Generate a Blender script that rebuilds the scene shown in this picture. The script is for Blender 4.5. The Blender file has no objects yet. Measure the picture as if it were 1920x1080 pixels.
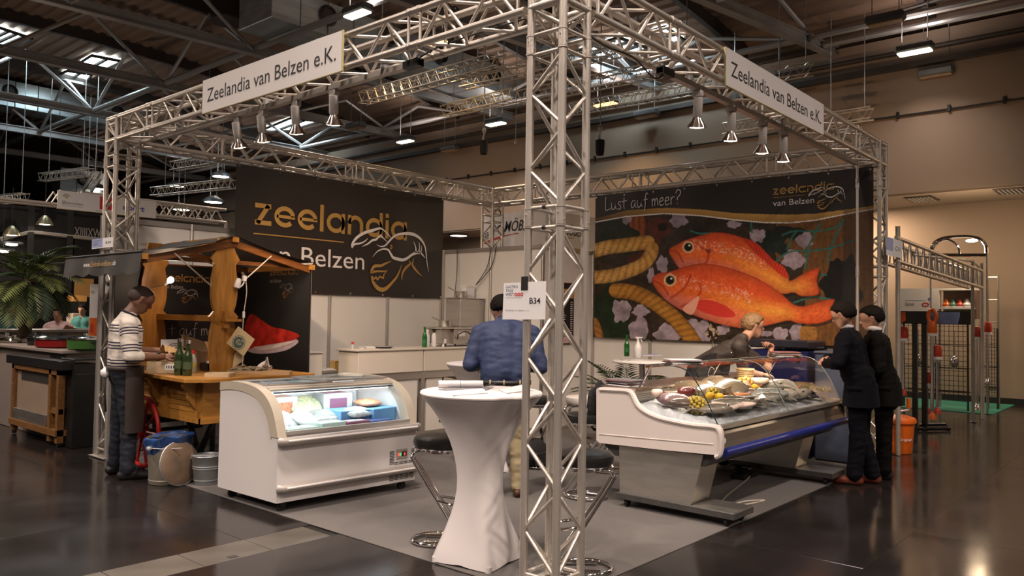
import bpy, math, random
import numpy as np
from mathutils import Vector, Matrix, noise
random.seed(7)
C = bpy.context.scene
COL = C.collection
PI = math.pi
# ---------------------------------------------------------------- camera
CAMP = (-3.6205, -2.7735, 1.6); YAW, PIT, ROL, FOC = 0.7138, 0.0348, 0.0158, 1484.4
_f = Vector((math.cos(YAW)*math.cos(PIT), math.sin(YAW)*math.cos(PIT), math.sin(PIT)))
_r = Vector((math.sin(YAW), -math.cos(YAW), 0)); _u = _r.cross(_f)
_r, _u = math.cos(ROL)*_r + math.sin(ROL)*_u, -math.sin(ROL)*_r + math.cos(ROL)*_u
cam = bpy.data.objects.new('camera', bpy.data.cameras.new('camera'))
COL.objects.link(cam)
cam.matrix_world = Matrix(((_r.x, _u.x, -_f.x, CAMP[0]), (_r.y, _u.y, -_f.y, CAMP[1]), (_r.z, _u.z, -_f.z, CAMP[2]), (0, 0, 0, 1)))
cam.data.sensor_width = 36; cam.data.lens = FOC/1920*36; cam.data.clip_end = 200
C.camera = cam
# ---------------------------------------------------------------- world and exposure
w = bpy.data.worlds.new('hall_air'); C.world = w; w.use_nodes = True
w.node_tree.nodes['Background'].inputs[0].default_value = (1.0, .84, .74, 1)
w.node_tree.nodes['Background'].inputs[1].default_value = .10
C.view_settings.view_transform = 'Standard'; C.view_settings.look = 'None'
C.view_settings.gamma = 1; C.view_settings.use_curve_mapping = False
C.view_settings.exposure = 0.12
C.cycles.use_denoising = True
C.cycles.max_bounces = 8; C.cycles.diffuse_bounces = 3; C.cycles.glossy_bounces = 4; C.cycles.transmission_bounces = 6; C.cycles.transparent_max_bounces = 10
C.cycles.caustics_reflective = False; C.cycles.caustics_refractive = False
C.cycles.sample_clamp_indirect = 4
WARM = (1.0, .72, .50); HALL = (1.0, .84, .74); DAY = (.72, .92, 1.0)
LAMPW = 55.0       # hall pendant, watts
AISLEW = 230.0     # lamps over the aisle
SPOTW = 105.0       # stand spotlight, watts
def area_light(name, loc, sx, sy, power, color, rot=(0, 0, 0), spread=PI):
    l = bpy.data.lights.new(name, 'AREA'); l.shape = 'RECTANGLE'; l.size = sx; l.size_y = sy; l.energy = power; l.color = color; l.spread = spread
    o = bpy.data.objects.new(name, l); o.location = loc; o.rotation_euler = rot; COL.objects.link(o); return o
def aim(loc, target):
    return (Vector(target)-Vector(loc)).to_track_quat('-Z', 'Y').to_euler()
# rows of hall lamps that hang on beyond the frame (over and behind the visitor aisle)
for x in (-9.5, -5.0, -.5, 4.5):
    for y in (-9, -4.0, 1.0):
        if x > 3 and y > 0: continue
        area_light('hall_lamp_light', (x, y, 6.9), .5, .35, AISLEW*(.6 if x > 3 else 1), HALL, spread=math.radians(135))
        area_light('roof_fill_light', (x, y, 7.05), .5, .35, AISLEW*.10, HALL, rot=(PI, 0, 0))  # upward light added only to brighten the roof sheet, not a lamp
for x in (-8, -4):
    area_light('hall_lamp_light', (x, 6, 6.9), .5, .35, AISLEW*.95, HALL, spread=math.radians(135))
for x in (-12, -6, 0):
    for y in (12, 19, 26): area_light('hall_lamp_light', (x, y, 6.9), .5, .35, LAMPW*1.6, HALL)
for x in (8.5, 13.0):
    area_light('hall_lamp_light', (x, -5.5, 6.9), .5, .35, LAMPW*.6, HALL, spread=math.radians(120))
# ---------------------------------------------------------------- pixel -> point on a plane of the place
def at(px, py, ax, v):
    d = _f + _r*((px-960)/FOC) - _u*((py-540)/FOC); i = 'xyz'.index(ax)
    t = (v-CAMP[i])/d[i]; return Vector(CAMP)+d*t
def pix(P):
    d = Vector(P)-Vector(CAMP); z = d.dot(_f); return (960+FOC*d.dot(_r)/z, 540-FOC*d.dot(_u)/z)
# ---------------------------------------------------------------- objects
PINV = {}
def thing(name, label, cat, loc=(0, 0, 0), rotz=0, group=None):
    o = bpy.data.objects.new(name, None); COL.objects.link(o); o.empty_display_size = .1
    o.location = loc; o.rotation_euler = (0, 0, rotz); o['label'] = label; o['category'] = cat
    if group: o['group'] = group
    PINV[o.name] = (Matrix.Translation(Vector(loc)) @ Matrix.Rotation(rotz, 4, 'Z')).inverted()
    return o
def tag(o, label, cat, group=None):
    o['label'] = label; o['category'] = cat
    if group: o['group'] = group
    return o
def adopt(o, parent):
    if parent is not None:
        o.parent = parent; o.matrix_parent_inverse = PINV.get(parent.name, Matrix.Identity(4))
def put(name, mesh, parent=None, M=None):
    o = bpy.data.objects.new(name, mesh); COL.objects.link(o)
    if M is not None: o.matrix_basis = M
    adopt(o, parent); return o
def dup(root, loc, rotz=0, label=None, group=None):
    r = root.copy(); COL.objects.link(r); r.location = loc; r.rotation_euler = (0, 0, rotz)
    if label: r['label'] = label
    if group: r['group'] = group
    def kids(a, b):
        for ch in a.children:
            c = ch.copy(); COL.objects.link(c); c.parent = b; kids(ch, c)
    kids(root, r); return r
def structure(o): o['kind'] = 'structure'; return o
def V3(p): return p if isinstance(p, Vector) else Vector(p)
class MB:
    def __init__(s): s.v = []; s.f = []; s.m = []; s.mi = 0
    def add(s, vs, fs):
        b = len(s.v); s.v += [tuple(x) for x in vs]; s.f += [tuple(i+b for i in f) for f in fs]; s.m += [s.mi]*len(fs); return s
    def box(s, a, b, M=None):
        (x0, y0, z0), (x1, y1, z1) = a, b
        vs = [(x0,y0,z0),(x1,y0,z0),(x1,y1,z0),(x0,y1,z0),(x0,y0,z1),(x1,y0,z1),(x1,y1,z1),(x0,y1,z1)]
        if M is not None: vs = [M @ Vector(q) for q in vs]
        return s.add(vs, [(3,2,1,0),(4,5,6,7),(0,1,5,4),(1,2,6,5),(2,3,7,6),(3,0,4,7)])
    def bbox(s, a, b, r=.01, M=None):       # box with chamfered edges
        (x0, y0, z0), (x1, y1, z1) = a, b; r = min(r, abs(x1-x0)/2.1, abs(y1-y0)/2.1, abs(z1-z0)/2.1)
        def ring(z, k): 
            return [(x0+k, y0+r, z), (x0+r, y0+k, z), (x1-r, y0+k, z), (x1-k, y0+r, z), (x1-k, y1-r, z), (x1-r, y1-k, z), (x0+r, y1-k, z), (x0+k, y1-r, z)]
        vs = ring(z0, r) + ring(z0+r, 0) + ring(z1-r, 0) + ring(z1, r)
        if M is not None: vs = [M @ Vector(q) for q in vs]
        fs = [tuple(reversed(range(8))), tuple(range(24, 32))]
        for k in range(3):
            for i in range(8): fs.append((k*8+i, k*8+(i+1) % 8, k*8+8+(i+1) % 8, k*8+8+i))
        return s.add(vs, fs)
    def tube(s, pts, r, n=8, closed=False, caps=True):
        pts = [V3(p) for p in pts]; N = len(pts); rs = r if isinstance(r, (list, tuple)) else [r]*N
        T = []
        for i in range(N):
            a = pts[i-1] if (i > 0 or closed) else pts[0]; b = pts[(i+1) % N] if (i < N-1 or closed) else pts[-1]
            t = (b-a); T.append(t.normalized() if t.length > 1e-9 else Vector((0, 0, 1)))
        u = T[0].orthogonal().normalized(); vs = []
        for i in range(N):
            if i:
                q = T[i-1].rotation_difference(T[i]); u = q @ u
            w_ = T[i].cross(u).normalized(); u = w_.cross(T[i]).normalized()
            for k in range(n):
                a = 2*PI*k/n; vs.append(pts[i]+(u*math.cos(a)+w_*math.sin(a))*rs[i])
        fs = []
        for i in range(N-1 if not closed else N):
            j = (i+1) % N
            for k in range(n): fs.append((i*n+k, i*n+(k+1) % n, j*n+(k+1) % n, j*n+k))
        if caps and not closed: fs += [tuple(reversed(range(n))), tuple((N-1)*n+k for k in range(n))]
        return s.add(vs, fs)
    def lathe(s, prof, c=(0, 0, 0), n=24, M=None, fn=None):
        vs = []; N = len(prof)
        for (r, z) in prof:
            for k in range(n):
                a = 2*PI*k/n; q = Vector((r*math.cos(a), r*math.sin(a), z))
                if fn: q = Vector(fn(q, a))
                if M is not None: q = M @ q
                vs.append(q+V3(c))
        fs = []
        for i in range(N-1):
            for k in range(n): fs.append((i*n+k, i*n+(k+1) % n, i*n+n+(k+1) % n, i*n+n+k))
        if prof[0][0] > 1e-6: fs.append(tuple(reversed(range(n))))
        if prof[-1][0] > 1e-6: fs.append(tuple((N-1)*n+k for k in range(n)))
        return s.add(vs, fs)
    def prism(s, poly, O, U, W, D):           # polygon in the plane O+a*U+b*W, swept by D
        O, U, W, D = map(V3, (O, U, W, D)); n = len(poly)
        vs = [O+U*a+W*b for a, b in poly]+[O+U*a+W*b+D for a, b in poly]
        fs = [tuple(reversed(range(n))), tuple(range(n, 2*n))]+[(i, (i+1) % n, n+(i+1) % n, n+i) for i in range(n)]
        return s.add(vs, fs)
    def grid(s, fn, nu, nv, cu=False):
        vs = [fn(i/nu, j/nv) for j in range(nv+1) for i in range(nu+1)]
        return s.add(vs, [(j*(nu+1)+i, j*(nu+1)+i+1, (j+1)*(nu+1)+i+1, (j+1)*(nu+1)+i) for j in range(nv) for i in range(nu)])
    def ell(s, c, r, nu=16, nv=10, M=None, fn=None):
        c = V3(c); r = (r, r, r) if not isinstance(r, (tuple, list)) else r; vs = []
        for j in range(nv+1):
            t = PI*j/nv
            for i in range(nu):
                a = 2*PI*i/nu; q = Vector((r[0]*math.sin(t)*math.cos(a), r[1]*math.sin(t)*math.sin(a), -r[2]*math.cos(t)))
                if fn: q = Vector(fn(q))
                if M is not None: q = M @ q
                vs.append(c+q)
        return s.add(vs, [(j*nu+i, j*nu+(i+1) % nu, (j+1)*nu+(i+1) % nu, (j+1)*nu+i) for j in range(nv) for i in range(nu)])
    def loft(s, rings, caps=True):
        n = len(rings[0]); vs = [q for r in rings for q in r]
        fs = [(i*n+k, i*n+(k+1) % n, i*n+n+(k+1) % n, i*n+n+k) for i in range(len(rings)-1) for k in range(n)]
        if caps: fs += [tuple(reversed(range(n))), tuple((len(rings)-1)*n+k for k in range(n))]
        return s.add(vs, fs)
    def ribbon(s, pts, wd, O, U, W):           # flat stroke in a plane
        O, U, W = map(V3, (O, U, W)); P = [Vector((a, b)) for a, b in pts]; N = len(P)
        ws = wd if isinstance(wd, (list, tuple)) else [wd]*N; vs = []
        for i in range(N):
            t1 = (P[i]-P[i-1]).normalized() if i else (P[1]-P[0]).normalized()
            t2 = (P[i+1]-P[i]).normalized() if i < N-1 else t1
            n1 = Vector((-t1.y, t1.x)); n2 = Vector((-t2.y, t2.x)); m = (n1+n2)
            m = m.normalized() if m.length > 1e-6 else n1
            k = min(1.6, 1/max(.3, m.dot(n1)))
            for sg in (-1, 1):
                q = P[i]+m*(sg*ws[i]/2*k); vs.append(O+U*q.x+W*q.y)
        return s.add(vs, [(2*i, 2*i+2, 2*i+3, 2*i+1) for i in range(N-1)])
    def mesh(s, name, mats, smooth=False, clean=False):
        me = bpy.data.meshes.new(name); me.from_pydata(s.v, [], s.f)
        mats = mats if isinstance(mats, (list, tuple)) else [mats]
        for m in mats: me.materials.append(m)
        if len(mats) > 1: me.polygons.foreach_set('material_index', s.m)
        if smooth:
            me.polygons.foreach_set('use_smooth', [True]*len(me.polygons))
            if smooth != 'all': me.set_sharp_from_angle(angle=math.radians(40))
        me.update(); return me
    def build(s, name, mats, parent=None, smooth=False):
        return put(name, s.mesh(name, mats, smooth), parent)
def quick(name, mats, parent, fn, smooth=False):
    b = MB(); fn(b); return b.build(name, mats, parent, smooth)
def smooth_curve(pts, k=6, closed=False):
    P = [V3(p) if len(p) == 3 else Vector((p[0], p[1], 0)) for p in pts]; n = len(P); out = []
    for i in range(n if closed else n-1):
        p0 = P[i-1] if (i or closed) else P[0]; p1 = P[i]; p2 = P[(i+1) % n]; p3 = P[(i+2) % n] if (i+2 < n or closed) else P[-1]
        for j in range(k):
            t = j/k; out.append(.5*((2*p1)+(p2-p0)*t+(2*p0-5*p1+4*p2-p3)*t*t+(3*p1-p0-3*p2+p3)*t**3))
    if not closed: out.append(P[-1])
    return out
def sc2(pts, k=6, closed=False): return [(q.x, q.y) for q in smooth_curve([(a, b, 0) for a, b in pts], k, closed)]
# ---------------------------------------------------------------- materials
def lin(h):
    h = h.lstrip('#'); c = [int(h[i:i+2], 16)/255 for i in (0, 2, 4)]
    return tuple(x/12.92 if x <= .04045 else ((x+.055)/1.055)**2.4 for x in c)
MATS = {}
def mat(name, col, rough=.5, metal=0, var=.06, scale=8, bump=0, bscale=None, emit=None, estr=1, alpha=1, trans=0, coat=0, spec=None, stretch=None, rvar=.05, sheen=0):
    if name in MATS: return MATS[name]
    if isinstance(col, str): col = lin(col)
    m = bpy.data.materials.new(name); m.use_nodes = True; nt = m.node_tree; N = nt.nodes; L = nt.links; b = N['Principled BSDF']
    b.inputs['Roughness'].default_value = rough; b.inputs['Metallic'].default_value = metal
    b.inputs['Base Color'].default_value = (*col, 1)
    if spec is not None: b.inputs['Specular IOR Level'].default_value = spec
    if coat: b.inputs['Coat Weight'].default_value = coat; b.inputs['Coat Roughness'].default_value = .1
    if trans: b.inputs['Transmission Weight'].default_value = trans
    if sheen: b.inputs['Sheen Weight'].default_value = sheen
    if alpha < 1: b.inputs['Alpha'].default_value = alpha
    if emit is not None:
        b.inputs['Emission Color'].default_value = (*(lin(emit) if isinstance(emit, str) else emit), 1); b.inputs['Emission Strength'].default_value = estr
    tc = N.new('ShaderNodeTexCoord'); mp = N.new('ShaderNodeMapping'); L.new(tc.outputs['Object'], mp.inputs[0])
    if stretch: mp.inputs['Scale'].default_value = stretch
    if var or rvar:
        nz = N.new('ShaderNodeTexNoise'); nz.inputs['Scale'].default_value = scale; nz.inputs['Detail'].default_value = 4; L.new(mp.outputs[0], nz.inputs[0])
        mx = N.new('ShaderNodeMix'); mx.data_type = 'RGBA'; L.new(nz.outputs['Fac'], mx.inputs[0])
        mx.inputs[6].default_value = (*[max(0, c*(1-2*var)) for c in col], 1); mx.inputs[7].default_value = (*[min(1, c*(1+2*var)) for c in col], 1)
        L.new(mx.outputs[2], b.inputs['Base Color'])
        if rvar:
            mr = N.new('ShaderNodeMapRange'); L.new(nz.outputs['Fac'], mr.inputs[0]); mr.inputs[3].default_value = max(.02, rough-rvar*1.5); mr.inputs[4].default_value = min(1, rough+rvar*1.5); L.new(mr.outputs[0], b.inputs['Roughness'])
    if bump:
        n2 = N.new('ShaderNodeTexNoise'); n2.inputs['Scale'].default_value = bscale or scale*6; n2.inputs['Detail'].default_value = 3; L.new(mp.outputs[0], n2.inputs[0])
        bp = N.new('ShaderNodeBump'); bp.inputs['Strength'].default_value = bump; bp.inputs['Distance'].default_value = .01; L.new(n2.outputs['Fac'], bp.inputs['Height']); L.new(bp.outputs[0], b.inputs['Normal'])
    MATS[name] = m; return m
def wood(name, c1, c2, axis='z', rough=.45, sc=7):
    if name in MATS: return MATS[name]
    m = mat(name, c1, rough, var=0, rvar=0); nt = m.node_tree; N = nt.nodes; L = nt.links; b = N['Principled BSDF']
    mp = [n for n in N if n.bl_idname == 'ShaderNodeMapping'][0]; s = {'x': (.12, 1, 1), 'y': (1, .12, 1), 'z': (1, 1, .12)}[axis]; mp.inputs['Scale'].default_value = s
    nz = N.new('ShaderNodeTexNoise'); nz.inputs['Scale'].default_value = sc*3; nz.inputs['Detail'].default_value = 6; nz.inputs['Distortion'].default_value = 1.2; L.new(mp.outputs[0], nz.inputs[0])
    cr = N.new('ShaderNodeValToRGB'); L.new(nz.outputs['Fac'], cr.inputs[0]); cr.color_ramp.elements[0].position = .3; cr.color_ramp.elements[1].position = .7
    cr.color_ramp.elements[0].color = (*lin(c2), 1); cr.color_ramp.elements[1].color = (*lin(c1), 1); L.new(cr.outputs[0], b.inputs['Base Color'])
    return m
def attr_mat(name, rough=.5, spec=.5, bump=0, coat=0, sss=0):      # colour stored with the print on the mesh
    if name in MATS: return MATS[name]
    m = bpy.data.materials.new(name); m.use_nodes = True; nt = m.node_tree; b = nt.nodes['Principled BSDF']
    a = nt.nodes.new('ShaderNodeVertexColor'); a.layer_name = 'Col'; nt.links.new(a.outputs[0], b.inputs['Base Color'])
    b.inputs['Roughness'].default_value = rough; b.inputs['Specular IOR Level'].default_value = spec
    if coat: b.inputs['Coat Weight'].default_value = coat; b.inputs['Coat Roughness'].default_value = .15
    MATS[name] = m; return m
def set_col(me, arr):
    ca = me.color_attributes.new('Col', 'FLOAT_COLOR', 'POINT'); a = np.ones((len(me.vertices), 4), np.float32); a[:, :3] = arr; ca.data.foreach_set('color', a.ravel())
ALU = mat('aluminium', (.68, .62, .55), .38, .72, var=.10, scale=5, bump=.12, bscale=60, rvar=.08)
ALUP = mat('aluminium_profile', (.52, .49, .46), .42, .8, var=.05, scale=3)
STEEL = mat('stainless_steel', (.60, .57, .52), .34, .9, var=.08, scale=4, rvar=.08, stretch=(1, 1, 6))
CHROME = mat('chrome', (.82, .80, .80), .07, 1, var=.03, scale=4, rvar=.02)
PANEL = mat('white_panel', (.76, .73, .69), .55, var=.03, scale=2)
WHITE = mat('white_lacquer', (.80, .77, .75), .35, var=.03, scale=3)
PAPER = mat('white_paper', (.82, .80, .80), .8, var=.02, scale=5)
BLACKP = mat('black_plastic', (.018, .017, .017), .45, var=.15, scale=12)
BLACKF = mat('black_fabric', (.012, .011, .012), .85, var=.2, scale=25, bump=.2)
RUBBER = mat('black_rubber', (.015, .015, .016), .7, var=.1, scale=14)
INK = mat('black_print', (.02, .018, .02), .6, var=.03, scale=9)
GREYINK = mat('grey_print', (.25, .25, .28), .6, var=.03, scale=9)
WINK = mat('white_print', (.78, .74, .72), .55, var=.03, scale=9)
GOLD = mat('gold_print', lin('#b08a4c'), .45, var=.18, scale=3)
REDINK = mat('red_print', (.55, .03, .03), .55, var=.06, scale=9)
BLUEINK = mat('blue_print', (.06, .08, .32), .55, var=.06, scale=9)
CABLE = mat('black_cable', (.012, .012, .012), .5, var=.1, scale=30)
GALV = mat('galvanised_metal', (.40, .42, .43), .42, .75, var=.16, scale=7, rvar=.1)
def glass(name, tint=(.9, .95, .95), amount=.90, rough=.02, power=4.5):
    if name in MATS: return MATS[name]
    m = bpy.data.materials.new(name); m.use_nodes = True; nt = m.node_tree; N = nt.nodes; L = nt.links; N.remove(N['Principled BSDF'])
    tr = N.new('ShaderNodeBsdfTransparent'); tr.inputs[0].default_value = (*tint, 1); gl = N.new('ShaderNodeBsdfGlossy'); gl.inputs['Roughness'].default_value = rough; gl.inputs[0].default_value = (.9, .9, .9, 1)
    lw = N.new('ShaderNodeLayerWeight'); lw.inputs[0].default_value = .5; pw = N.new('ShaderNodeMath'); pw.operation = 'POWER'; L.new(lw.outputs['Facing'], pw.inputs[0]); pw.inputs[1].default_value = power
    nz = N.new('ShaderNodeTexNoise'); nz.inputs['Scale'].default_value = 3
    m0 = N.new('ShaderNodeMath'); m0.operation = 'MULTIPLY_ADD'; L.new(nz.outputs['Fac'], m0.inputs[0]); m0.inputs[1].default_value = (1-amount)*.3; m0.inputs[2].default_value = .035
    ma = N.new('ShaderNodeMath'); ma.operation = 'MULTIPLY_ADD'; L.new(pw.outputs[0], ma.inputs[0]); ma.inputs[1].default_value = .8; L.new(m0.outputs[0], ma.inputs[2])
    mx = N.new('ShaderNodeMixShader'); L.new(ma.outputs[0], mx.inputs[0]); L.new(tr.outputs[0], mx.inputs[1]); L.new(gl.outputs[0], mx.inputs[2]); L.new(mx.outputs[0], N['Material Output'].inputs[0])
    MATS[name] = m; return m
GLASS = glass('clear_glass')
# ---------------------------------------------------------------- text and logo strokes
TEXTS = []
def text(body, O, U, W, height, mt, parent, width=None, name='lettering', align='LEFT', shear=0, off=.0015, bold=0):
    c = bpy.data.curves.new(name, 'FONT'); c.body = body; c.size = height/.72; c.align_x = align; c.shear = shear; c.resolution_u = 3; c.offset = bold
    c.materials.append(mt); U = V3(U).normalized(); W = V3(W).normalized(); n = U.cross(W)
    o = bpy.data.objects.new(name, c); COL.objects.link(o); O = V3(O)+n*off
    o.matrix_basis = Matrix(((U.x, W.x, n.x, O.x), (U.y, W.y, n.y, O.y), (U.z, W.z, n.z, O.z), (0, 0, 0, 1)))
    adopt(o, parent)
    if width: TEXTS.append((o, width))
    return o
def fit_texts():
    bpy.context.view_layer.update()
    for o, wd in TEXTS:
        d = o.dimensions.x
        if d > 1e-6: o.matrix_basis = o.matrix_basis @ Matrix.Diagonal((wd/d, 1, 1, 1))
    dg = bpy.context.evaluated_depsgraph_get()
    for o in [x for x in COL.objects if x.type == 'FONT']:      # letters become plain meshes
        me = bpy.data.meshes.new_from_object(o.evaluated_get(dg)); n = bpy.data.objects.new('lettering', me); COL.objects.link(n)
        n.parent = o.parent; n.matrix_parent_inverse = o.matrix_parent_inverse.copy(); n.matrix_basis = o.matrix_basis.copy()
        c = o.data; bpy.data.objects.remove(o); bpy.data.curves.remove(c)
def arc(cx, cy, r, a0, a1, n=14, ry=None):
    return [(cx+r*math.cos(math.radians(a0+(a1-a0)*i/n)), cy+(ry or r)*math.sin(math.radians(a0+(a1-a0)*i/n))) for i in range(n+1)]
def zeelandia_strokes():
    t = .215; r = .5-t/2; S = []; x = 0
    def ring(cx): return (arc(cx, .5, r, 0, 360, 28), t)
    S += [([(0, 1-t/2), (.72, 1-t/2)], t), ([(.60, .93), (.12, .07)], t), ([(0, t/2), (.74, t/2)], t)]; x = .86
    for k in range(2):
        S += [(arc(x+.5, .5, r, 2, 318, 26), t), ([(x+.12, .5), (x+.98, .5)], .15)]; x += 1.1
    S += [([(x+.11, 0), (x+.11, 1.32)], t)]; x += .34
    S += [ring(x+.5), ([(x+.89, 0), (x+.89, 1)], t)]; x += 1.12
    S += [([(x+.11, 0), (x+.11, 1)], t), (arc(x+.44, .55, .33, 180, 0, 14, .35)+[(x+.77, 0)], t)]; x += 1.0
    S += [ring(x+.5), ([(x+.89, 0), (x+.89, 1.32)], t)]; x += 1.13
    S += [([(x+.11, 0), (x+.11, .98)], t), ([(x+.11, 1.1), (x+.11, 1.32)], t)]; x += .34
    S += [ring(x+.5), ([(x+.89, 0), (x+.89, 1)], t)]; x += 1.0
    return S, x
HAND = {  # hand-written strokes, unit x-height
 'L': ([[(.05, 1.75), (.0, .9), (.05, .05), (.5, .1), (.85, .2)]], .95), 'u': ([[(0, .95), (.0, .4), (.2, .03), (.5, .3), (.6, .95)], [(.6, .95), (.6, .35), (.75, .05)]], .9),
 's': ([[(.55, .85), (.3, 1.0), (.12, .75), (.45, .45), (.5, .15), (.25, 0), (.0, .12)]], .7), 't': ([[(.3, 1.45), (.27, .4), (.35, .0)], [(-.05, .95), (.75, 1.05)]], .85),
 'a': ([[(.6, .85), (.3, .98), (.03, .55), (.15, .05), (.45, .25), (.62, .9)], [(.62, .9), (.6, .3), (.78, .02)]], .92), 'f': ([[(.65, 1.6), (.4, 1.75), (.28, 1.3), (.25, .2), (.1, -.45)], [(-.02, .9), (.6, .98)]], .72),
 'm': ([[(.0, .95), (.05, 0)], [(.05, .6), (.28, .97), (.4, .7), (.4, .05)], [(.4, .6), (.65, .97), (.78, .7), (.85, .05)]], 1.05), 'e': ([[(.05, .5), (.5, .62), (.45, .95), (.2, .92), (.03, .5), (.2, .03), (.62, .18)]], .78),
 'r': ([[(.05, .95), (.08, .0)], [(.08, .55), (.3, .93), (.6, .9)]], .65), '?': ([[(.05, 1.35), (.3, 1.75), (.7, 1.55), (.6, 1.1), (.3, .8), (.28, .5)], [(.26, .12), (.3, .05)]], .8), ' ': ([], .5)}
def handwriting(b, s, O, U, W, h, wd):
    x = 0; tot = sum(HAND[c][1] for c in s)
    for c in s:
        for st in HAND[c][0]: b.ribbon([(h*(x+p), h*q) for p, q in sc2(st, 5)], wd, O, U, W)
        x += HAND[c][1]
    return tot*h
# lobster emblem: strokes as drawn on the large banner (x right, y up, unit = emblem width)
_LW = [([(165,415),(162,370),(225,290),(330,225),(450,185),(560,150),(620,165),(700,215),(735,255)], [6,26,34,34,34,24,16,12,4]), ([(165,400),(200,365),(280,350),(350,315),(388,280)], [20,22,20,14,3]),
 ([(305,385),(390,345),(455,300),(510,285),(570,235),(610,255),(680,300)], [3,20,24,26,22,16,4]), ([(520,345),(580,362),(650,345),(720,280),(800,215),(900,185),(1020,170),(1120,180),(1210,220),(1280,290),(1310,380),(1330,500),(1360,625)], [3,12,18,26,26,30,40,40,34,24,18,14,3]),
 ([(465,495),(520,435),(600,395),(690,392),(730,430),(775,480),(850,495),(930,500),(1000,475),(1070,430),(1140,400),(1180,395),(1230,400),(1300,455)], [3,12,18,24,26,34,38,38,34,30,36,34,26,4]),
 ([(1095,260),(1135,330),(1140,400)], [3,18,28]), ([(1190,255),(1198,330),(1180,400)], [3,16,26]), ([(1235,300),(1232,350),(1210,405)], [3,12,22])]
_LG = [([(750,525),(660,560),(590,590),(500,600),(460,640),(445,690)], [4,26,34,36,36,26]), ([(455,675),(540,660),(640,655),(690,640)], [30,22,18,3]), ([(450,720),(480,790),(540,850),(610,875),(680,855),(760,790),(840,710),(880,640),(915,555)], [12,40,50,52,46,34,28,20,3]),
 ([(460,715),(490,750),(520,730),(545,755),(580,720),(630,735),(640,690),(690,650)], [8,26,20,24,20,20,14,3]), ([(1030,500),(1050,540),(985,590),(930,660),(918,750)], [4,26,34,28,4]), ([(1110,465),(1085,540),(1120,590),(1180,640),(1260,688)], [4,28,34,26,3]), ([(725,345),(745,335),(755,365),(735,380),(728,355)], [10,14,14,14,8])]
def lobster(O, U, W, width, parent, mw, mg):
    k = width/1200.0
    for mt, L in ((mw, _LW), (mg, _LG)):
        b = MB()
        for P, ws in L:
            Q = sc2([((x-160)*k, (520-y)*k) for x, y in P], 4); n = len(Q); m = len(ws)-1
            b.ribbon(Q, [k*(ws[int(i*m/(n-1))]*(1-(i*m/(n-1)) % 1)+ws[min(m, int(i*m/(n-1))+1)]*((i*m/(n-1)) % 1)) for i in range(n)], O, U, W)
        b.build('lobster_emblem', mt, parent)
def zee_logo(O, U, W, xh, parent, mg, mw, lob=True, vb=True, k=1.0, vbx=0, vby=-1.30, vbw=3.75, vbh=.78, rule=True, lo=(3.55, -1.35), lw=4.1):
    """the word, the rule, the second line and the lobster; xh = x-height of the word"""
    O, U, W = map(V3, (O, U, W)); S, x = zeelandia_strokes(); b = MB()
    for P, t in S: b.ribbon([(p*xh*k, q*xh) for p, q in P], t*xh, O, U, W)
    b.build('lettering', mg, parent)
    if rule: quick('rule', mg, parent, lambda q: q.ribbon([(-.05*xh, -.42*xh), (4.35*xh*k, -.42*xh)], .055*xh, O, U, W))
    n = U.cross(W).normalized()
    if vb: text('van Belzen', O+U*(vbx*xh)+W*(vby*xh), U, W, vbh*xh, mw, parent, width=vbw*xh, off=0)
    if lob: lobster(O+U*(lo[0]*xh)+W*(lo[1]*xh)+n*.001, U, W, lw*xh, parent, mw, mg)
# ================================================================ THE HALL
FLOORM = mat('dark_floor_tile', (.020, .0165, .0155), .15, var=.35, scale=1.6, bump=.10, bscale=3.5, rvar=.08, spec=.34)
nt = FLOORM.node_tree   # scuffs: thin pale scratches in the wax
_n = nt.nodes.new('ShaderNodeTexNoise'); _n.inputs['Scale'].default_value = 9; _n.inputs['Detail'].default_value = 8; _n.inputs['Roughness'].default_value = .75
_tc = [n for n in nt.nodes if n.bl_idname == 'ShaderNodeTexCoord'][0]; _mp = nt.nodes.new('ShaderNodeMapping'); _mp.inputs['Scale'].default_value = (.5, 2.2, 1); _mp.inputs['Rotation'].default_value = (0, 0, .5)
nt.links.new(_tc.outputs['Object'], _mp.inputs[0]); nt.links.new(_mp.outputs[0], _n.inputs[0])
_cr = nt.nodes.new('ShaderNodeValToRGB'); _cr.color_ramp.elements[0].position = .60; _cr.color_ramp.elements[1].position = .78; _cr.color_ramp.elements[0].color = (0, 0, 0, 1); _cr.color_ramp.elements[1].color = (.6, .6, .6, 1)
nt.links.new(_n.outputs['Fac'], _cr.inputs[0]); _mx = nt.nodes.new('ShaderNodeMix'); _mx.data_type = 'RGBA'; nt.links.new(_cr.outputs[0], _mx.inputs[0])
_b = nt.nodes['Principled BSDF']; _old = _b.inputs['Base Color'].links[0].from_socket; nt.links.new(_old, _mx.inputs[6]); _mx.inputs[7].default_value = (.06, .05, .045, 1); nt.links.new(_mx.outputs[2], _b.inputs['Base Color'])
JOINT = mat('floor_joint', (.010, .008, .008), .6, var=.1)
SLAB = mat('grey_stone_slab', (.085, .075, .062), .38, var=.25, scale=5, bump=.1, rvar=.08)
DUCTC = mat('steel_cover', (.03, .03, .03), .5, var=.2)
fl = structure(quick('floor', JOINT, None, lambda b: b.box((-30, -22, -.3), (17, 46, -.006))))
fl['label'] = 'dark waxed hall floor in large tiles'
tm = {}
def tile(x0, y0, x1, y1):
    key = (round(x1-x0, 3), round(y1-y0, 3))
    if key not in tm:
        b = MB(); b.bbox((.0012, .0012, -.02), (key[0]-.0012, key[1]-.0012, 0), .0012); tm[key] = b.mesh('tile', FLOORM)
    o = put('tile', tm[key], fl, Matrix.Translation((x0, y0, 0)) @ Matrix.Identity(4))
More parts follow.
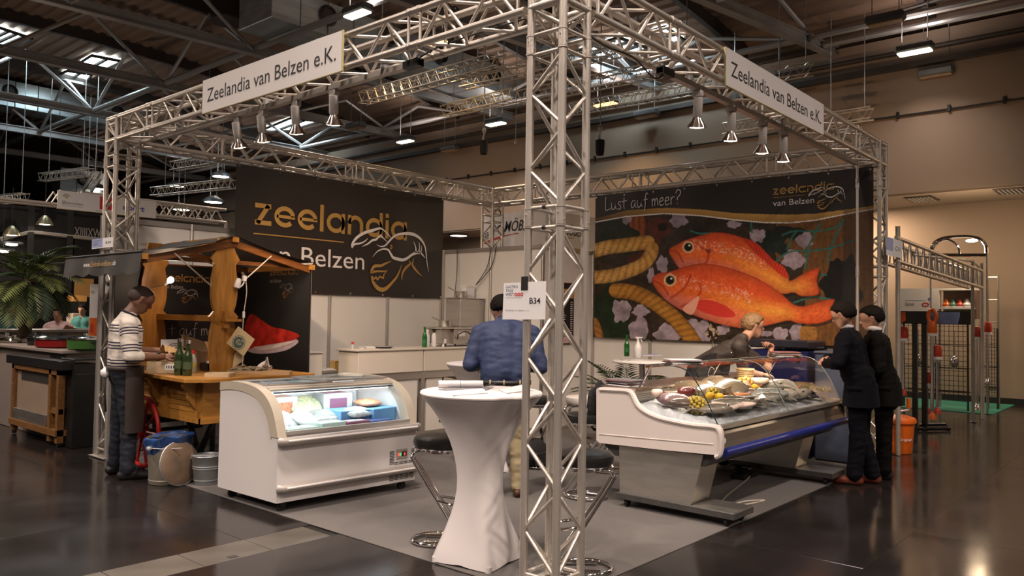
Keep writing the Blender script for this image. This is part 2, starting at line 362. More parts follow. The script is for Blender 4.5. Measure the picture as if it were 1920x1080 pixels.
ys = [-6.3+1.2*i for i in range(7)]           # rows between the strip of slabs and the aisle edge
ROW = [(-6.9, -5.7), (-5.7, -4.5), (-4.5, -3.3), (-3.3, -2.2), (-2.2, -1.12), (-1.12, -.03), (-.03, .95), (.95, 1.94)]
for (a, c) in ROW:
    x = -4.2+(.6 if ROW.index((a, c)) % 2 else 0)
    while x < 15:
        if not (a >= -.03 and 0 <= x < 6.2): tile(x, a, min(x+1.8, 15.6), c)
        x += 1.8
for (a, c) in ((2.30, 3.5), (3.5, 4.7), (4.7, 5.9), (5.9, 7.1), (7.1, 8.3), (8.3, 9.5), (9.5, 10.7), (10.7, 11.9)):
    x = -4.2
    while x < 3: tile(x, a, x+1.8, c); x += 1.8
sm = MB().bbox((.003, .003, -.02), (.477, .357, .001), .002).mesh('slab', SLAB)
for k in range(9): put('slab', sm, fl, Matrix.Translation((-.11-.48*(k+1), 1.94, 0)))
for k in (1, 3, 5): quick('cover_plate', DUCTC, fl, lambda b: b.box((-.40-.48*k, 1.97, 0), (-.34-.48*k, 2.02, .003)))
# ---- right hall wall: the upper part stands forward of a recess with a soffit
WALLM = mat('beige_hall_wall', (.31, .235, .18), .8, var=.05, scale=.6, bump=.06, bscale=2)
SOFF = mat('soffit_paint', (.30, .24, .19), .8, var=.05, scale=1)
DARKST = mat('dark_painted_steel', (.06, .050, .045), .55, .2, var=.15, scale=2)
GREYST = mat('grey_painted_steel', (.42, .41, .41), .38, .35, var=.15, scale=2)
XU, XL = 12.95, 14.75
structure(quick('wall_right', WALLM, None, lambda b: (b.box((XL, -22, 0), (XL+.3, 46, 4.1)), b.box((XU, -22, 4.1), (XU+2.1, 46, 7.2)))))['label'] = 'beige hall wall with the upper half standing forward'
structure(quick('trim_1', SOFF, None, lambda b: b.box((XU+.02, -22, 4.06), (XL, 46, 4.098))))['label'] = 'soffit under the forward half of the hall wall'
structure(quick('baseboard_right', BLACKP, None, lambda b: b.box((XL-.02, -22, 0), (XL, 46, .12))))
cr_ = MB(); cr_.tube([(XU-.03, y, 5.62-.0*y) for y in range(-12, 40, 4)], .018, 6)
for y in np.arange(-11, 36, .9): cr_.box((XU-.06, y, 5.58), (XU, y+.05, 5.70))
tag(cr_.build('cable_run', CABLE), 'thin black cable run clipped along the beige hall wall', 'cable')
gut = quick('trim_2', DARKST, None, lambda b: (b.box((XU-.16, -22, 6.52), (XU, 46, 6.62)), b.tube([(XU-.10, -20, 6.85), (XU-.10, 44, 6.85)], .05, 8)))
structure(gut)['label'] = 'dark gutter and pipe along the top of the hall wall'
for y, x in ((-.2, 13.4), (1.35, 13.55)):
    t = thing('ceiling_vent', ['rectangular grille vent in the soffit right of the truss post', 'small rectangular grille vent in the soffit beside the truss post'][y > 0], 'vent', (x, y, 4.04))
    quick('frame', DARKST, t, lambda b: b.bbox((x-.35, y-.25, 4.035), (x+.35, y+.25, 4.062), .008))
    for k in range(6): quick('slat', GREYST, t, lambda b: b.box((x-.3, y-.2+.07*k, 4.025), (x+.3, y-.17+.07*k, 4.04)))
structure(quick('wall_far', mat('far_hall_wall', (.035, .03, .028), .8), None, lambda b: b.box((-30, 44, 0), (17, 44.3, 9))))['label'] = 'dark far end wall of the hall'
# ---- roof: shallow vault of trapezoidal sheet
def zr(x): return 8.75-1.55*((x-2.5)/12.6)**2
ROOFM = mat('brown_roof_sheet', (.30, .205, .15), .65, .15, var=.12, scale=.7)
rb = MB(); pitch = .30; xs = []; x = -24.0
while x < XU+2.2:
    xs += [(x, 0), (x+.10, 0), (x+.15, .055), (x+.25, .055)]; x += pitch
vs = []; fs = []
for (x, d) in xs:
    for y in (-21, 0, 22, 44): vs.append((x, y, zr(x)+d))
for i in range(len(xs)-1):
    for j in range(3): fs.append((i*4+j, i*4+j+1, i*4+4+j+1, i*4+4+j))
rb.add(vs, fs)
roof = structure(rb.build('ceiling', ROOFM)); roof['label'] = 'dark brown corrugated roof sheet of the hall'
# rafters carried along the vault
for k, y in enumerate((-1.0, 1.6, 5.4, 8.0, 9.9, 14.4, 18.6, 22.8, 27.2, 31)):
    b = MB(); P = [(x, y-.075*(x-5), zr(x)-.12) for x in np.linspace(-12, XU, 16)]
    for i in range(15):
        a, c = P[i], P[i+1]
        b.prism([(-.06, -.14), (.06, -.14), (.06, .14), (-.06, .14)], a, (0, 1, 0), (0, 0, 1), Vector(c)-Vector(a))
    structure(b.build('rafter', DARKST))['label'] = 'dark rafter under the corrugated roof'
# skylights (daylight comes through them)
SKYG = mat('skylight_glazing', (.8, .95, 1), .3, var=.0, emit=(.80, .96, 1.0), estr=6.5)
def roof_at(px, py):
    z = 8.3
    for _ in range(12):
        q = at(px, py, 'z', z); z = .5*z+.5*(zr(q.x)-.05)
    return q
def skylight(c4, lab, bars=1):
    q = [roof_at(*p) for p in c4]; c = sum(q, Vector())/4
    t = thing('skylight', lab, 'skylight', c)
    n = (q[1]-q[0]).cross(q[3]-q[0]).normalized(); n = n if n.z > 0 else -n
    b = MB(); b.add([p-n*.02 for p in q]+[p+n*.03 for p in q], [(0, 1, 2, 3), (7, 6, 5, 4), (0, 4, 5, 1), (1, 5, 6, 2), (2, 6, 7, 3), (3, 7, 4, 0)]); b.build('glazing', SKYG, t)
    for k in range(1, bars+1):
        f = k/(bars+1); quick('glazing_bar', DARKST, t, lambda b: b.tube([q[0].lerp(q[1], f)-n*.05, q[3].lerp(q[2], f)-n*.05], .05, 6))
    quick('frame', DARKST, t, lambda b: b.tube([p-n*.03 for p in q], .045, 6, closed=True))
    d = area_light('skylight_daylight', c-n*.15, (q[1]-q[0]).length*.8, (q[3]-q[0]).length*.8, 45, DAY)
skylight([(172, 102), (228, 113), (197, 128), (150, 116)], 'bright skylight pane above the steel girder, upper one of the left pair')
skylight([(127, 131), (172, 138), (158, 158), (97, 143)], 'bright skylight pane below the first steel girder, lower one of the left pair', 1)
skylight([(0, 50), (60, 70), (22, 86), (-40, 70)], 'skylight with three dark bars in the upper left corner of the roof', 3)
skylight([(545, 220), (597, 226), (545, 243), (490, 243)], 'skylight seen under the left sign behind the spotlights', 1)
skylight([(1248, 48), (1282, 72), (1258, 78), (1222, 55)], 'small skylight just above the front right truss chord', 1)
skylight([(1160, 68), (1215, 88), (1150, 112), (1085, 92)], 'large skylight just behind the near truss column', 2)
# ---- steel girders of the hall roof
UC = {}
def ucyl(r, n=8):
    if (r, n) not in UC: UC[(r, n)] = MB().tube([(0, 0, 0), (0, 0, 1)], r, n)
    return UC[(r, n)]
UM = {}
def bar(name, p, q, r, mt, parent, n=8):
    p = Vector(p); q = Vector(q); key = (name, r, n, mt.name)
    if key not in UM: UM[key] = ucyl(r, n).mesh(name, mt, True)
    d = q-p; M = Matrix.Translation(p) @ d.to_track_quat('Z', 'Y').to_matrix().to_4x4() @ Matrix.Diagonal((1, 1, d.length, 1))
    return put(name, UM[key], parent, M)
def channel(b, p, q, wd, h):
    p = Vector(p); q = Vector(q); d = (q-p).normalized(); s = d.cross(Vector((0, 0, 1))).normalized()
    b.prism([(-wd, -h), (wd, -h), (wd, -h+.02), (.02, -h+.02), (.02, h-.02), (wd, h-.02), (wd, h), (-wd, h), (-wd, h-.02), (-.02, h-.02), (-.02, -h+.02), (-wd, -h+.02)], p, s, (0, 0, 1), q-p)
ZB = 7.15
gird = []
def girder(y0, x0, slope, xend, step=3.5, xstart=-11, holes=False):
    fy = lambda x: y0+slope*(x-x0); g = thing('roof_girder', 'x', 'girder', (x0, y0, ZB)); del g['category'], g['label']; g['kind'] = 'structure'
    quick('lower_chord', GREYST, g, lambda b: channel(b, (xstart, fy(xstart), ZB), (xend, fy(xend), ZB), .09, .10))
    xs_ = np.arange(x0-step*5, xend+.1, step); nodes = []
    for x in xs_:
        if x < xstart: continue
        nodes.append(x)
        for dx in (-step/2, step/2):
            xt = x+dx
            if xstart < xt < xend-.2: bar('diagonal', (x, fy(x), ZB), (xt, fy(xt), zr(xt)-.25), .045, GREYST, g)
    gird.append((fy, nodes)); return g
girder(2.95, 12.37, -.18, XU, 3.4, 1.5)
girder(7.4, 8.9, -.1, XU, 3.4, 2)
girder(12.36, 5.30, -.09, XU, 3.5)
girder(16.45, 5.34, -.06, XU, 3.5)
girder(20.75, 5.40, -.06, XU, 3.5)
girder(24.9, 5.39, -.05, XU, 3.5)
girder(29.2, 5.3, -.05, XU, 3.5)
# pipes that tie the girders together
for xa, r in ((5.35, .07), (11.9, .07), (-1.6, .06)):
    t = thing('tie_pipe', 'x', 'pipe', (xa, 10, ZB)); del t['category'], t['label']; t['kind'] = 'structure'
    Y = [-8, 2.95, 7.6, 12.36, 16.45, 20.75, 24.9, 29.2, 40]
    for a, c in zip(Y[:-1], Y[1:]):
        bar('pipe', (xa, a+.1, ZB+.05), (xa, c-.1, ZB+.05), r, GREYST, t)
        bar('diagonal', (xa, a, ZB), (xa, (a+c)/2, zr(xa)-.2), .045, GREYST, t); bar('diagonal', (xa, c, ZB), (xa, (a+c)/2, zr(xa)-.2), .045, GREYST, t)
t = thing('tie_pipe', 'x', 'pipe', (12.4, 0, ZB)); del t['category'], t['label']; t['kind'] = 'structure'
bar('pipe', (12.4, 2.9, ZB), (12.55, -9, ZB), .06, mat('pale_steel_pipe', (.5, .5, .5), .3, .7), t)
# ---- ventilation ducts of galvanised sheet
DUCT = mat('galvanised_duct', (.55, .62, .65), .38, .65, var=.22, scale=3, rvar=.1, stretch=(.3, 1, 3))
def duct(x0, x1, y0, y1, z0, z1, lab, nozz, sgn=-1):
    t = thing('air_duct', lab, 'duct', ((x0+x1)/2, (y0+y1)/2, z0)); n = int((x1-x0)/.62); yf = y0 if sgn < 0 else y1
    for k in range(n):
        a = x0+(x1-x0)*k/n; c = x0+(x1-x0)*(k+1)/n
        quick('panel', DUCT, t, lambda b: b.bbox((a+.006, y0, z0), (c-.006, y1, z1), .012))
    for x in nozz:
        nz = quick('nozzle', DARKST, t, lambda b: b.lathe([(.05, 0), (.20, 0), (.22, .04), (.17, .10), (.15, .02), (.06, .02)], (x, y0-.0, (z0+z1)/2+.05), 20, Matrix.Rotation(PI/2, 3, 'X')))
    for x in (x0+.8, (x0+x1)/2, x1-.8): quick('hanger', GREYST, t, lambda b: (b.tube([(x, y0+.05, z1), (x, y0+.05, zr(x))], .012, 5), b.tube([(x, y1-.05, z1), (x, y1-.05, zr(x))], .012, 5)))
duct(4.7, 12.6, 10.7, 11.9, 7.30, 8.0, 'galvanised air duct with round nozzles behind the near column', (6.0, 7.6, 9.2, 11.1))
duct(-5, 9.0, 24.6, 25.6, 7.75, 8.55, 'long galvanised air duct across the far left of the hall roof', (-2, 1.2, 4.4, 7.6))
dq, dq2 = at(112, 357, 'y', 31.5), at(205, 326, 'y', 31.5); duct(dq.x, dq2.x, 31.5, 32.4, dq.z, dq2.z, 'far galvanised air duct with a round hole above the neighbouring sign', (at(155, 333, 'y', 31.5).x,))
tf = thing('roof_fan', 'dark cylindrical roof fan hanging under the corrugated roof', 'fan', at(428, 30, 'z', 8.0)); p = at(428, 30, 'z', 8.0)
quick('housing', DARKST, tf, lambda b: b.lathe([(.0, .8), (.36, .8), (.36, .05), (.40, 0), (.38, -.04), (.2, -.04), (0, -.02)], p-Vector((0, 0, .1)), 20), True)
# ---- pendant hall lamps
LBODY = mat('lamp_housing', (.16, .17, .18), .45, .4, var=.1); LGLOW = mat('lamp_glow', (1, .9, .8), .4, var=0, emit=(1, .86, .68), estr=9); LGLOWO = mat('lamp_glow_warm', (1, .7, .3), .4, var=0, emit=(1, .56, .16), estr=4); LOFF = mat('lamp_lens_off', (.42, .29, .19), .4)
def pendant(px, py, z, lit, lab, size=.62, ang=PI/2, round_=False, power=None):
    p = at(px, py, 'z', z); t = thing('pendant_lamp', lab, 'lamp', p, 0); R_ = Matrix.Translation(p) @ Matrix.Rotation(ang, 4, 'Z'); s = size
    if round_:
        quick('housing', LBODY, t, lambda b: b.lathe([(0, .22), (.12*s/.6, .22), (.32*s/.6, .10), (.34*s/.6, 0), (.30*s/.6, .01), (0, .03)], p, 20), True)
        quick('lens', LGLOW if lit else LOFF, t, lambda b: b.lathe([(0, .005), (.29*s/.6, .012), (0, .02)], p, 20))
    else:
        quick('housing', LBODY, t, lambda b: b.bbox((-s/2, -.13, 0), (s/2, .13, .14), .03, R_))
        quick('lens', {0: LOFF, 1: LGLOW, 2: LGLOWO}[lit], t, lambda b: b.bbox((-s/2+.03, -.105, -.03), (s/2-.03, .105, .004), .02, R_))
    for sx in (-.35, .35):
        a = R_ @ Vector((sx*s, 0, .13)); quick('wire', GREYST, t, lambda b: b.tube([a, (a.x, a.y, zr(a.x)-.05)], .008, 5))
    if lit: area_light('pendant_light', p-Vector((0, 0, .06)), s*.8, .2, (power or LAMPW), HALL if lit == 1 else (1, .6, .25), spread=math.radians(125)); area_light('pendant_roof_fill', p+Vector((0, 0, .2)), s*.8, .2, 14, HALL, rot=(PI, 0, 0))  # the upward light above the housing is added to brighten the roof
PL = [(670, 26, 6.9, 1, 'lit pendant lamp right of the left sign, above its upper corner'), (930, 232, 6.5, 1, 'lit pendant lamp just left of the near truss column'), (760, 265, 6.5, 1, 'lit pendant lamp above the middle of the back left truss'),
 (1715, 97, 6.5, 1, 'lit pendant lamp close to the top of the beige wall, right end'), (1278, 247, 6.1, 2, 'dim orange pendant lamp above the fish banner'), (1212, 218, 6.4, 0, 'unlit pendant lamp hanging by two wires above the fish banner'),
 (1660, 42, 6.7, 0, 'unlit grey pendant lamp highest at the right end'), (1135, 195, 6.5, 2, 'amber pendant lamp beside the right pipe of the near column'), (667, 240, 6.5, 0, 'unlit pendant lamp under the girder left of the column'),
 (918, 301, 6.2, 0, 'dark unlit pendant lamp before the wall, lower of two left of the column'), (843, 282, 6.4, 0, 'dark unlit pendant lamp before the wall, upper of two left of the column'), (1755, 142, 6.3, 0, 'dark unlit pendant lamp against the beige wall below the lit one'), (815, 80, 7.0, 2, 'amber pendant lamp seen between the chords of the front left truss')]
for a in PL: pendant(*a[:3], a[3], a[4], .62 if a[0] > 600 else .7, power=20 if a[0] == 1715 else None)
for a in [(414, 332, 6.3, 1, 'round pendant lamp left of the dark banner, highest'), (330, 350, 6.3, 1, 'round pendant lamp behind the left truss column, right side'), (400, 380, 5.2, 1, 'round pendant lamp above the neighbouring silver truss'), (340, 394, 5.2, 1, 'round pendant lamp inside the neighbouring silver truss'), (184, 355, 6.5, 1, 'round pendant lamp above the neighbouring white sign'), (860, 443, 4.0, 1, 'round ceiling lamp under the soffit beside the dark banner')]:
    pendant(*a[:5], size=.6 if a[0] != 860 else .55, round_=True, power=LAMPW*.5)
# ---- light trusses and chain bags that hang in the hall
def flying(p, q, lab, s=.22, tri=False, drop=True):
    p = Vector(p); q = Vector(q); t = thing('hanging_truss', lab, 'truss', (p+q)/2); d = (q-p).normalized(); sd = d.cross(Vector((0, 0, 1))).normalized()*s/2; up_ = Vector((0, 0, s/2))
    offs = [sd+up_, -sd+up_, sd-up_, -sd-up_]
    for o_ in offs: bar('chord', p+o_, q+o_, .016, ALU, t, 6)
    b = MB(); n = int((q-p).length/s/1.1); 
    for i in range(n):
        a = p+(q-p)*(i/n); c = p+(q-p)*((i+.5)/n); e = p+(q-p)*((i+1)/n)
        for u, v in ((0, 2), (1, 3), (0, 1), (2, 3)): b.tube([a+offs[u], c+offs[v], e+offs[u]], .008, 4, caps=False)
    o = b.build('lattice', ALU, t); o['kind'] = 'stuff'
    if drop:
        for f in (.15, .85):
            a = p.lerp(q, f)+up_; quick('hoist_chain', GREYST, t, lambda b: b.tube([a, (a.x, a.y, zr(a.x)-.2)], .01, 5))
FT = [((680, 185), (940, 112), 5.9, 'hanging lattice truss left of the column, upper front one'), ((868, 155), (1160, 92), 6.2, 'hanging ladder truss crossing behind the column head'), ((832, 210), (965, 178), 6.0, 'short hanging lattice truss under the grey duct'),
      ((975, 183), (1240, 130), 5.9, 'hanging lattice truss crossing the column at lamp height'), ((1070, 205), (1330, 160), 6.1, 'hanging truss lit amber behind the right side of the column'), ((1450, 140), (1522, 128), 6.3, 'short end of a hanging truss over the right sign'),
      ((1360, 243), (1480, 222), 5.6, 'faint hanging truss seen below the right sign'), ((1545, 225), (1635, 212), 5.6, 'faint hanging truss in front of the beige wall'), ((78, 333), (170, 322), 5.5, 'hanging truss above the neighbouring flower sign'), ((162, 358), (182, 328), 5.4, 'short hanging truss seen end on above the flower sign'),
      ((325, 312), (400, 300), 5.6, 'hanging truss right of the left column, upper'), ((288, 360), (440, 344), 4.9, 'hanging truss right of the left column, lower'), ((0, 375), (48, 370), 4.6, 'hanging truss at the left edge above the dark stand')]
for a, c, z, lab in FT:
    flying(at(*a, 'z', z), at(*c, 'z', z), lab)
for px, py, x, lab in ((907, 275, 9.0, 'black chain bag hanging left of the near column'), (1125, 275, 9.0, 'black chain bag hanging right of the near column')):
    p = at(px, py, 'x', x); t = thing('chain_bag', lab, 'bag', p)
    quick('bag', BLACKF, t, lambda b: b.lathe([(0, -.17), (.07, -.17), (.085, -.1), (.09, .12), (.08, .13), (.07, .1), (0, .1)], p, 14), True)
    quick('hook', GREYST, t, lambda b: (b.tube([p+Vector((0, .03*math.sin(k), .1+.05*k)) for k in range(6)], .02, 6), b.lathe([(.03, 0), (.05, .06), (.03, .12)], p+Vector((0, 0, .3)), 8)))
    quick('chain', GREYST, t, lambda b: b.tube([p+Vector((0, 0, .1)), (p.x, p.y, zr(p.x)-.1)], .012, 5))
p = at(967, 262, 'x', 9.0); t = thing('chain_hook', 'small steel hook on a thin chain beside the near column', 'hook', p)
quick('chain', GREYST, t, lambda b: b.tube([p, (p.x, p.y, zr(p.x)-.1)], .008, 5)); quick('hook', GREYST, t, lambda b: b.tube([p+Vector((0, .035*math.sin(a), -.04+.04*math.cos(a))) for a in np.linspace(0, 5, 9)], .012, 6))
# ================================================================ THE STAND: carpet, trusses, signs, walls, banners
S_ = .24; L_ = 6.3; ZL, ZU = 3.45, 3.69
CARPET = mat('grey_carpet', (.110, .095, .085), .95, var=.10, scale=14, bump=.5, bscale=260, sheen=.2)
tag(quick('carpet', CARPET, None, lambda b: b.bbox((-.04, -.04, -.001), (6.45, 6.45, .006), .003)), 'grey needle felt carpet under the whole fish stand', 'carpet')
BRK = .0115; CHR = .0245
def node_ring(b, p, d, r0=.0275, n=12, L=.05):
    p = Vector(p); d = Vector(d).normalized(); b.tube([p-d*L/2, p-d*L/2*.96, p+d*L/2*.96, p+d*L/2], [r0-.003, r0, r0, r0-.003], n)
def truss(name, lab, p, q, u, v, joints, bay=.56, end=(.0, .0), rings=(), zig=None, skip=()):
    """square truss from p to q; u, v: the two cross vectors (centre distance .24)"""
    p, q, u, v = map(Vector, (p, q, u, v)); d = (q-p).normalized(); L = (q-p).length
    t = thing(name, lab, 'truss', p); cs = [Vector(), u, u+v, v]
    for c in cs: bar('chord', p+c+d*end[0], q+c-d*end[1], CHR, ALU, t, 14)
    for j in joints:
        for c in cs: quick('coupler', ALU, t, lambda b: (node_ring(b, p+c+d*j, d, .0285, 12, .10), node_ring(b, p+c+d*(j-.055), d, .031, 12, .008), node_ring(b, p+c+d*(j+.055), d, .031, 12, .008), b.tube([p+c+d*(j+.02)-u*.14, p+c+d*(j+.02)+u*.14], .006, 6), b.tube([p+c+d*(j-.02)-v*.14, p+c+d*(j-.02)+v*.14], .006, 6)), True)
    segs = sorted([0.0+end[0]]+[j for j in joints]+[L-end[1]])
    for si, (a, c) in enumerate(zip(segs[:-1], segs[1:])):
        m = .06; a2 = a+m; c2 = c-m
        if c2-a2 < .25: continue
        n = max(1, round((c2-a2)/bay)); h = (c2-a2)/n
        for f in range(4):
            A, B = cs[f], cs[(f+1) % 4]; w_ = (B-A).normalized()*CHR*.6
            for e in (a2, c2): bar('brace', p+A+w_+d*e, p+B-w_+d*e, BRK, ALU, t, 12)
            for k in range(n):
                s0 = a2+k*h+.03; s1 = a2+(k+.5)*h; s2 = a2+(k+1)*h-.03
                X, Y = (A, B) if (f % 2 == 0) else (B, A); wx = w_ if X is A else -w_
                bar('brace', p+X+wx+d*s0, p+Y-wx+d*(s1-.012), BRK, ALU, t, 12); bar('brace', p+Y-wx+d*(s1+.012), p+X+wx+d*s2, BRK, ALU, t, 12)
    return t
def column(x, y, sx, sy, lab):
    t = truss('truss_column', lab, (x, y, 0), (x, y, ZU), (sx*S_, 0, 0), (0, sy*S_, 0), (2.18, 3.22), end=(.03, 0))
    x0, x1 = sorted((x-.06*sx, x+sx*(S_+.06))); y0, y1 = sorted((y-.06*sy, y+sy*(S_+.06)))
    quick('base_plate', ALU, t, lambda b: b.bbox((x0, y0, .006), (x1, y1, .022), .004))
    return t
near = column(0, 0, 1, 1, 'silver truss column nearest the camera with the paper sign taped on')
column(0, L_, 1, -1, 'silver truss column at the left end behind the market cart')
column(L_, 0, -1, 1, 'silver truss column at the right end behind the two men in suits')
column(L_, L_, -1, -1, 'silver truss column in the back corner above the white cabin')
for z in (2.12, 2.24):
    quick('tape', BLACKP, near, lambda b: b.tube([(0, .130, z), (0, .105, z)], .0138, 12))
truss('truss_beam', 'front left silver truss beam carrying the left sign', (0, S_+.05, ZL), (0, L_-S_-.05, ZL), (S_, 0, 0), (0, 0, S_), (1.0, 3.0, 5.0), .5)
truss('truss_beam', 'front right silver truss beam carrying the right sign', (S_+.05, 0, ZL), (L_-S_-.05, 0, ZL), (0, S_, 0), (0, 0, S_), (1.0, 3.0, 5.0), .5)
truss('truss_beam', 'back left silver truss beam above the dark logo banner', (S_+.05, L_, ZL), (L_-S_-.05, L_, ZL), (0, -S_, 0), (0, 0, S_), (1.0, 3.0, 5.0), .5)
truss('truss_beam', 'back right silver truss beam above the fish banner', (L_, S_+.05, ZL), (L_, L_-S_-.05, ZL), (-S_, 0, 0), (0, 0, S_), (1.0, 3.0, 5.0), .5)
for (x, y), lab in (((0, 0), 'nearest'), ((0, L_-S_), 'left'), ((L_-S_, 0), 'right'), ((L_-S_, L_-S_), 'back')):
    t = thing('truss_corner', {'nearest': 'corner cube of the truss frame on top of the nearest column', 'left': 'corner cube of the truss frame on top of the left column', 'right': 'corner cube of the truss frame on top of the right column', 'back': 'corner cube of the truss frame above the back corner'}[lab], 'truss', (x, y, ZL))
    for z in (ZL, ZU):
        for a, c in (((0, 0), (1, 0)), ((1, 0), (1, 1)), ((1, 1), (0, 1)), ((0, 1), (0, 0))): bar('chord', (x+a[0]*S_, y+a[1]*S_, z), (x+c[0]*S_, y+c[1]*S_, z), CHR, ALU, t, 14)
        for a in ((0, 0), (1, 0), (1, 1), (0, 1)): quick('knuckle', ALU, t, lambda b: b.ell((x+a[0]*S_, y+a[1]*S_, z), .027, 12, 8), True)
    bar('brace', (x, y, ZL), (x, y+S_, ZU), BRK, ALU, t); bar('brace', (x, y, ZU), (x+S_, y, ZL), BRK, ALU, t); bar('brace', (x, y, ZL), (x+S_, y+S_, ZL), BRK, ALU, t)
# ---- the two white signs
SIGN = mat('sign_board', (.80, .76, .73), .5, var=.02, scale=2); EDGE = mat('sign_edge', (.45, .38, .18), .5)
def sign(lab, O, U, W, wd, h, D):
    O, U, W, D = map(Vector, (O, U, W, D)); t = thing('sign', lab, 'sign', O)
    quick('board', SIGN, t, lambda b: b.prism([(0, 0), (wd, 0), (wd, h), (0, h)], O, U, W, D))
    quick('edge', EDGE, t, lambda b: (b.prism([(wd, -.004), (wd+.006, -.004), (wd+.006, h+.004), (wd, h+.004)], O, U, W, D), b.prism([(-.006, -.006), (wd+.006, -.006), (wd+.006, 0), (-.006, 0)], O, U, W, D), b.prism([(-.006, 0), (0, 0), (0, h), (-.006, h)], O, U, W, D)))
    text('Zeelandia van Belzen e.K.', O+U*.04*wd+W*h*.30, U, W, h*.42, INK, t, width=wd*.925)
sign('white sign with black lettering on the front left truss', (-.045, 4.125, 3.41), (0, -1, 0), (0, 0, 1), 2.08, .305, (.015, 0, 0))
sign('white sign with black lettering on the front right truss', (2.01, -.045, 3.405), (1, 0, 0), (0, 0, 1), 2.11, .295, (0, .015, 0))
# ---- power tracks and spotlights
TRACK = mat('beige_track', (.55, .50, .44), .45, .3); SPOTB = mat('white_spot_housing', (.62, .58, .54), .4, .1); BULB = mat('bulb_glow', (1, .9, .75), .3, var=0, emit=(1, .86, .62), estr=14); REFL = mat('reflector', (.85, .8, .75), .12, 1, var=.02)
def track(lab, p, q):
    p, q = Vector(p), Vector(q); t = thing('power_track', lab, 'track', p); d = (q-p).normalized(); s = d.cross(Vector((0, 0, 1)))
    quick('rail', TRACK, t, lambda b: b.prism([(-.025, -.02), (.025, -.02), (.025, .02), (-.025, .02)], p, s, (0, 0, 1), q-p))
    quick('feed_box', BLACKP, t, lambda b: b.prism([(-.03, -.025), (.03, -.025), (.03, .03), (-.03, .03)], p-d*.0, s, (0, 0, 1), d*.16))
    for f in (.1, .5, .9): quick('clamp', GREYST, t, lambda b: b.tube([p.lerp(q, f)+Vector((0, 0, .02)), p.lerp(q, f)+Vector((0, 0, .06))], .03, 8))
    return t
track('beige power track under the front left truss', (.12, 1.35, 3.375), (.12, 5.3, 3.375)); track('beige power track under the front right truss', (1.30, .12, 3.375), (5.6, .12, 3.375))
spots = []
def spotlight(p, tgt, lab, zt=3.355, power=SPOTW):
    p = Vector(p); t = thing('spotlight', lab, 'spotlight', p); d = (Vector(tgt)-p).normalized(); hv = (d*.40+Vector((0, 0, -1))).normalized(); R_ = Matrix.Translation(p) @ hv.to_track_quat('-Z', 'Y').to_matrix().to_4x4()
    quick('stem', SPOTB, t, lambda b: (b.bbox((p.x-.025, p.y-.04, zt-.05), (p.x+.025, p.y+.04, zt), .006), b.tube([(p.x, p.y, zt-.04), (p.x, p.y, p.z+.06)], .011, 8)), True)
    quick('housing', SPOTB, t, lambda b: b.lathe([(0, .12), (.032, .12), (.036, .11), (.036, -.02), (.030, -.03)], (0, 0, 0), 16), True).data.transform(R_)
    quick('lamp_shade', REFL, t, lambda b: b.lathe([(.030, -.03), (.040, -.05), (.078, -.105), (.074, -.105), (.036, -.055), (.0, -.04)], (0, 0, 0), 18), True).data.transform(R_)
    quick('bulb', BULB, t, lambda b: b.lathe([(0, -.045), (.034, -.06), (.060, -.098), (.05, -.112), (.0, -.118)], (0, 0, 0), 14), True).data.transform(R_)
    l = bpy.data.lights.new('spotlight_beam', 'SPOT'); l.energy = power; l.color = WARM; l.spot_size = math.radians(78); l.spot_blend = .9; l.shadow_soft_size = .05
    o = bpy.data.objects.new('spotlight_beam', l); COL.objects.link(o); o.location = p+hv*.13; o.rotation_euler = d.to_track_quat('-Z', 'Y').to_euler()
SPL = [((626, 188), 'first from the near column under the left truss'), ((555, 213), 'second from the near column under the left truss'), ((492, 232), 'third from the near column under the left truss'), ((446, 246), 'fourth from the near column under the left truss')]
for k, ((px, py), lab) in enumerate(SPL):
    p = at(px, py, 'x', .12); spotlight((.12, p.y, 3.19), (3.2+.5*k, 6.0-.0*k, 1.6-.3*(k % 2)), 'white clamp spotlight, '+lab)
SPR = [((1308, 193), 'first from the near column under the right truss'), ((1371, 222), 'second from the near column under the right truss'), ((1430, 250), 'third from the near column under the right truss'), ((1469, 270), 'fourth from the near column under the right truss')]
for k, ((px, py), lab) in enumerate(SPR):
    p = at(px, py, 'y', .12); spotlight((p.x, .12, 3.18), (5.0+.25*k, 2.6-.5*k, .7), 'white clamp spotlight, '+lab)
# black power cords along the trusses
def cord(lab, pts, r=.006, k=6, m=CABLE, cat='cable', name='black_lead'):
    return tag(quick(name, m, None, lambda b: b.tube(smooth_curve(pts, k), r, 6), True), lab, cat)
cord('black cord looped under the front right truss near the column', [(.3, .2, 3.47), (.7, .2, 3.41), (1.0, .16, 3.40), (1.25, .14, 3.31), (1.36, .12, 3.36)])
cord('black cord hanging off the front left truss near the column', [(.2, .3, 3.50), (.14, .8, 3.47), (.13, 1.2, 3.45), (.12, 1.40, 3.40)])
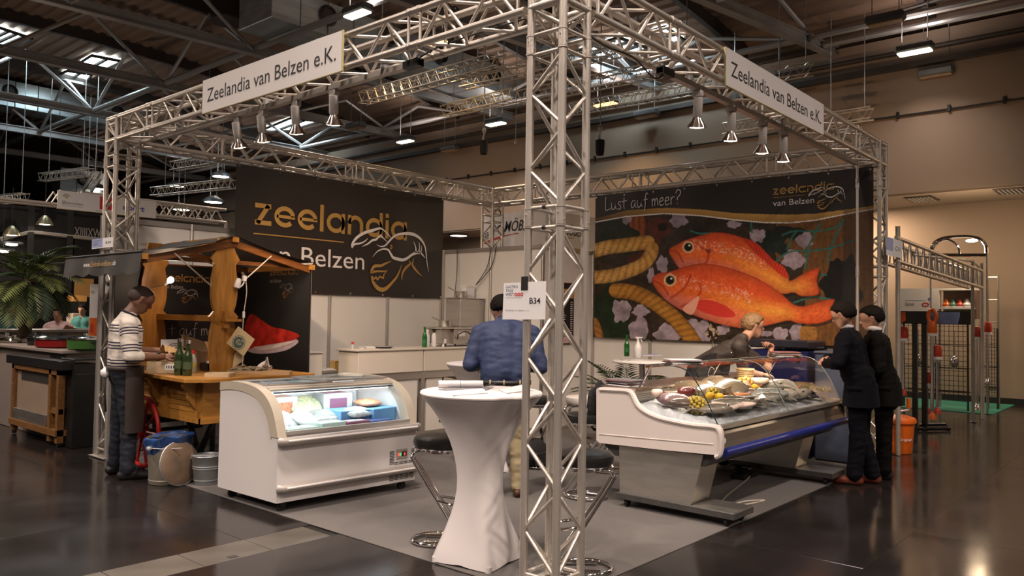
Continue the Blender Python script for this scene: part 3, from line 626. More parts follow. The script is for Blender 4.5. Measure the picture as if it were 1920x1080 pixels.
# ---- stand walls: aluminium posts and white panels
def wall_run(name, lab, p, q, h, posts, dirn, rail=True, base=0):
    """panels between posts along p->q; dirn: outward normal towards the stand"""
    p, q, dn = Vector(p), Vector(q), Vector(dirn); d = (q-p).normalized(); L = (q-p).length
    w_ = bpy.data.objects.new(name, None); COL.objects.link(w_); w_.location = p; PINV[w_.name] = Matrix.Translation(p).inverted(); w_['kind'] = 'structure'; w_['label'] = lab
    for a, c in zip(posts[:-1], posts[1:]):
        quick('panel', PANEL, w_, lambda b: b.prism([(a+.02, .03), (c-.02, .03), (c-.02, h-.03), (a+.02, h-.03)], p+dn*-.012+Vector((0, 0, base)), d, (0, 0, 1), dn*.01))
        if rail: quick('rail', ALUP, w_, lambda b: (b.prism([(a, h-.06), (c, h-.06), (c, h), (a, h)], p-dn*.02+Vector((0, 0, base)), d, (0, 0, 1), dn*.035), b.prism([(a, 0), (c, 0), (c, .05), (a, .05)], p-dn*.02+Vector((0, 0, base)), d, (0, 0, 1), dn*.035)))
    for a in posts:
        quick('post', ALUP, w_, lambda b: b.lathe([(.024, base), (.024, base+h)], p+d*a, 8, None, lambda v, an: v))
    return w_
HW = 2.59
wall_run('wall_back', 'white panel wall behind the dark logo banner', (1.60, 6.02, 0), (4.9, 6.02, 0), HW, [0, 1.20, 2.20, 3.26], (0, -1, 0))
wq, wq2 = at(193, 404, 'y', 6.44), at(360, 421, 'y', 6.44)
wall_run('wall_rear', 'white panel wall of the next stand behind the market cart and left column', (wq.x, 6.44, 0), (2.6, 6.44, 0), wq2.z, [0, (wq2.x-wq.x)-.98 if wq2.x-wq.x > 1.2 else .02, wq2.x-wq.x, wq2.x-wq.x+.98, 2.6-wq.x], (0, -1, 0))
wall_run('wall_left', 'white panel wall face of the cabin, left of its corner post', (4.9, 6.0, 0), (4.9, 4.05, 0), HW, [0, .98, 1.95], (-1, 0, 0))
wall_run('wall_front', 'white panel wall face of the cabin, right of its corner post', (4.9, 4.05, 0), (6.12, 4.05, 0), HW, [0, .98, 1.2], (0, -1, 0))
wall_run('wall_right', 'white panel wall below and behind the fish banner', (6.12, 4.05, 0), (6.12, .3, 0), HW, [0, .98, 1.95, 2.92, 3.75], (-1, 0, 0))
# ---- dark logo banner on the back left truss
BANM = mat('charcoal_banner', (.030, .025, .022), .42, var=.12, scale=1.2, bump=.25, bscale=2.2, rvar=.08)
EYE = mat('steel_eyelet', (.6, .58, .55), .3, 1)
def banner(lab, O, U, W, wd, h, nx=24, wav=.006, m=BANM, eyes=True, n_e=6):
    O, U, W = map(Vector, (O, U, W)); n = U.cross(W); t = thing('banner', lab, 'banner', O)
    b = MB(); b.grid(lambda a, c: O+U*(wd*a)+W*(h*c)+n*(wav*math.sin(a*17+c*3)*(1-.3*c)), nx, 10); b.build('cloth', m, t, 'all')
    if eyes:
        e = MB().lathe([(.007, .002), (.014, .002), (.014, -.002), (.007, -.002)], (0, 0, 0), 10).mesh('eyelet', EYE, True); Rm = Matrix((U, W, n)).transposed().to_4x4()
        for k in range(n_e+1):
            for f in (0, 1):
                put('eyelet', e, t, Matrix.Translation(O+U*(wd*(.01+.98*k/n_e))+W*(h*(.015+.97*f))+n*.012) @ Rm)
                if f: quick('tie', CABLE, t, lambda b: b.tube([O+U*(wd*(.01+.98*k/n_e))+W*(h*.985)+n*.006, O+U*(wd*(.01+.98*k/n_e))+W*(h+.05)-n*.02], .005, 5))
    return t
YB = 5.985
tl = at(443, 312, 'y', YB); br = at(828, 560, 'y', YB)
bl = banner('charcoal banner with gold company lettering and a lobster emblem', (tl.x, YB, br.z), (1, 0, 0), (0, 0, 1), br.x-tl.x, 3.385-br.z)
YP = YB-.012
a0 = at(477.5, 420.5, 'y', YP); a1 = at(763, 451.5, 'y', YP); a2 = at(481.0, 380, 'y', YP); xh = a2.z-a0.z; S0, wz = zeelandia_strokes()
vb0 = at(567, 497.5, 'y', YP); vb1 = at(684, 508, 'y', YP); lo = at(659.3, 482.6, 'y', YP); lo1 = at(804, 482.6, 'y', YP)
O0 = Vector((a0.x, YP, a0.z)); wdz = a1.x-a0.x
vw = (vb1.x-a0.x)
zee_logo(O0, (1, 0, 0), (0, 0, 1), xh, bl, GOLD, WINK, k=wdz/(wz*xh), vbx=-.05, vby=(vb0.z-a0.z)/xh, vbw=vw/xh, vbh=.93, lo=((lo.x-a0.x)/xh, (lo.z-a0.z)/xh), lw=(lo1.x-lo.x)/xh)
LOGO_K = dict(k=wdz/(wz*xh), vbx=-.05, vby=(vb0.z-a0.z)/xh, vbw=vw/xh, vbh=.93, lo=((lo.x-a0.x)/xh, (lo.z-a0.z)/xh), lw=(lo1.x-lo.x)/xh)
# ---- the fish banner (a flat print: the picture is stored as colour on the banner's own grid)
class Paint:
    def __init__(s, X, Y): s.X, s.Y = X, Y; s.c = np.zeros((X.size, 3))
    def inside(s, P):
        P = np.array(P, float); r = np.zeros(s.X.size, bool); m = (s.X >= P[:, 0].min()) & (s.X <= P[:, 0].max()) & (s.Y >= P[:, 1].min()) & (s.Y <= P[:, 1].max()); x, y = s.X[m], s.Y[m]; q = np.zeros(x.size, bool); j = len(P)-1
        for i in range(len(P)):
            xi, yi = P[i]; xj, yj = P[j]; k = ((yi > y) != (yj > y)) & (x < (xj-xi)*(y-yi)/((yj-yi) or 1e-9)+xi); q ^= k; j = i
        r[m] = q; return r
    def put(s, m, col, a=1): 
        col = np.array(col); col = col[m] if col.ndim == 2 else col; a = a[m][:, None] if isinstance(a, np.ndarray) else a; s.c[m] = s.c[m]*(1-a)+col*a
    def dist(s, pts):
        best = np.full(s.X.size, 1e9); tt = np.zeros(s.X.size); L = 0; side = np.zeros(s.X.size)
        for (x0, y0), (x1, y1) in zip(pts[:-1], pts[1:]):
            dx, dy = x1-x0, y1-y0; l = math.hypot(dx, dy) or 1e-9; t = np.clip(((s.X-x0)*dx+(s.Y-y0)*dy)/l/l, 0, 1); ex, ey = s.X-(x0+t*dx), s.Y-(y0+t*dy); d = np.hypot(ex, ey); k = d < best
            best[k] = d[k]; tt[k] = (L+t*l)[k]; side[k] = ((ex*-dy+ey*dx)/l)[k]; L += l
        return best, tt, side
rng = np.random.default_rng(3)
def vnoise(X, Y, sc, seed=0, oct_=4):
    out = np.zeros(X.size); amp = 1; tot = 0
    for o in range(oct_):
        r = np.random.default_rng(seed+o); g = r.random((64, 64)); x = X/sc*(2**o)+seed*3.1; y = Y/sc*(2**o)+seed*1.7; xi = np.floor(x).astype(int); yi = np.floor(y).astype(int); fx = x-xi; fy = y-yi; fx = fx*fx*(3-2*fx); fy = fy*fy*(3-2*fy)
        v = g[xi % 64, yi % 64]*(1-fx)*(1-fy)+g[(xi+1) % 64, yi % 64]*fx*(1-fy)+g[xi % 64, (yi+1) % 64]*(1-fx)*fy+g[(xi+1) % 64, (yi+1) % 64]*fx*fy; out += v*amp; tot += amp; amp *= .55
    return out/tot
def lc(h): return np.array(lin(h))
XF = 6.045; YL, YR, ZB_, ZT_ = 3.985, .06, 1.30, 3.40
nu, nv = 640, 345
gy, gz = np.meshgrid(np.linspace(YL, YR, nu+1), np.linspace(ZB_, ZT_, nv+1)); gy, gz = gy.ravel(), gz.ravel()
D = np.stack([np.full(gy.size, XF-CAMP[0]), gy-CAMP[1], gz-CAMP[2]], 1); dz = D @ np.array(_f)
GX = ((960+FOC*(D @ np.array(_r))/dz)-1100)*3.273; GY = ((540-FOC*(D @ np.array(_u))/dz)-320)*3.273   # where the print's motif lies, in the motif's own units
P = Paint(GX, GY); n1 = vnoise(GX, GY, 60, 1); n2 = vnoise(GX, GY, 14, 5); n3 = vnoise(GX, GY, 200, 9, 3)
P.c[:] = lc('#33291f')*(0.35+1.5*n1[:, None]*n2[:, None]*1.6)
wd_ = .5+.5*np.sin(GX*.16+6*n1); m = (GX > 1330) | ((GX > 250) & (GX < 370) & (GY < 470)); wob = GX+40*n1
P.put((wob > 1350) | ((wob > 1180) & (GY < 560)), (lc('#6b4724')[None]*(.45+.9*n2+.25*wd_)[:, None]).clip(0, 1)); P.put((wob > 280) & (wob < 385) & (GY < 420), lc('#8a4a26')[None]*(.5+.6*wd_+.3*n2)[:, None])
def blob(cx, cy, rx, ry, seed, amp=.35): return [(cx+rx*(1+amp*(math.sin(3*a+seed)*.5+math.sin(7*a+seed*2)*.35))*math.cos(a), cy+ry*(1+amp*(math.sin(4*a+seed*1.3)*.5+math.sin(9*a+seed)*.3))*math.sin(a)) for a in np.linspace(0, 2*PI, 40)]
for (cx, cy, rx, ry, h_) in ((150, 880, 130, 190, '#12240f'), (170, 370, 130, 90, '#1a2413'), (1570, 690, 120, 170, '#0d0c0c'), (1130, 440, 110, 80, '#17231c'), (1240, 380, 90, 40, '#1c2018'), (700, 350, 60, 50, '#241c14')):
    m = P.inside(blob(cx, cy, rx, ry, cx)); P.put(m, lc(h_)[None]*(.3+2.2*n2*n1*1.4)[:, None])
for (cx, cy, r) in ((440, 350, 78),): # rusty iron ring
    m = P.inside(blob(cx, cy, r, r*.8, 2, .12)); P.put(m, lc('#54281a')[None]*(.4+1.4*n1)[:, None])
d_, t_, s_ = P.dist(sc2([(500, 330), (430, 420), (380, 500), (270, 550)], 6)); P.put(d_ < 26, lc('#4a2418')[None]*(.4+1.2*n1)[:, None]); m = P.inside(blob(465, 345, 30, 26, 4, .1)); P.put(m, lc('#1c0f0b'))
ICE = [(565, 300, 52, 48), (900, 330, 45, 22), (1050, 400, 48, 42), (1340, 425, 52, 48), (1268, 545, 70, 56), (212, 862, 55, 72), (320, 990, 58, 90), (500, 1000, 82, 58), (700, 985, 70, 72), (838, 975, 40, 30), (465, 575, 36, 52), (395, 640, 22, 50), (245, 300, 30, 28), (1190, 1005, 45, 44), (1290, 990, 42, 55), (330, 860, 50, 36), (1100, 1000, 40, 18), (640, 940, 45, 30)]
for i, (cx, cy, rx, ry) in enumerate(ICE):
    m = P.inside(blob(cx, cy, rx, ry, i*1.7, .30)); sh = .62+.55*n1+.35*(n2-.5)-.25*((GY-cy)/ry)*.3; fc_ = np.floor(vnoise(GX, GY, 34, 40+i, 2)*6)/6; P.put(m, (lc('#b3a2ae')[None]*(sh*(.62+.7*fc_))[:, None]).clip(0, 1), .9)
m = P.inside(blob(1360, 1005, 55, 60, 3, .15)); P.put(m, lc('#9a6c34')[None]*(.4+1.1*n2)[:, None]); m = P.inside(blob(770, 990, 40, 50, 6, .3)); P.put(m, (lc('#b9a48a')[None]*(n2 > .5)[:, None]+lc('#2a1a12')[None]*(n2 <= .5)[:, None]))
for pts in ([(640, 370), (690, 385), (760, 382)], [(1200, 395), (1280, 370), (1400, 372), (1520, 350), (1580, 300)], [(1230, 480), (1260, 410), (1290, 370)], [(1440, 320), (1400, 380), (1360, 470), (1340, 520)], [(1160, 560), (1240, 500), (1380, 490), (1500, 475), (1640, 425)], [(1580, 300), (1540, 380), (1500, 470), (1480, 560)], [(1360, 500), (1340, 600)], [(1010, 320), (1015, 380)], [(1270, 810), (1330, 790), (1400, 775), (1500, 790)], [(1400, 640), (1470, 640)]):
    d_, t_, s_ = P.dist(sc2(pts, 5)); P.put(d_ < 5.5, lc('#2e6a60')[None]*(.6+.8*n2)[:, None])
def rope(pts, r, c1, c2, lay=46):
    d_, t_, s_ = P.dist(sc2(pts, 8)); m = d_ < r; u = s_/r; ph = (t_+u*lay*.55)/lay; q = np.abs((ph % 1)-.5)*2; shade = (.22+.85*np.sqrt(np.clip(1-u*u, 0, 1)))*(.62+.45*np.clip(q*1.5, 0, 1))*(.55+.9*vnoise(t_*.6+s_*.5, s_*3-t_*.2, 9, 77)); P.put(m, (lc(c1)[None]*(1-n1[:, None])+lc(c2)[None]*n1[:, None])*shade[:, None]*1.15)
rope([(40, 495), (130, 470), (230, 458), (330, 445), (372, 440)], 44, '#d8ac62', '#a9762f'); rope([(40, 655), (150, 645), (260, 615), (350, 570), (395, 510), (400, 480)], 42, '#dcb068', '#a8742e')
rope([(185, 735), (300, 752), (400, 800), (500, 870), (590, 960), (660, 1060)], 48, '#c08a3a', '#8a561e', 40); rope([(50, 930), (75, 1000), (80, 1060)], 26, '#b07a3a', '#7a4a1c')
FISH1 = sc2([(505, 487), (560, 450), (610, 425), (700, 397), (790, 378), (880, 388), (960, 413), (1040, 452), (1105, 512), (1150, 560), (1205, 592), (1238, 640), (1250, 675), (1330, 632), (1425, 597), (1412, 675), (1425, 757), (1320, 770), (1270, 748), (1200, 757), (1100, 725), (900, 640), (730, 600), (610, 598), (570, 600), (530, 545)], 5, True)
FISH2 = sc2([(400, 665), (440, 630), (510, 620), (600, 590), (700, 570), (800, 580), (900, 605), (1000, 640), (1100, 690), (1200, 760), (1262, 815), (1330, 832), (1430, 803), (1520, 790), (1500, 850), (1525, 893), (1430, 937), (1300, 937), (1240, 920), (1150, 940), (1050, 962), (950, 966), (850, 950), (760, 925), (640, 882), (560, 845), (480, 790), (420, 720)], 5, True)
def fish_print(poly, eye, axis, back, seed, belly):
    m = P.inside([(x+10, y+16) for x, y in poly]); P.put(m, lc('#160d09'), .7); m = P.inside(poly)
    d_, t_, s_ = P.dist(axis); v = np.clip(s_/95, -1, 1); red = lc('#e2492a'); org = lc('#ee7d36'); yel = lc('#f2ab45'); a = np.clip((t_-250)/500, 0, 1)*np.clip(1-np.abs(v-.15)*1.3, 0, 1); base = red[None]*(1-np.clip(.35+.4*n1+.25*v, 0, 1)[:, None])+org[None]*np.clip(.35+.4*n1+.25*v, 0, 1)[:, None]
    base = base*(1-a[:, None]*.8)+yel[None]*a[:, None]*.8; pk = np.clip((v-.35)*1.8, 0, 1)*np.clip(1-t_/900, 0, 1); base = base*(1-pk[:, None]*.7)+lc('#e88a86')[None]*pk[:, None]*.7
    tl_ = np.clip((t_-830)/120, 0, 1); base = base*(1-tl_[:, None]*.8)+lc('#ea5a2e')[None]*tl_[:, None]*(.75+.4*n2[:, None])*.8
    base = base*(.72+.5*n2+.10*np.sin(GX*.5+GY*.35)*np.sin(GX*.33-GY*.5))[:, None]; P.put(m, base.clip(0, 1)); d2, _, _ = P.dist(list(poly)+[poly[0]]); sh_ = .52+.48*np.clip(d2/70, 0, 1)**.6; P.c[m] *= sh_[m][:, None]*(.86+.28*n3[m][:, None]); P.put(m & (d2 < 5), lc('#8a2014'), .5)
    gl = vnoise(GX, GY, 9, seed); P.put(m & (v < .0) & (v > -.75) & (t_ > 90) & (t_ < 620), lc('#ffd9c0'), np.clip((gl-.52)*2.2, 0, .55)); st_ = vnoise(GX*.35+GY*.9, GY*2.2-GX*.5, 16, seed+2); P.put(m, lc('#c8381e'), np.clip((st_-.55)*1.6, 0, .45))
    ex, ey, er = eye; r_ = np.hypot(GX-ex, GY-ey); P.put(r_ < er, lc('#e8cfa8')); P.put(r_ < er*.86, lc('#b08a58')); P.put(r_ < er*.66, lc('#14100f')); P.put(np.hypot(GX-ex-er*.2, GY-ey+er*.25) < er*.17, lc('#f4efe8'))
    for g in back:
        d_, t_, s_ = P.dist(sc2(g, 6)); P.put((d_ < 7) & m, lc('#a82a1c'), .65)
    for q in belly:
        mm = P.inside(sc2(q, 5, True)); ray = .5+.5*np.sin((GY-q[0][1])*.55-(GX-q[0][0])*.05); P.put(mm, lc('#dc3f34')[None]*(.75+.35*ray)[:, None])
fish_print(FISH1, (624, 469, 36), [(505, 487), (700, 490), (900, 520), (1080, 610), (1250, 705), (1420, 680)], [[(700, 470), (745, 500), (735, 560), (690, 595)], [(505, 490), (560, 505), (590, 560)]], 21, [])
for q in ([(960, 413), (1050, 450), (1110, 512), (1160, 560), (1210, 590), (1240, 660), (1190, 640), (1100, 560), (1020, 490)],):
    mm = P.inside(sc2(q, 5, True)); P.put(mm, lc('#cf3b22')[None]*(.6+.5*(.5+.5*np.sin(GX*.35+GY*.1)))[:, None])
P.put(np.hypot(GX-748, GY-492) < 15, lc('#5a2a2a'), .7)
fish_print(FISH2, (512, 672, 38), [(400, 672), (620, 720), (850, 770), (1050, 830), (1260, 868), (1520, 845)], [[(690, 690), (700, 740), (650, 800), (580, 835)], [(640, 640), (600, 720), (520, 780)], [(400, 672), (460, 700), (500, 760)]], 33, [[(680, 800), (760, 795), (860, 835), (915, 890), (830, 900), (720, 870), (668, 840)]])
mm = P.inside(sc2([(590, 850), (640, 800), (690, 770), (670, 850), (640, 885)], 5, True)); P.put(mm, lc('#f0b49c'), .8)
# charcoal head of the banner with the gold wave and white line
wx = np.array([-40, 60, 250, 480, 700, 900, 1100, 1250, 1400, 1645, 1800]); w1 = np.interp(GX, wx, [310, 292, 243, 228, 238, 260, 268, 270, 264, 232, 210]); w2 = np.interp(GX, wx, [335, 314, 280, 263, 276, 301, 319, 320, 304, 256, 228])
m = GY < w2; f_ = np.clip((GY-w1)/(w2-w1+1e-6), 0, 1); gx_ = np.clip((GX-60)/400, 0, 1); gold = lc('#5a4526')[None]*(1-gx_[:, None])+lc('#b98f4c')[None]*gx_[:, None]; P.put(m, gold*(1.1-.35*f_)[:, None]); P.put(GY < w1, np.array((.030, .025, .022))[None]*(.9+.2*n3)[:, None]); P.put((GY > w2-3.5) & (GY < w2+4), lc('#e9e2da')); P.put(GX > 1572, np.array((.02, .017, .016))[None]*(.8+.4*n3)[:, None], np.clip((GX-1566)/20, 0, 1)*.55)
ban = thing('banner', 'large banner printed with two red fish, ropes and ice', 'banner', (XF, (YL+YR)/2, ZB_))
me = bpy.data.meshes.new('cloth'); vv = np.stack([XF+.004*np.sin(gy*6+gz), gy, gz], 1); idx = np.arange((nu+1)*(nv+1)).reshape(nv+1, nu+1)
ff = np.stack([idx[:-1, :-1], idx[:-1, 1:], idx[1:, 1:], idx[1:, :-1]], -1).reshape(-1, 4)
me.from_pydata(vv.tolist(), [], ff.tolist()); set_col(me, P.c.clip(0, 1)); me.materials.append(attr_mat('fish_banner_print', .35, .5)); me.polygons.foreach_set('use_smooth', [True]*len(me.polygons)); put('cloth', me, ban)
for k in range(9):
    y = YL-.03-(YL-YR-.06)*k/8; quick('eyelet', EYE, ban, lambda b: b.lathe([(.006, .002), (.013, .002), (.013, -.002), (.006, -.002)], (XF-.01, y, ZT_-.03), 10, Matrix.Rotation(PI/2, 3, 'Y'))); quick('tie', CABLE, ban, lambda b: b.tube([(XF-.004, y, ZT_-.03), (XF+.015, y, ZT_+.05)], .005, 5))
XP = XF-.010; UY = Vector((0, -1, 0)); UZ = Vector((0, 0, 1))
def fb(cx, cy): return at(1100+cx/3.273, 320+cy/3.273, 'x', XP)
h0 = fb(115, 245); h1 = fb(580, 195); b_ = MB(); wtot = sum(HAND[c][1] for c in 'Lust auf meer?'); handwriting(b_, 'Lust auf meer?', h0, UY, Vector((0, (h1.y-h0.y)*0, 1)), (h0.y-h1.y)/wtot, .011); b_.build('lettering', WINK, ban)
z0 = fb(1145, 150); z1 = fb(1530, 120); x_ = fb(1147, 98); xh2 = (z0.y-z1.y)/(wz*LOGO_K['k']); zee_logo(z0, UY, UZ, xh2*.97, ban, GOLD, WINK, **LOGO_K)
for a_, b_2, e_ in (((8.6, 3.6, 2.6), (12.95, 3.9, 5.3), 150), ((8.8, 1.2, 2.7), (12.95, 1.3, 5.0), 120), ((9.5, 11.5, 2.4), (12.95, 12.5, 5.2), 170)):   # lamps of the stands behind, shining up the hall wall
    l = bpy.data.lights.new('neighbour_spot', 'SPOT'); l.energy = e_; l.color = (1, .62, .34); l.spot_size = math.radians(60); l.spot_blend = 1; l.shadow_soft_size = .08
    o = bpy.data.objects.new('neighbour_spot', l); COL.objects.link(o); o.location = a_; o.rotation_euler = aim(a_, b_2)
# ================================================================ FURNITURE OF THE STAND
# ---- chest freezer with a curved glass front
FB = Vector((-.074, 3.607, 0)); FX = Vector((.99843, -.05599, 0)); FY = Vector((.0125, -.99992, 0)); FZ = Vector((0, 0, 1)); FL, FD = 1.393, .88
def FP(a, d, z): return FB+FX*a+FY*d+FZ*z
FWH = mat('freezer_white', (.72, .68, .66), .32, var=.02, scale=2); FBEI = mat('freezer_beige_trim', (.50, .44, .35), .38, var=.03); FGREY = mat('freezer_grey_trim', (.40, .36, .33), .35, .2, var=.04); FLIN = mat('freezer_liner', (.85, .88, .9), .4, var=.02)
TUBEG = mat('freezer_tube_light', (.9, 1, 1), .3, var=0, emit=(.80, .95, 1.0), estr=3)
frz = thing('chest_freezer', 'white chest freezer on castors with a curved lit glass front', 'freezer', FP(FL/2, FD/2, 0))
PROF = sc2([(0, .985), (.22, 1.003), (.45, .993), (.63, .952), (.75, .873), (.825, .77), (.872, .645)], 4)
side = [(0, .09)]+PROF+[(.88, .60), (.88, .09)]
inner = [(d*.93+.02, z-.085+.0*d) for d, z in PROF]
for a, nm in ((0, 'side_panel'), (FL-.03, 'side_panel')):
    quick(nm, FWH, frz, lambda b: b.prism(side, FP(a, 0, 0), FY, FZ, FX*.03))
    o_ = a-.006 if a == 0 else a-.045
    quick('end_trim', FBEI, frz, lambda b: b.prism(PROF+[(.885, .60), (.79, .60)]+list(reversed([(d*.90+.0, z-.07) for d, z in PROF])), FP(o_, 0, .004), FY, FZ, FX*.08))
quick('front_panel', FWH, frz, lambda b: b.prism([(.03, .09), (FL-.03, .09), (FL-.03, .62), (.03, .62)], FP(0, .86, 0), FX, FZ, FY*.02))
quick('back_panel', FWH, frz, lambda b: b.prism([(.03, .09), (FL-.03, .09), (FL-.03, .97), (.03, .97)], FP(0, 0, 0), FX, FZ, FY*.04))
quick('liner', FLIN, frz, lambda b: (b.prism([(.03, .40), (FL-.03, .40), (FL-.03, .44), (.03, .44)], FP(0, .04, 0), FX, FZ, FY*.82), b.prism([(.04, .44), (FL-.04, .44), (FL-.04, .95), (.04, .95)], FP(0, .05, 0), FX, FZ, FY*.02), b.prism([(.03, .44), (FL-.03, .44), (FL-.03, .615), (.03, .615)], FP(0, .82, 0), FX, FZ, FY*.03)))
quick('bottom', FGREY, frz, lambda b: b.prism([(.02, .09), (FL-.02, .09), (FL-.02, .12), (.02, .12)], FP(0, .02, 0), FX, FZ, FY*.85))
cg = PROF[14:]
quick('front_glass', glass('freezer_glass', (.93, .98, .99), .95, power=9), frz, lambda b: [b.add([FP(.09, d0*.985, z0-.012), FP(FL-.09, d0*.985, z0-.012), FP(FL-.09, d1*.985, z1-.012), FP(.09, d1*.985, z1-.012)], [(0, 1, 2, 3)]) for (d0, z0), (d1, z1) in zip(cg[:-1], cg[1:])])
quick('glass_frame', FGREY, frz, lambda b: (b.prism([(.07, -.02), (FL-.07, -.02), (FL-.07, .035), (.07, .035)], FP(0, .845, .610), FX, FZ, FY*.035), b.prism([(.07, .0), (FL-.07, .0), (FL-.07, .04), (.07, .04)], FP(0, .615, .945), FX, (FZ*.55-FY*.8), FY*.02+FZ*.01)), False)
quick('top_rail', FBEI, frz, lambda b: b.prism([(.075, 0), (FL-.075, 0), (FL-.075, .085), (.075, .085)], FP(0, .635, .946), FX, (-FY*.95+FZ*.30), FZ*.016))
quick('glass_seal', BLACKP, frz, lambda b: b.prism([(.09, 0), (FL-.09, 0), (FL-.09, .022), (.09, .022)], FP(0, .665, .928), FX, (-FY*.9+FZ*.4), FZ*.004+FY*.004))
for a0_, a1_, dz_ in ((.08, .72, .0), (.66, FL-.08, .014)):
    ld = quick('glass_lid', glass('lid_glass', (.92, .97, .99), .93, power=14), frz, lambda b: b.prism([(a0_, .04), (a1_, .04), (a1_, .555), (a0_, .555)], FP(0, 0, .987+dz_), FX, FY, FZ*.006))
    quick('lid_frame', FGREY, ld, lambda b: (b.prism([(a0_, .03), (a1_, .03), (a1_, .055), (a0_, .055)], FP(0, 0, .983+dz_), FX, FY, FZ*.014), b.prism([(a0_, .54), (a1_, .54), (a1_, .565), (a0_, .565)], FP(0, 0, .983+dz_), FX, FY, FZ*.014), b.prism([(a0_, .05), (a0_+.022, .05), (a0_+.022, .545), (a0_, .545)], FP(0, 0, .983+dz_), FX, FY, FZ*.014), b.prism([(a1_-.022, .05), (a1_, .05), (a1_, .545), (a1_-.022, .545)], FP(0, 0, .983+dz_), FX, FY, FZ*.014)))
hd = quick('lid_handle', FBEI, frz, lambda b: b.tube([FP(1.17+.085*math.cos(t), .22+.15*math.sin(t), 1.012) for t in np.linspace(0, 2*PI, 24)[:-1]], .012, 8, closed=True), True)
def bumper(z):
    b = MB(); b.tube([FP(.02, .89, z), FP(.0, .905, z), FP(.03, .915, z), FP(FL-.03, .915, z), FP(FL, .905, z), FP(FL-.02, .89, z)], .034, 10); b.build('bumper', FGREY, frz, True)
    quick('bumper_strip', FWH, frz, lambda b: b.tube([FP(.05, .943, z+.004), FP(FL-.04, .943, z+.004)], .011, 8), True)
bumper(.575); bumper(.205)
SLOT = mat('vent_slot', (.015, .014, .014), .7)
def slots(a, z, wd, n): 
    for k in range(n): quick('vent_slot', SLOT, frz, lambda b: b.prism([(a, z+k*.0135), (a+wd, z+k*.0135), (a+wd, z+k*.0135+.0065), (a, z+k*.0135+.0065)], FP(0, .879, 0), FX, FZ, FY*.0025))
slots(1.10, .26, .05, 9); slots(1.345, .26, .038, 9)
for k in range(4): slots(1.155+.052*k, .252, .044, 2)
for k in range(5): slots(1.10+.056*k, .115, .048, 5)
cp = quick('control_panel', FGREY, frz, lambda b: b.bbox((0, 0, 0), (.125, .012, .085), .004, Matrix.Translation(FP(1.17, .879, .30)) @ Matrix((FX, FY, FZ)).transposed().to_4x4()))
quick('display', BLACKP, cp, lambda b: b.prism([(1.225, .322), (1.28, .322), (1.28, .362), (1.225, .362)], FP(0, .889, 0), FX, FZ, FY*.004))
LEDR = mat('red_led', (.6, .02, .02), .4, emit=(1, .04, .03), estr=2.2); LEDG = mat('green_led', (.02, .4, .1), .4, emit=(.05, .8, .25), estr=.8)
for a, m_ in ((1.185, LEDR), (1.205, LEDG), (1.25, LEDR)): quick('switch', m_, cp, lambda b: b.prism([(a, .328), (a+.012, .328), (a+.012, .352), (a, .352)], FP(0, .890, 0), FX, FZ, FY*.0055))
for a, d in ((.09, .80), (FL-.09, .80), (.09, .08), (FL-.09, .08)):
    p = FP(a, d, .042); quick('castor', BLACKP, frz, lambda b: (b.lathe([(.012, -.014), (.040, -.014), (.042, -.006), (.042, .006), (.040, .014), (.012, .014)], p, 14, Matrix.Rotation(PI/2, 3, 'X')), b.box((p.x-.02, p.y-.024, p.z+.0), (p.x+.02, p.y-.017, .092)), b.box((p.x-.02, p.y+.017, p.z), (p.x+.02, p.y+.024, .092))))
quick('light_tube', TUBEG, frz, lambda b: b.tube([FP(.10, .60, .925), FP(FL-.10, .60, .925)], .011, 8))
area_light('freezer_light', FP(FL/2, .58, .91), 1.1, .05, 5.5, (.78, .93, 1.0), aim((0, 0, 0), FY*-.35+FZ*-1)).rotation_euler = (0.35, 0, math.atan2(FX.y, FX.x))
text('JUKA', FP(.115, .874, .632), FX, FZ, .018, BLACKP, frz, width=.05)
# goods in the freezer
def packet(name, lab, a, d, z, sx, sy, sz, rz, m, cat, tilt=0, soft=False, band=None, group='frozen goods in the chest freezer'):
    M = Matrix.Translation(FP(a, d, z)) @ Matrix.Rotation(rz, 4, 'Z') @ Matrix.Rotation(tilt, 4, 'X'); t = thing(name, lab, cat, FP(a, d, z), group=group)
    if soft:
        b = MB(); b.ell((0, 0, sz/2), (sx/2, sy/2, sz/2), 16, 8, None, lambda q: (q.x*(1+.25*abs(q.y/(sy/2))**2), q.y*(1+.25*abs(q.x/(sx/2))**2), q.z*(1+.25*noise.noise(Vector((q.x*18+a*9, q.y*18, d)))))); me = b.mesh('bag', m, 'all'); me.transform(M); put('bag', me, t)
    else:
        me = MB().bbox((-sx/2, -sy/2, 0), (sx/2, sy/2, sz), .005).mesh('carton', m); me.transform(M); put('carton', me, t)
    if band:
        me = MB().box((-sx*.3, -sy/2-.002, sz*.2), (sx*.3, -sy/2, sz*.8)).mesh('print', band); me.transform(M); put('print', me, t)
        me = MB().box((-sx*.35, -sy*.3, sz), (sx*.35, sy*.3, sz+.002)).mesh('print', band); 
        if not soft: me.transform(M); put('print', me, t)
BXB = mat('blue_carton', (.14, .33, .60), .5, var=.1); BXW = mat('white_carton', (.58, .60, .62), .5); BXT = mat('pale_green_carton', (.55, .68, .62), .5, var=.1); BXP = mat('plum_carton', (.28, .10, .16), .5); BGS = mat('shrimp_bag', (.62, .22, .12), .3, var=.4, scale=40); BGW = mat('clear_bag', (.46, .50, .52), .2, var=.5, scale=35, coat=.6); BGK = mat('mussel_bag', (.20, .20, .18), .3, var=.9, scale=45, coat=.5); BXN = mat('navy_carton', (.06, .10, .28), .5); BGY = mat('vegetable_bag', (.60, .60, .30), .3, var=.5, scale=50)
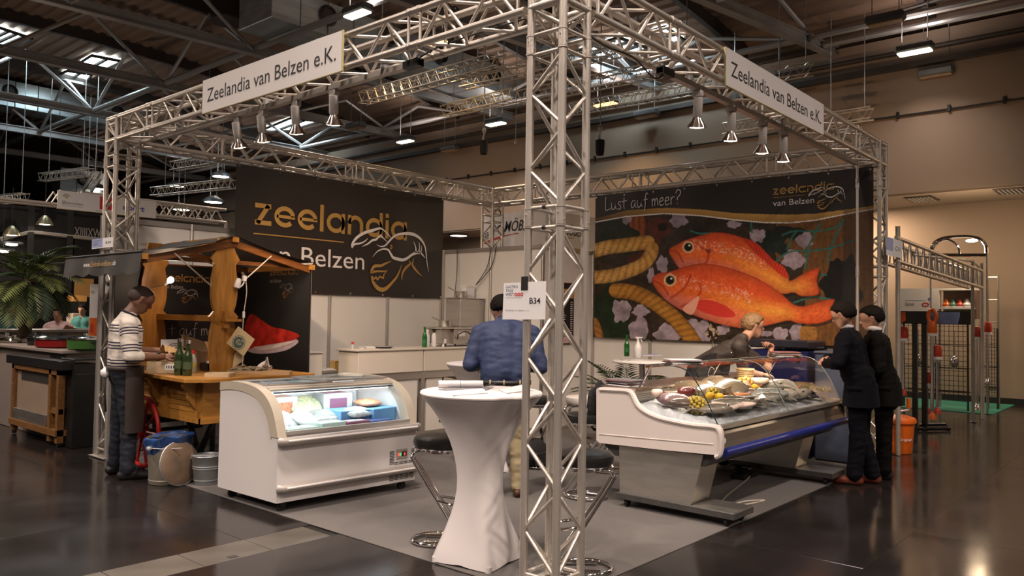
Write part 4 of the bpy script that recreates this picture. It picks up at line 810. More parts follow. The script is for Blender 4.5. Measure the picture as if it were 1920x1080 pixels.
G = [('carton', 'white carton with green band at the left front of the freezer', .28, .725, .50, .30, .15, .15, 0, BXT, 'carton', 0, 0, BXW), ('carton', 'pale green carton at the middle front of the freezer', .58, .725, .50, .24, .15, .17, -.05, BXT, 'carton', 0, 0, None), ('carton', 'plum and white carton at the middle front of the freezer', .83, .725, .50, .24, .15, .16, .04, BXP, 'carton', 0, 0, BXW),
 ('carton', 'large blue carton at the right of the freezer', 1.20, .52, .585, .30, .30, .15, .12, BXB, 'carton', 0, 0, None), ('carton', 'blue carton lying under the bag in the freezer middle', .92, .52, .635, .30, .26, .10, -.1, BXB, 'carton', 0, 0, None), ('carton', 'navy carton under the blue bag in the freezer', 1.08, .725, .50, .24, .15, .15, 0, BXN, 'carton', 0, 0, None),
 ('frozen_bag', 'bag of red shrimps on the large blue carton', 1.18, .46, .735, .26, .22, .07, .2, BGS, 'bag', .1, 1, None), ('frozen_bag', 'clear bag of fish fillets leaning in the freezer left', .24, .50, .64, .34, .30, .10, .2, BGW, 'bag', .5, 1, None), ('frozen_bag', 'bag of dark mussels in the freezer middle', .70, .48, .64, .30, .26, .09, -.2, BGK, 'bag', .3, 1, None),
 ('frozen_bag', 'clear bag of squid rings in front of the blue cartons', .96, .60, .68, .30, .18, .07, .1, BGW, 'bag', .35, 1, None), ('frozen_bag', 'bag of yellow green vegetables at the back of the freezer', .62, .28, .74, .34, .24, .08, 0, BGY, 'bag', .7, 1, None), ('frozen_bag', 'white printed bag in the freezer middle', .46, .52, .65, .28, .22, .08, .4, BXW, 'bag', .5, 1, None),
 ('carton', 'white carton with red print at the back left of the freezer', .38, .26, .64, .28, .20, .22, .1, BXW, 'carton', 0, 0, BGS), ('carton', 'white carton standing at the back right of the freezer', .96, .24, .64, .30, .20, .22, -.1, BXW, 'carton', 0, 0, BXP), ('carton', 'white carton at the far right back of the freezer', 1.26, .22, .50, .2, .2, .26, 0, BXW, 'carton', 0, 0, None)]
for g in G: packet(*g[:13][:10], g[10], g[11], bool(g[12]), g[13])
# a pedestal of cartons carries the upper goods
for a, d, sx, sy, sz, lab in ((.33, .42, .5, .5, .19, 'plain white carton under the goods at the freezer left'), (.84, .40, .46, .46, .19, 'plain white carton under the goods at the freezer middle'), (1.20, .40, .30, .5, .14, 'flat white carton under the large blue carton')):
    packet('carton', lab, a, d, .44, sx, sy, sz, 0, BXW, 'carton')
# ---- cocktail tables under white stretch covers
COVER = mat('white_stretch_cover', (.78, .72, .70), .75, var=.02, scale=2, bump=.05, bscale=9, sheen=.2)
def cocktail_table(x, y, ang, lab, sc=1.0):
    t = thing('cocktail_table', lab, 'table', (x, y, 0)); zs = [1.075, 1.04, 1.0, .93, .86, .78, .70, .62, .54, .46, .38, .30, .22, .15, .09, .045, .012]
    rs = [.398, .372, .335, .285, .242, .205, .178, .160, .152, .155, .170, .195, .228, .262, .292, .312, .318]
    b = MB(); N = 48; vs = []
    for z, r in zip(zs, rs):
        f = max(0, min(1, (.62-z)/.55))**1.3; up_ = max(0, min(1, (z-.9)/.18))
        for k in range(N):
            a = 2*PI*k/N; c4 = abs(math.cos(2*(a-ang))); sq = 1/max(abs(math.cos(a-ang+PI/4)), abs(math.sin(a-ang+PI/4)))/1.414; rr = r*((1-f)+f*sq*1.0)
            zz = z+(.012*(1-c4)**1.5*f if z < .1 else 0)
            vs.append((x+rr*math.cos(a)*sc, y+rr*math.sin(a)*sc, zz))
    fs = [(i*N+k, i*N+(k+1) % N, i*N+N+(k+1) % N, i*N+N+k) for i in range(len(zs)-1) for k in range(N)]
    b.add(vs, [tuple(reversed(f)) for f in fs]); b.build('stretch_cover', COVER, t, 'all')
    quick('tabletop', COVER, t, lambda b: b.lathe([(0, 1.072), (.385*sc, 1.072), (.40*sc, 1.078), (.404*sc, 1.088), (.40*sc, 1.098), (.388*sc, 1.102), (0, 1.102)], (x, y, 0), 48), True)
    for k in range(4):
        a = ang+k*PI/2; quick('foot', COVER, t, lambda b: b.lathe([(0, .006), (.022, .006), (.022, .04), (0, .04)], (x+.285*sc*math.cos(a), y+.285*sc*math.sin(a), 0), 12), True)
    return t
cocktail_table(.215, .80, math.radians(145), 'white cocktail table in a stretch cover beside the nearest column')
cocktail_table(2.46, 2.85, math.radians(100), 'white cocktail table in a stretch cover behind the man in blue')
# papers on the near table
def TT(px, py): return at(px, py, 'z', 1.104)
def sheet(name, lab, q, m, th=.003, cat='paper', z=1.104):
    c = sum(q, Vector())/4; t = thing(name, lab, cat, (c.x, c.y, z)); quick('sheet', m, t, lambda b: b.add([Vector((p.x, p.y, z)) for p in q]+[Vector((p.x, p.y, z+th)) for p in q], [(3, 2, 1, 0), (4, 5, 6, 7), (0, 1, 5, 4), (1, 2, 6, 5), (2, 3, 7, 6), (3, 0, 4, 7)])); return t
sheet('paper_sheet', 'white sheet lying on the cocktail table left of the column', [TT(838, 734), TT(905, 729), TT(915, 737), TT(850, 742)], PAPER)
sheet('paper_sheet', 'white sheet on the cocktail table beside the column pipe', [TT(935, 731), TT(980, 722), TT(1000, 732), TT(950, 738)], PAPER, .004)
sheet('notebook', 'grey notebook under the white sheet on the cocktail table', [TT(822, 731), TT(905, 735), TT(925, 727), TT(860, 724)], mat('grey_cover', (.22, .21, .22), .5), .0028, 'notebook')
p0, p1 = TT(822, 727), TT(905, 727); t = thing('paper_roll', 'rolled white plan lying on the cocktail table', 'paper', p0)
quick('roll', PAPER, t, lambda b: b.tube([p0+Vector((0, 0, .025)), p1+Vector((0, 0, .025))], .024, 16, caps=False), True); quick('core', mat('pale_blue_paper', (.35, .42, .70), .7), t, lambda b: b.tube([p0+Vector((0, 0, .025)), p1+Vector((0, 0, .025))], .020, 14), True); pm = p0.lerp(p1, .48)+Vector((0, 0, .025)); quick('rubber_band', GREYINK, t, lambda b: b.tube([pm, pm+(p1-p0).normalized()*.004], .0248, 16))
p0, p1 = TT(908, 726), TT(930, 722); tag(quick('pen', BLACKP, None, lambda b: b.tube([p0+Vector((0, 0, .008)), p0.lerp(p1, .9)+Vector((0, 0, .008)), p1+Vector((0, 0, .008))], [.006, .006, .002], 8)), 'black pen beside the rolled plan on the cocktail table', 'pen')
# ---- bar stools of bent chrome tube
SEATB = mat('black_leatherette', (.014, .013, .013), .38, var=.1, scale=30, bump=.1, bscale=90); SEATW = mat('white_leatherette', (.75, .70, .66), .4)
def stool(x, y, ang, lab, seat=SEATB, h=.74):
    t = thing('bar_stool', lab, 'stool', (0, 0, 0), 0, 'bent tube bar stools')
    quick('seat', seat, t, lambda b: b.lathe([(0, h-.075), (.15, h-.075), (.178, h-.07), (.188, h-.04), (.184, h-.012), (.165, h), (.10, h+.006), (0, h+.008)], (0, 0, 0), 32), True)
    quick('seat_rim', CHROME, t, lambda b: b.lathe([(.168, h-.088), (.180, h-.086), (.183, h-.076), (.176, h-.07), (.165, h-.07)], (0, 0, 0), 32), True)
    for s in (-1, 1):
        y0 = s*.05
        pts = smooth_curve([(.13, y0, h-.10), (-.06, y0, h-.10), (-.15, y0*1.05, h-.105), (-.178, y0*1.1, h-.135), (-.165, y0*1.15, h-.19), (.10, y0*1.6, .14), (.165, y0*1.7, .05), (.14, y0*1.75, .022), (.0, y0*1.8, .020), (-.10, y0*1.8, .020)], 5)
        quick('leg', CHROME, t, lambda b: b.tube(pts, .0125, 10), True)
    quick('base_ring', CHROME, t, lambda b: b.tube([(.185*math.cos(a), .16*math.sin(a), .018) for a in np.linspace(0, 2*PI, 37)[:-1]], .0125, 10, closed=True), True)
    xf = .03; zf = .27; quick('footrest', CHROME, t, lambda b: b.tube(smooth_curve([(xf-.035, -.075, zf+.03), (xf+.08, -.10, zf+.01), (xf+.16, -.05, zf), (xf+.165, .05, zf), (xf+.08, .10, zf+.01), (xf-.035, .075, zf+.03)], 6), .009, 8), True)
    quick('seat_plate', CHROME, t, lambda b: b.lathe([(0, h-.115), (.09, h-.115), (.09, h-.086), (0, h-.086)], (0, 0, 0), 20))
    t.location = (x, y, .006); t.rotation_euler = (0, 0, ang); return t
VIEWR = math.atan2(_r.y, _r.x)
s0 = stool(.30, 1.27, VIEWR, 'black chrome bar stool left of the near white cocktail table')
stool(.50, .17, VIEWR+PI, 'black chrome bar stool right of the nearest truss column')
stool(2.15, 1.33, VIEWR+PI*.8, 'black chrome bar stool behind the column, before the fish counter')
stool(3.37, 2.25, VIEWR+.4, 'white topped bar stool standing far back in the stand', SEATW)
stool(3.30, 1.84, VIEWR+PI, 'black bar stool half hidden behind the fish counter end')
stool(2.95, 2.55, VIEWR+2.2, 'bar stool beside the far cocktail table, seen through the column')
# ---- white service counter with bottles and pans
CNT = mat('cream_counter', (.74, .68, .60), .5, var=.02, scale=2)
ct = thing('service_counter', 'long white service counter with grey aluminium frame', 'counter', (3.6, 5.2, 0))
quick('counter_top', CNT, ct, lambda b: b.bbox((2.46, 4.96, 1.13), (5.0-.12, 5.42, 1.155), .004))
for a, c in ((2.49, 3.56), (3.58, 4.86)): quick('upper_panel', CNT, ct, lambda b: b.bbox((a, 4.98, .845), (c, 5.38, 1.13), .004))
for a, c in ((2.52, 3.54), (3.62, 4.86)): quick('front_panel', PANEL, ct, lambda b: b.box((a+.04, 5.02, .05), (c-.04, 5.05, .76)))
quick('rail', ALUP, ct, lambda b: b.box((2.50, 5.0, .75), (4.86, 5.06, .845))); quick('lower_rail', ALUP, ct, lambda b: b.box((2.50, 5.0, .006), (4.86, 5.06, .05)))
for x in (2.52, 3.58, 4.84): quick('post', ALUP, ct, lambda b: b.box((x-.03, 4.995, .006), (x+.03, 5.05, .85)))
def flyer(lab, c, wd, h, rot, pic=None):
    t = thing('flyer', lab, 'flyer', c); ca, sa = math.cos(rot), math.sin(rot); U = Vector((ca, 0, sa)); W = Vector((-sa, 0, ca)); O = Vector(c)-U*wd/2-W*h/2
    quick('sheet', mat('black_flyer', (.014, .013, .014), .5), t, lambda b: b.prism([(0, 0), (wd, 0), (wd, h), (0, h)], O, U, W, (0, .003, 0)))
    quick('picture', mat('fish_photo', (.45, .36, .30), .5, var=.8, scale=30), t, lambda b: b.prism([(.02, h*.16), (wd-.02, h*.16), (wd-.02, h*.62), (.02, h*.62)], O, U, W, (0, -.001, 0)))
    quick('print', GOLD, t, lambda b: [b.prism([(wd*.3, h*(.72+.07*k)), (wd*.8, h*(.72+.07*k)), (wd*.8, h*(.745+.07*k)), (wd*.3, h*(.745+.07*k))], O, U, W, (0, -.001, 0)) for k in range(3)])
flyer('small black flyer tilted on the counter front, left one', (3.05, 5.012, .66), .21, .30, .5); flyer('small black flyer tilted on the counter front, right upper one', (4.13, 5.012, .70), .36, .18, -.2); flyer('black flyer with a fish picture low on the counter front', (4.10, 5.012, .27), .30, .36, -.35)
BGREEN = mat('green_bottle_glass', (.012, .13, .022), .08, var=.05, coat=.5); BDARK = mat('olive_bottle_glass', (.018, .035, .010), .08, var=.05, coat=.5)
def bottle(x, y, z, lab, m, h=.26, r=.031, cap=None, label=None, name='bottle'):
    t = thing(name, lab, 'bottle', (x, y, z)); k = h/.26
    quick('glass_body', m, t, lambda b: b.lathe([(0, 0), (r*.92, 0), (r, .008*k), (r, .135*k), (r*.9, .155*k), (r*.5, .185*k), (r*.42, .21*k), (r*.42, .25*k), (r*.5, .252*k), (r*.48, .26*k), (0, .26*k)], (x, y, z), 18), True)
    if cap: quick('cap', cap, t, lambda b: b.lathe([(0, .24*k), (r*.52, .24*k), (r*.55, .264*k), (0, .268*k)], (x, y, z), 14))
    if label: quick('label', label, t, lambda b: b.lathe([(r*1.01, .05*k), (r*1.012, .05*k), (r*1.012, .105*k), (r*1.01, .105*k)], (x, y, z), 18))
    return t
bottle(3.69, 5.10, 1.156, 'green beer bottle standing on the service counter', BGREEN, .27, .034, None, mat('green_label', (.03, .16, .05), .5))
for x, y, lab in ((3.98, 5.22, 'white dispenser bottle with black cap beside the steel oven'), (3.93, 5.30, 'clear plastic bottle behind the white dispenser bottle')):
    t = thing('dispenser', lab, 'bottle', (x, y, 1.156)); z = 1.156
    quick('bottle_body', WHITE if y < 5.25 else mat('clear_plastic', (.6, .62, .62), .2, var=.05), t, lambda b: b.lathe([(0, 0), (.036, 0), (.038, .01), (.038, .15), (.02, .18), (.016, .19), (0, .19)], (x, y, z), 16), True); quick('pump', BLACKP if y < 5.25 else WHITE, t, lambda b: (b.lathe([(0, .19), (.02, .19), (.02, .23), (0, .235)], (x, y, z), 12), b.tube([(x, y, z+.23), (x-.04, y, z+.232)], .008, 6)), True)
t = thing('cup_stack', 'stack of white paper cups beside the dispenser bottles', 'cups', (4.06, 5.10, 1.156))
quick('cup', WHITE, t, lambda b: b.lathe([(0, 0)]+[q for k in range(6) for q in ((.032, .018*k), (.036, .018*k+.014), (.033, .018*k+.016))]+[(0, .11)], (4.06, 5.10, 1.156), 16))
for x, y, r, lab in ((2.62, 5.08, .05, 'dark round plate at the left end of the service counter'), (3.0, 5.12, .12, 'black round pan on the service counter')):
    t = thing('plate', lab, 'plate', (x, y, 1.156)); quick('dish', BLACKP if r > .1 else WHITE, t, lambda b: b.lathe([(0, 0), (r*.75, 0), (r, .022), (r*.96, .024), (r*.72, .006), (0, .005)], (x, y, 1.156), 22), True); quick('rim', GREYST, t, lambda b: b.lathe([(r*.97, .020), (r*1.03, .022), (r*1.03, .026), (r*.97, .026)], (x, y, 1.156), 22))
t = thing('squeeze_bottle', 'tiny red capped bottle at the left end of the counter', 'bottle', (2.52, 5.14, 1.156)); quick('bottle_body', mat('clear_plastic', (.6, .62, .62), .2), t, lambda b: b.lathe([(0, 0), (.016, 0), (.016, .05), (.01, .06), (0, .06)], (2.52, 5.14, 1.156), 12)); quick('cap', REDINK, t, lambda b: b.lathe([(0, .06), (.017, .06), (.015, .085), (0, .088)], (2.52, 5.14, 1.156), 12))
t = thing('napkins', 'stack of white napkins on the left end of the counter', 'napkins', (2.78, 5.2, 1.156)); quick('stack', PAPER, t, lambda b: [b.bbox((2.71, 5.13, 1.156+.004*k), (2.87, 5.27, 1.1598+.004*k), .001) for k in range(6)])
# low desk at the left, white box, blue folder
t = thing('low_cabinet', 'low white cabinet left of the service counter', 'cabinet', (2.2, 5.6, 0)); quick('body', CNT, t, lambda b: b.bbox((1.98, 5.42, .006), (2.28, 5.86, 1.10), .006)); quick('top', PANEL, t, lambda b: b.bbox((1.97, 5.40, 1.10), (2.29, 5.88, 1.115), .003))
t = thing('work_desk', 'low grey work desk between cabinet and counter', 'desk', (2.45, 5.7, 0)); quick('top', ALUP, t, lambda b: b.bbox((2.30, 5.44, .84), (3.1, 5.95, .87), .004)); quick('front', PANEL, t, lambda b: b.box((2.32, 5.47, .006), (2.44, 5.50, .84)))
for k, (x, y, lab, m_) in enumerate(((2.48, 5.62, 'blue folder lying on the work desk', BLUEINK), (2.40, 5.50, 'open magazine lying on the work desk edge', mat('magazine', (.55, .45, .42), .5, var=.5, scale=25)))): 
    t = thing(('folder', 'magazine')[k], lab, ('folder', 'magazine')[k], (x, y, .871)); quick('cover', m_, t, lambda b: b.bbox((x-.11, y-.06, .871), (x+.11, y+.08, .885), .002)); quick('pages', PAPER, t, lambda b: b.box((x-.105, y-.055, .885), (x+.1, y+.07, .889)))
t = thing('yellow_box', 'small yellow box behind the counter end', 'box', (2.62, 5.60, .871)); quick('carton', mat('yellow_card', (.60, .38, .12), .6), t, lambda b: b.bbox((2.57, 5.56, .871), (2.67, 5.66, .985), .004)); quick('flap', mat('yellow_card', (.6, .38, .12), .6), t, lambda b: b.bbox((2.57, 5.545, .975), (2.67, 5.56, .985), .002))
# steel oven stack with pans
OVS = mat('brushed_steel', (.46, .43, .40), .36, .75, var=.08, scale=3, stretch=(1, 1, 8))
ov = thing('oven', 'wide stainless steel deep fryer on the service counter', 'oven', (4.35, 5.2, 1.156))
quick('body', OVS, ov, lambda b: b.bbox((3.98, 5.08, 1.20), (4.80, 5.40, 1.40), .008)); quick('top_plate', STEEL, ov, lambda b: b.bbox((3.93, 5.02, 1.40), (4.84, 5.41, 1.425), .004)); quick('front_box', OVS, ov, lambda b: b.bbox((4.18, 5.03, 1.19), (4.42, 5.09, 1.40), .006))
quick('rating_plate', PAPER, ov, lambda b: b.box((4.27, 5.025, 1.30), (4.39, 5.03, 1.36)))
for x in (4.05, 4.24, 4.75): quick('foot', BLACKP, ov, lambda b: b.lathe([(0, 0), (.016, 0), (.016, .046), (0, .046)], (x, 5.07, 1.156), 10))
quick('mains_lead', CABLE, ov, lambda b: b.tube(smooth_curve([(4.24, 5.02, 1.26), (4.22, 4.98, 1.33), (4.36, 4.95, 1.36), (4.52, 4.94, 1.22), (4.70, 4.93, 1.03), (4.84, 4.96, .98)], 6), .008, 8), True)
hb = thing('steel_cabinet', 'tall stainless steel heating cabinet with a pan on top', 'cabinet', (4.62, 5.25, 1.426))
quick('body', OVS, hb, lambda b: b.bbox((4.36, 5.10, 1.426), (4.86, 5.40, 1.83), .008)); quick('lid', STEEL, hb, lambda b: b.bbox((4.345, 5.085, 1.83), (4.87, 5.41, 1.845), .004)); quick('side_strip', ALUP, hb, lambda b: b.box((4.72, 5.09, 1.43), (4.735, 5.10, 1.83)))
def pan(x, y, z, r, lab, ang):
    t = thing('saucepan', lab, 'pan', (x, y, z)); quick('bowl', STEEL, t, lambda b: b.lathe([(0, 0), (r*.95, 0), (r, .01), (r, .085), (r*1.03, .09), (r*.97, .088), (r*.95, .012), (0, .01)], (x, y, z), 24), True)
    d = Vector((math.cos(ang), math.sin(ang), .22)); quick('handle', STEEL, t, lambda b: b.tube([Vector((x, y, z+.065))+d*r*.95, Vector((x, y, z+.065))+d*(r+.06), Vector((x, y, z+.075))+d*(r+.20)], [.009, .008, .011], 8), True)
pan(4.50, 5.22, 1.846, .085, 'steel saucepan on top of the steel cabinet', PI*1.02); pan(4.14, 5.17, 1.426, .09, 'steel saucepan on the fryer plate', PI*1.03)
t = thing('white_box', 'white box standing behind the upper saucepan', 'box', (4.76, 5.32, 1.846)); quick('carton', PAPER, t, lambda b: b.bbox((4.66, 5.28, 1.846), (4.84, 5.38, 2.03), .004)); quick('lid', WHITE, t, lambda b: b.bbox((4.655, 5.275, 2.0), (4.845, 5.385, 2.035), .003))
for k, (pts, lab) in enumerate((([(4.86, 5.66, 2.62), (4.84, 5.66, 2.58), (4.80, 5.62, 2.2), (4.70, 5.58, 1.75), (4.55, 5.5, 1.45)], 'thin black cord hanging over the cabin wall, left one'), ([(4.9, 5.02, 2.62), (4.87, 5.0, 2.58), (4.86, 5.06, 2.3), (4.82, 5.24, 2.04)], 'thin black cord hanging over the cabin wall, middle one'), ([(4.9, 4.92, 2.62), (4.87, 4.90, 2.58), (4.86, 4.98, 2.3), (4.81, 5.22, 2.045)], 'thin black cord hanging over the cabin wall, right one'))): cord(lab, pts, .006)
# black price board on the cabin wall
t = thing('price_board', 'black price list with white lines on the cabin wall', 'poster', (5.34, 4.03, 1.6))
quick('sheet', mat('black_poster', (.012, .011, .012), .4), t, lambda b: b.box((5.17, 4.028, 1.20), (5.60, 4.034, 2.08)))
quick('picture', mat('poster_picture', (.45, .20, .06), .5, var=.9, scale=9), t, lambda b: b.box((5.17, 4.0265, 1.86), (5.60, 4.028, 1.99))); quick('picture', mat('poster_blue', (.05, .10, .40), .5), t, lambda b: b.box((5.34, 4.0255, 1.86), (5.48, 4.0265, 1.92))); quick('picture', mat('poster_pink', (.55, .36, .34), .5, var=.4, scale=20), t, lambda b: b.box((5.17, 4.0265, 1.22), (5.60, 4.028, 1.31)))
random.seed(4)
ln = MB()
for k in range(15):
    z = 1.80-.031*k; ln.prism([(5.20, z), (5.20+random.uniform(.12, .24), z), (5.20+.18, z+.011), (5.20, z+.011)], (0, 4.0278, 0), (1, 0, 0), (0, 0, 1), (0, -.001, 0)); ln.prism([(5.52, z), (5.57, z), (5.57, z+.010), (5.52, z+.010)], (0, 4.0278, 0), (1, 0, 0), (0, 0, 1), (0, -.001, 0))
o = ln.build('print', WINK, t); o['kind'] = 'stuff'
# ---- header board of the furniture maker behind the cabin
hx, hy = 6.62, at(1028, 440, 'x', 6.62).y
yl = at(903, 420, 'x', hx).y; zt = at(1028, 393, 'x', hx).z; zb = 2.62; xr_ = at(1114, 430, 'y', hy).x
mb = thing('header_board', 'white corner header board with furniture lettering behind the cabin', 'sign', (hx, hy, zb))
quick('board', SIGN, mb, lambda b: b.prism([(0, 0), (yl-hy, 0), (yl-hy, zt-zb), (0, zt-zb)], (hx, yl, zb), (0, -1, 0), (0, 0, 1), (.02, 0, 0))); quick('board', SIGN, mb, lambda b: b.prism([(0, 0), (xr_-hx+.5, 0), (xr_-hx+.5, zt-zb), (0, zt-zb)], (hx, hy, zb), (1, 0, 0), (0, 0, 1), (0, .02, 0)))
quick('corner_post', ALUP, mb, lambda b: b.box((hx-.01, hy-.01, 0), (hx+.05, hy+.05, zt+.02))); quick('post', ALUP, mb, lambda b: b.box((hx, yl-.05, 0), (hx+.05, yl, zt)))
def moebel(O, U, W, n, pxf):
    O = Vector(O); q = lambda a, c: ((a)*pxf, c*pxf)
    text('MÖBEL', O+U*(.66*pxf)+W*(.60*pxf)+n*.002, U, W, .26*pxf, INK, mb, width=.86*pxf, shear=.3, bold=.003, off=0); text('WWW.GASTRONOMIE-MOEBEL.EU', O+U*(.05*pxf)+W*(.12*pxf)+n*.002, U, W, .13*pxf, GREYINK, mb, width=1.50*pxf, off=0)
    text('ARP', O+U*(.0*pxf)+W*(.40*pxf)+n*.002, (U+W*.35).normalized(), (W-U*.35).normalized(), .17*pxf, INK, mb, width=.22*pxf, bold=.003, off=0)
    b = MB(); b.ribbon([(x*pxf, z*pxf) for x, z in sc2([(.02, .34), (.3, .42), (.7, .50), (1.15, .54)], 6)], [.02*pxf]+[.06*pxf]*5+[.05*pxf]*6+[.02*pxf]*6+[.01*pxf], O+n*.002, U, W); b.build('swoosh', REDINK, mb)
    b = MB()
    for P in ([(.30, .58), (.34, .85), (.30, 1.02), (.38, 1.14), (.52, 1.12), (.58, .95), (.56, .80)], [(.40, .62), (.50, .74), (.62, .74), (.66, .62), (.64, .48)], [(.22, .80), (.30, .86), (.34, .70), (.32, .50)]): b.ribbon([(x*pxf, z*pxf) for x, z in sc2(P, 5)], .045*pxf, O+n*.002, U, W)
    b.build('chair_logo', INK, mb)
pf = (zt-zb)/1.22
moebel((hx-.001, at(907, 440, 'x', hx).y, zb), Vector((0, -1, 0)), UZ, Vector((-1, 0, 0)), pf*1.18); moebel((at(1038, 440, 'y', hy).x-.2*pf, hy-.001, zb), Vector((1, 0, 0)), UZ, Vector((0, -1, 0)), pf*1.0)
# ---- paper stand number taped to the near column
pc = [at(918, 533, 'x', -.03), at(1027, 526, 'x', -.03)]
t = thing('stand_number', 'white paper sheet B34 taped to the nearest column', 'sign', (-.03, .2, 1.95))
bq = lambda px, py: at(px, py, 'x', -.030)
U = Vector((0, -1, 0)); O = bq(942, 599); R1 = bq(1022, 597); T1 = bq(945, 531); wd = O.y-R1.y; hh = T1.z-O.z
quick('sheet', PAPER, t, lambda b: b.prism([(0, 0), (wd, .005), (wd+.004, hh+.008), (.008, hh)], O, U, UZ, (.002, 0, 0)))
quick('tape', BLACKP, t, lambda b: (b.prism([(wd*.44, hh*.80), (wd*.60, hh*.80), (wd*.60, hh*1.02), (wd*.44, hh*1.02)], O+Vector((-.001, 0, 0)), U, UZ, (-.001, 0, 0)), b.prism([(wd*.44, hh*1.02), (wd*.60, hh*1.02), (wd*.60, hh*1.17), (wd*.44, hh*1.17)], O+Vector((-.001, 0, 0)), U, UZ, (.004, 0, 0))))
BI = mat('navy_print', (.05, .06, .16), .6)
for k, s in enumerate(('GASTRO', 'TAGE', 'WEST')): text(s, O+U*.07*wd+UZ*hh*(.86-.105*k)+Vector((-.0015, 0, 0)), U, UZ, hh*.078, BI, t, width=wd*(.29, .18, .20)[k], off=0)
for k in range(3): quick('round_mark', REDINK, t, lambda b: b.ribbon(arc(wd*(.315+.072*k), hh*.685, wd*.024, 0, 360, 14), wd*.018, O+Vector((-.0015, 0, 0)), U, UZ))
text('DIE REGIONALE FACHMESSE', O+U*.07*wd+UZ*hh*.59+Vector((-.0015, 0, 0)), U, UZ, hh*.022, GREYINK, t, width=wd*.38, off=0); text('B34', O+U*.63*wd+UZ*hh*.44+Vector((-.0015, 0, 0)), U, UZ, hh*.16, INK, t, width=wd*.25, off=0, bold=.0008); text('Zeelandia van Belzen e. K.', O+U*.06*wd+UZ*hh*.235+Vector((-.0015, 0, 0)), U, UZ, hh*.042, GREYINK, t, width=wd*.58, off=0)
# ================================================================ THE FISH COUNTER
CX0, CX1 = 2.05, 4.95
ABS = mat('cream_moulded_plastic', (.70, .62, .57), .38, var=.02, scale=2); DKST = mat('dark_counter_steel', (.10, .095, .09), .4, .5, var=.1); BLUEB = mat('blue_rubber_bumper', (.012, .022, .17), .35, var=.06); BELLY = mat('counter_belly', (.06, .058, .056), .5, .2, var=.1); SMOKE = mat('smoked_apron', (.16, .135, .11), .16, .35, var=.1, scale=3)
fc = thing('fish_counter', 'glass fronted fish display counter on steel legs with castors', 'counter', ((CX0+CX1)/2, .57, 0))
EP = sc2([(1.157, .97), (1.13, .992), (1.0, .998), (.86, 1.0), (.815, .985), (.785, .94), (.745, .885), (.66, .838), (.54, .805), (.38, .788), (.23, .779), (.06, .782), (.015, .765), (-.006, .71), (-.008, .62), (.0, .575), (.035, .553)], 3)+[(.5, .535), (1.12, .52), (1.15, .54)]
for x in (CX0, CX1-.05):
    ep = quick('end_panel', ABS, fc, lambda b: b.prism(EP, (x, 0, 0), (0, 1, 0), (0, 0, 1), (.05, 0, 0)))
    xs_ = x-.004 if x == CX0 else x+.054
    quick('edge_bead', ABS, ep, lambda b: b.tube([(x+.006 if x == CX0 else x+.044, y*.985+.008, z-.018) for y, z in EP[3:-3]], .020, 8), True)
    quick('groove', ABS, ep, lambda b: b.tube([(xs_+.004*(1 if x == CX0 else -1), 1.12, .595), (xs_+.004*(1 if x == CX0 else -1), .06, .632)], .005, 6), True)
b = MB(); b.prism([(.05, .555), (.0, .60), (.015, .64), (.03, .70), (.055, .745), (.075, .745), (.055, .69), (.03, .62), (.06, .575)], (CX0+.05, 0, 0), (0, 1, 0), (0, 0, 1), (CX1-CX0-.10, 0, 0)); b.build('front_apron', SMOKE, fc)
quick('front_sill', STEEL, fc, lambda b: b.prism([(.02, .742), (.09, .742), (.10, .765), (.03, .772)], (CX0+.05, 0, 0), (0, 1, 0), (0, 0, 1), (CX1-CX0-.10, 0, 0)))
quick('bumper', BLUEB, fc, lambda b: b.tube([(CX0+.05, -.005, .567), (CX1-.05, -.005, .567)], .036, 12), True)
quick('belly', BELLY, fc, lambda b: b.prism([(.05, .55), (.16, .44), (1.0, .42), (1.13, .52)], (CX0+.06, 0, 0), (0, 1, 0), (0, 0, 1), (CX1-CX0-.12, 0, 0)))
quick('tray', STEEL, fc, lambda b: b.prism([(.07, .735), (.80, .76), (.80, .775), (.07, .75)], (CX0+.05, 0, 0), (0, 1, 0), (0, 0, 1), (CX1-CX0-.10, 0, 0)))
quick('back_riser', STEEL, fc, lambda b: b.prism([(.80, .76), (.83, .76), (.83, .99), (.80, .99)], (CX0+.05, 0, 0), (0, 1, 0), (0, 0, 1), (CX1-CX0-.10, 0, 0)))
WORKT = mat('worktop_steel', (.40, .31, .26), .25, .85, var=.06, scale=3)
quick('worktop', WORKT, fc, lambda b: b.bbox((CX0+.05, .78, .985), (CX1-.05, 1.15, 1.012), .005)); quick('back_panel', ABS, fc, lambda b: b.box((CX0+.05, 1.12, .52), (CX1-.05, 1.15, .985)))
gr = MB()
for k in range(26): gr.box((CX0+.08+.0945*k, .792, .885), (CX0+.155+.0945*k, .798, .895))
for k in range(4): gr.box((CX0+.06, .794, .90+.018*k), (CX1-.06, .799, .905+.018*k))
g_ = gr.build('air_grille', DKST, fc); g_['kind'] = 'stuff'
LEG = [(.17, .53), (.95, .51), (.94, .12), (.275, .12)]
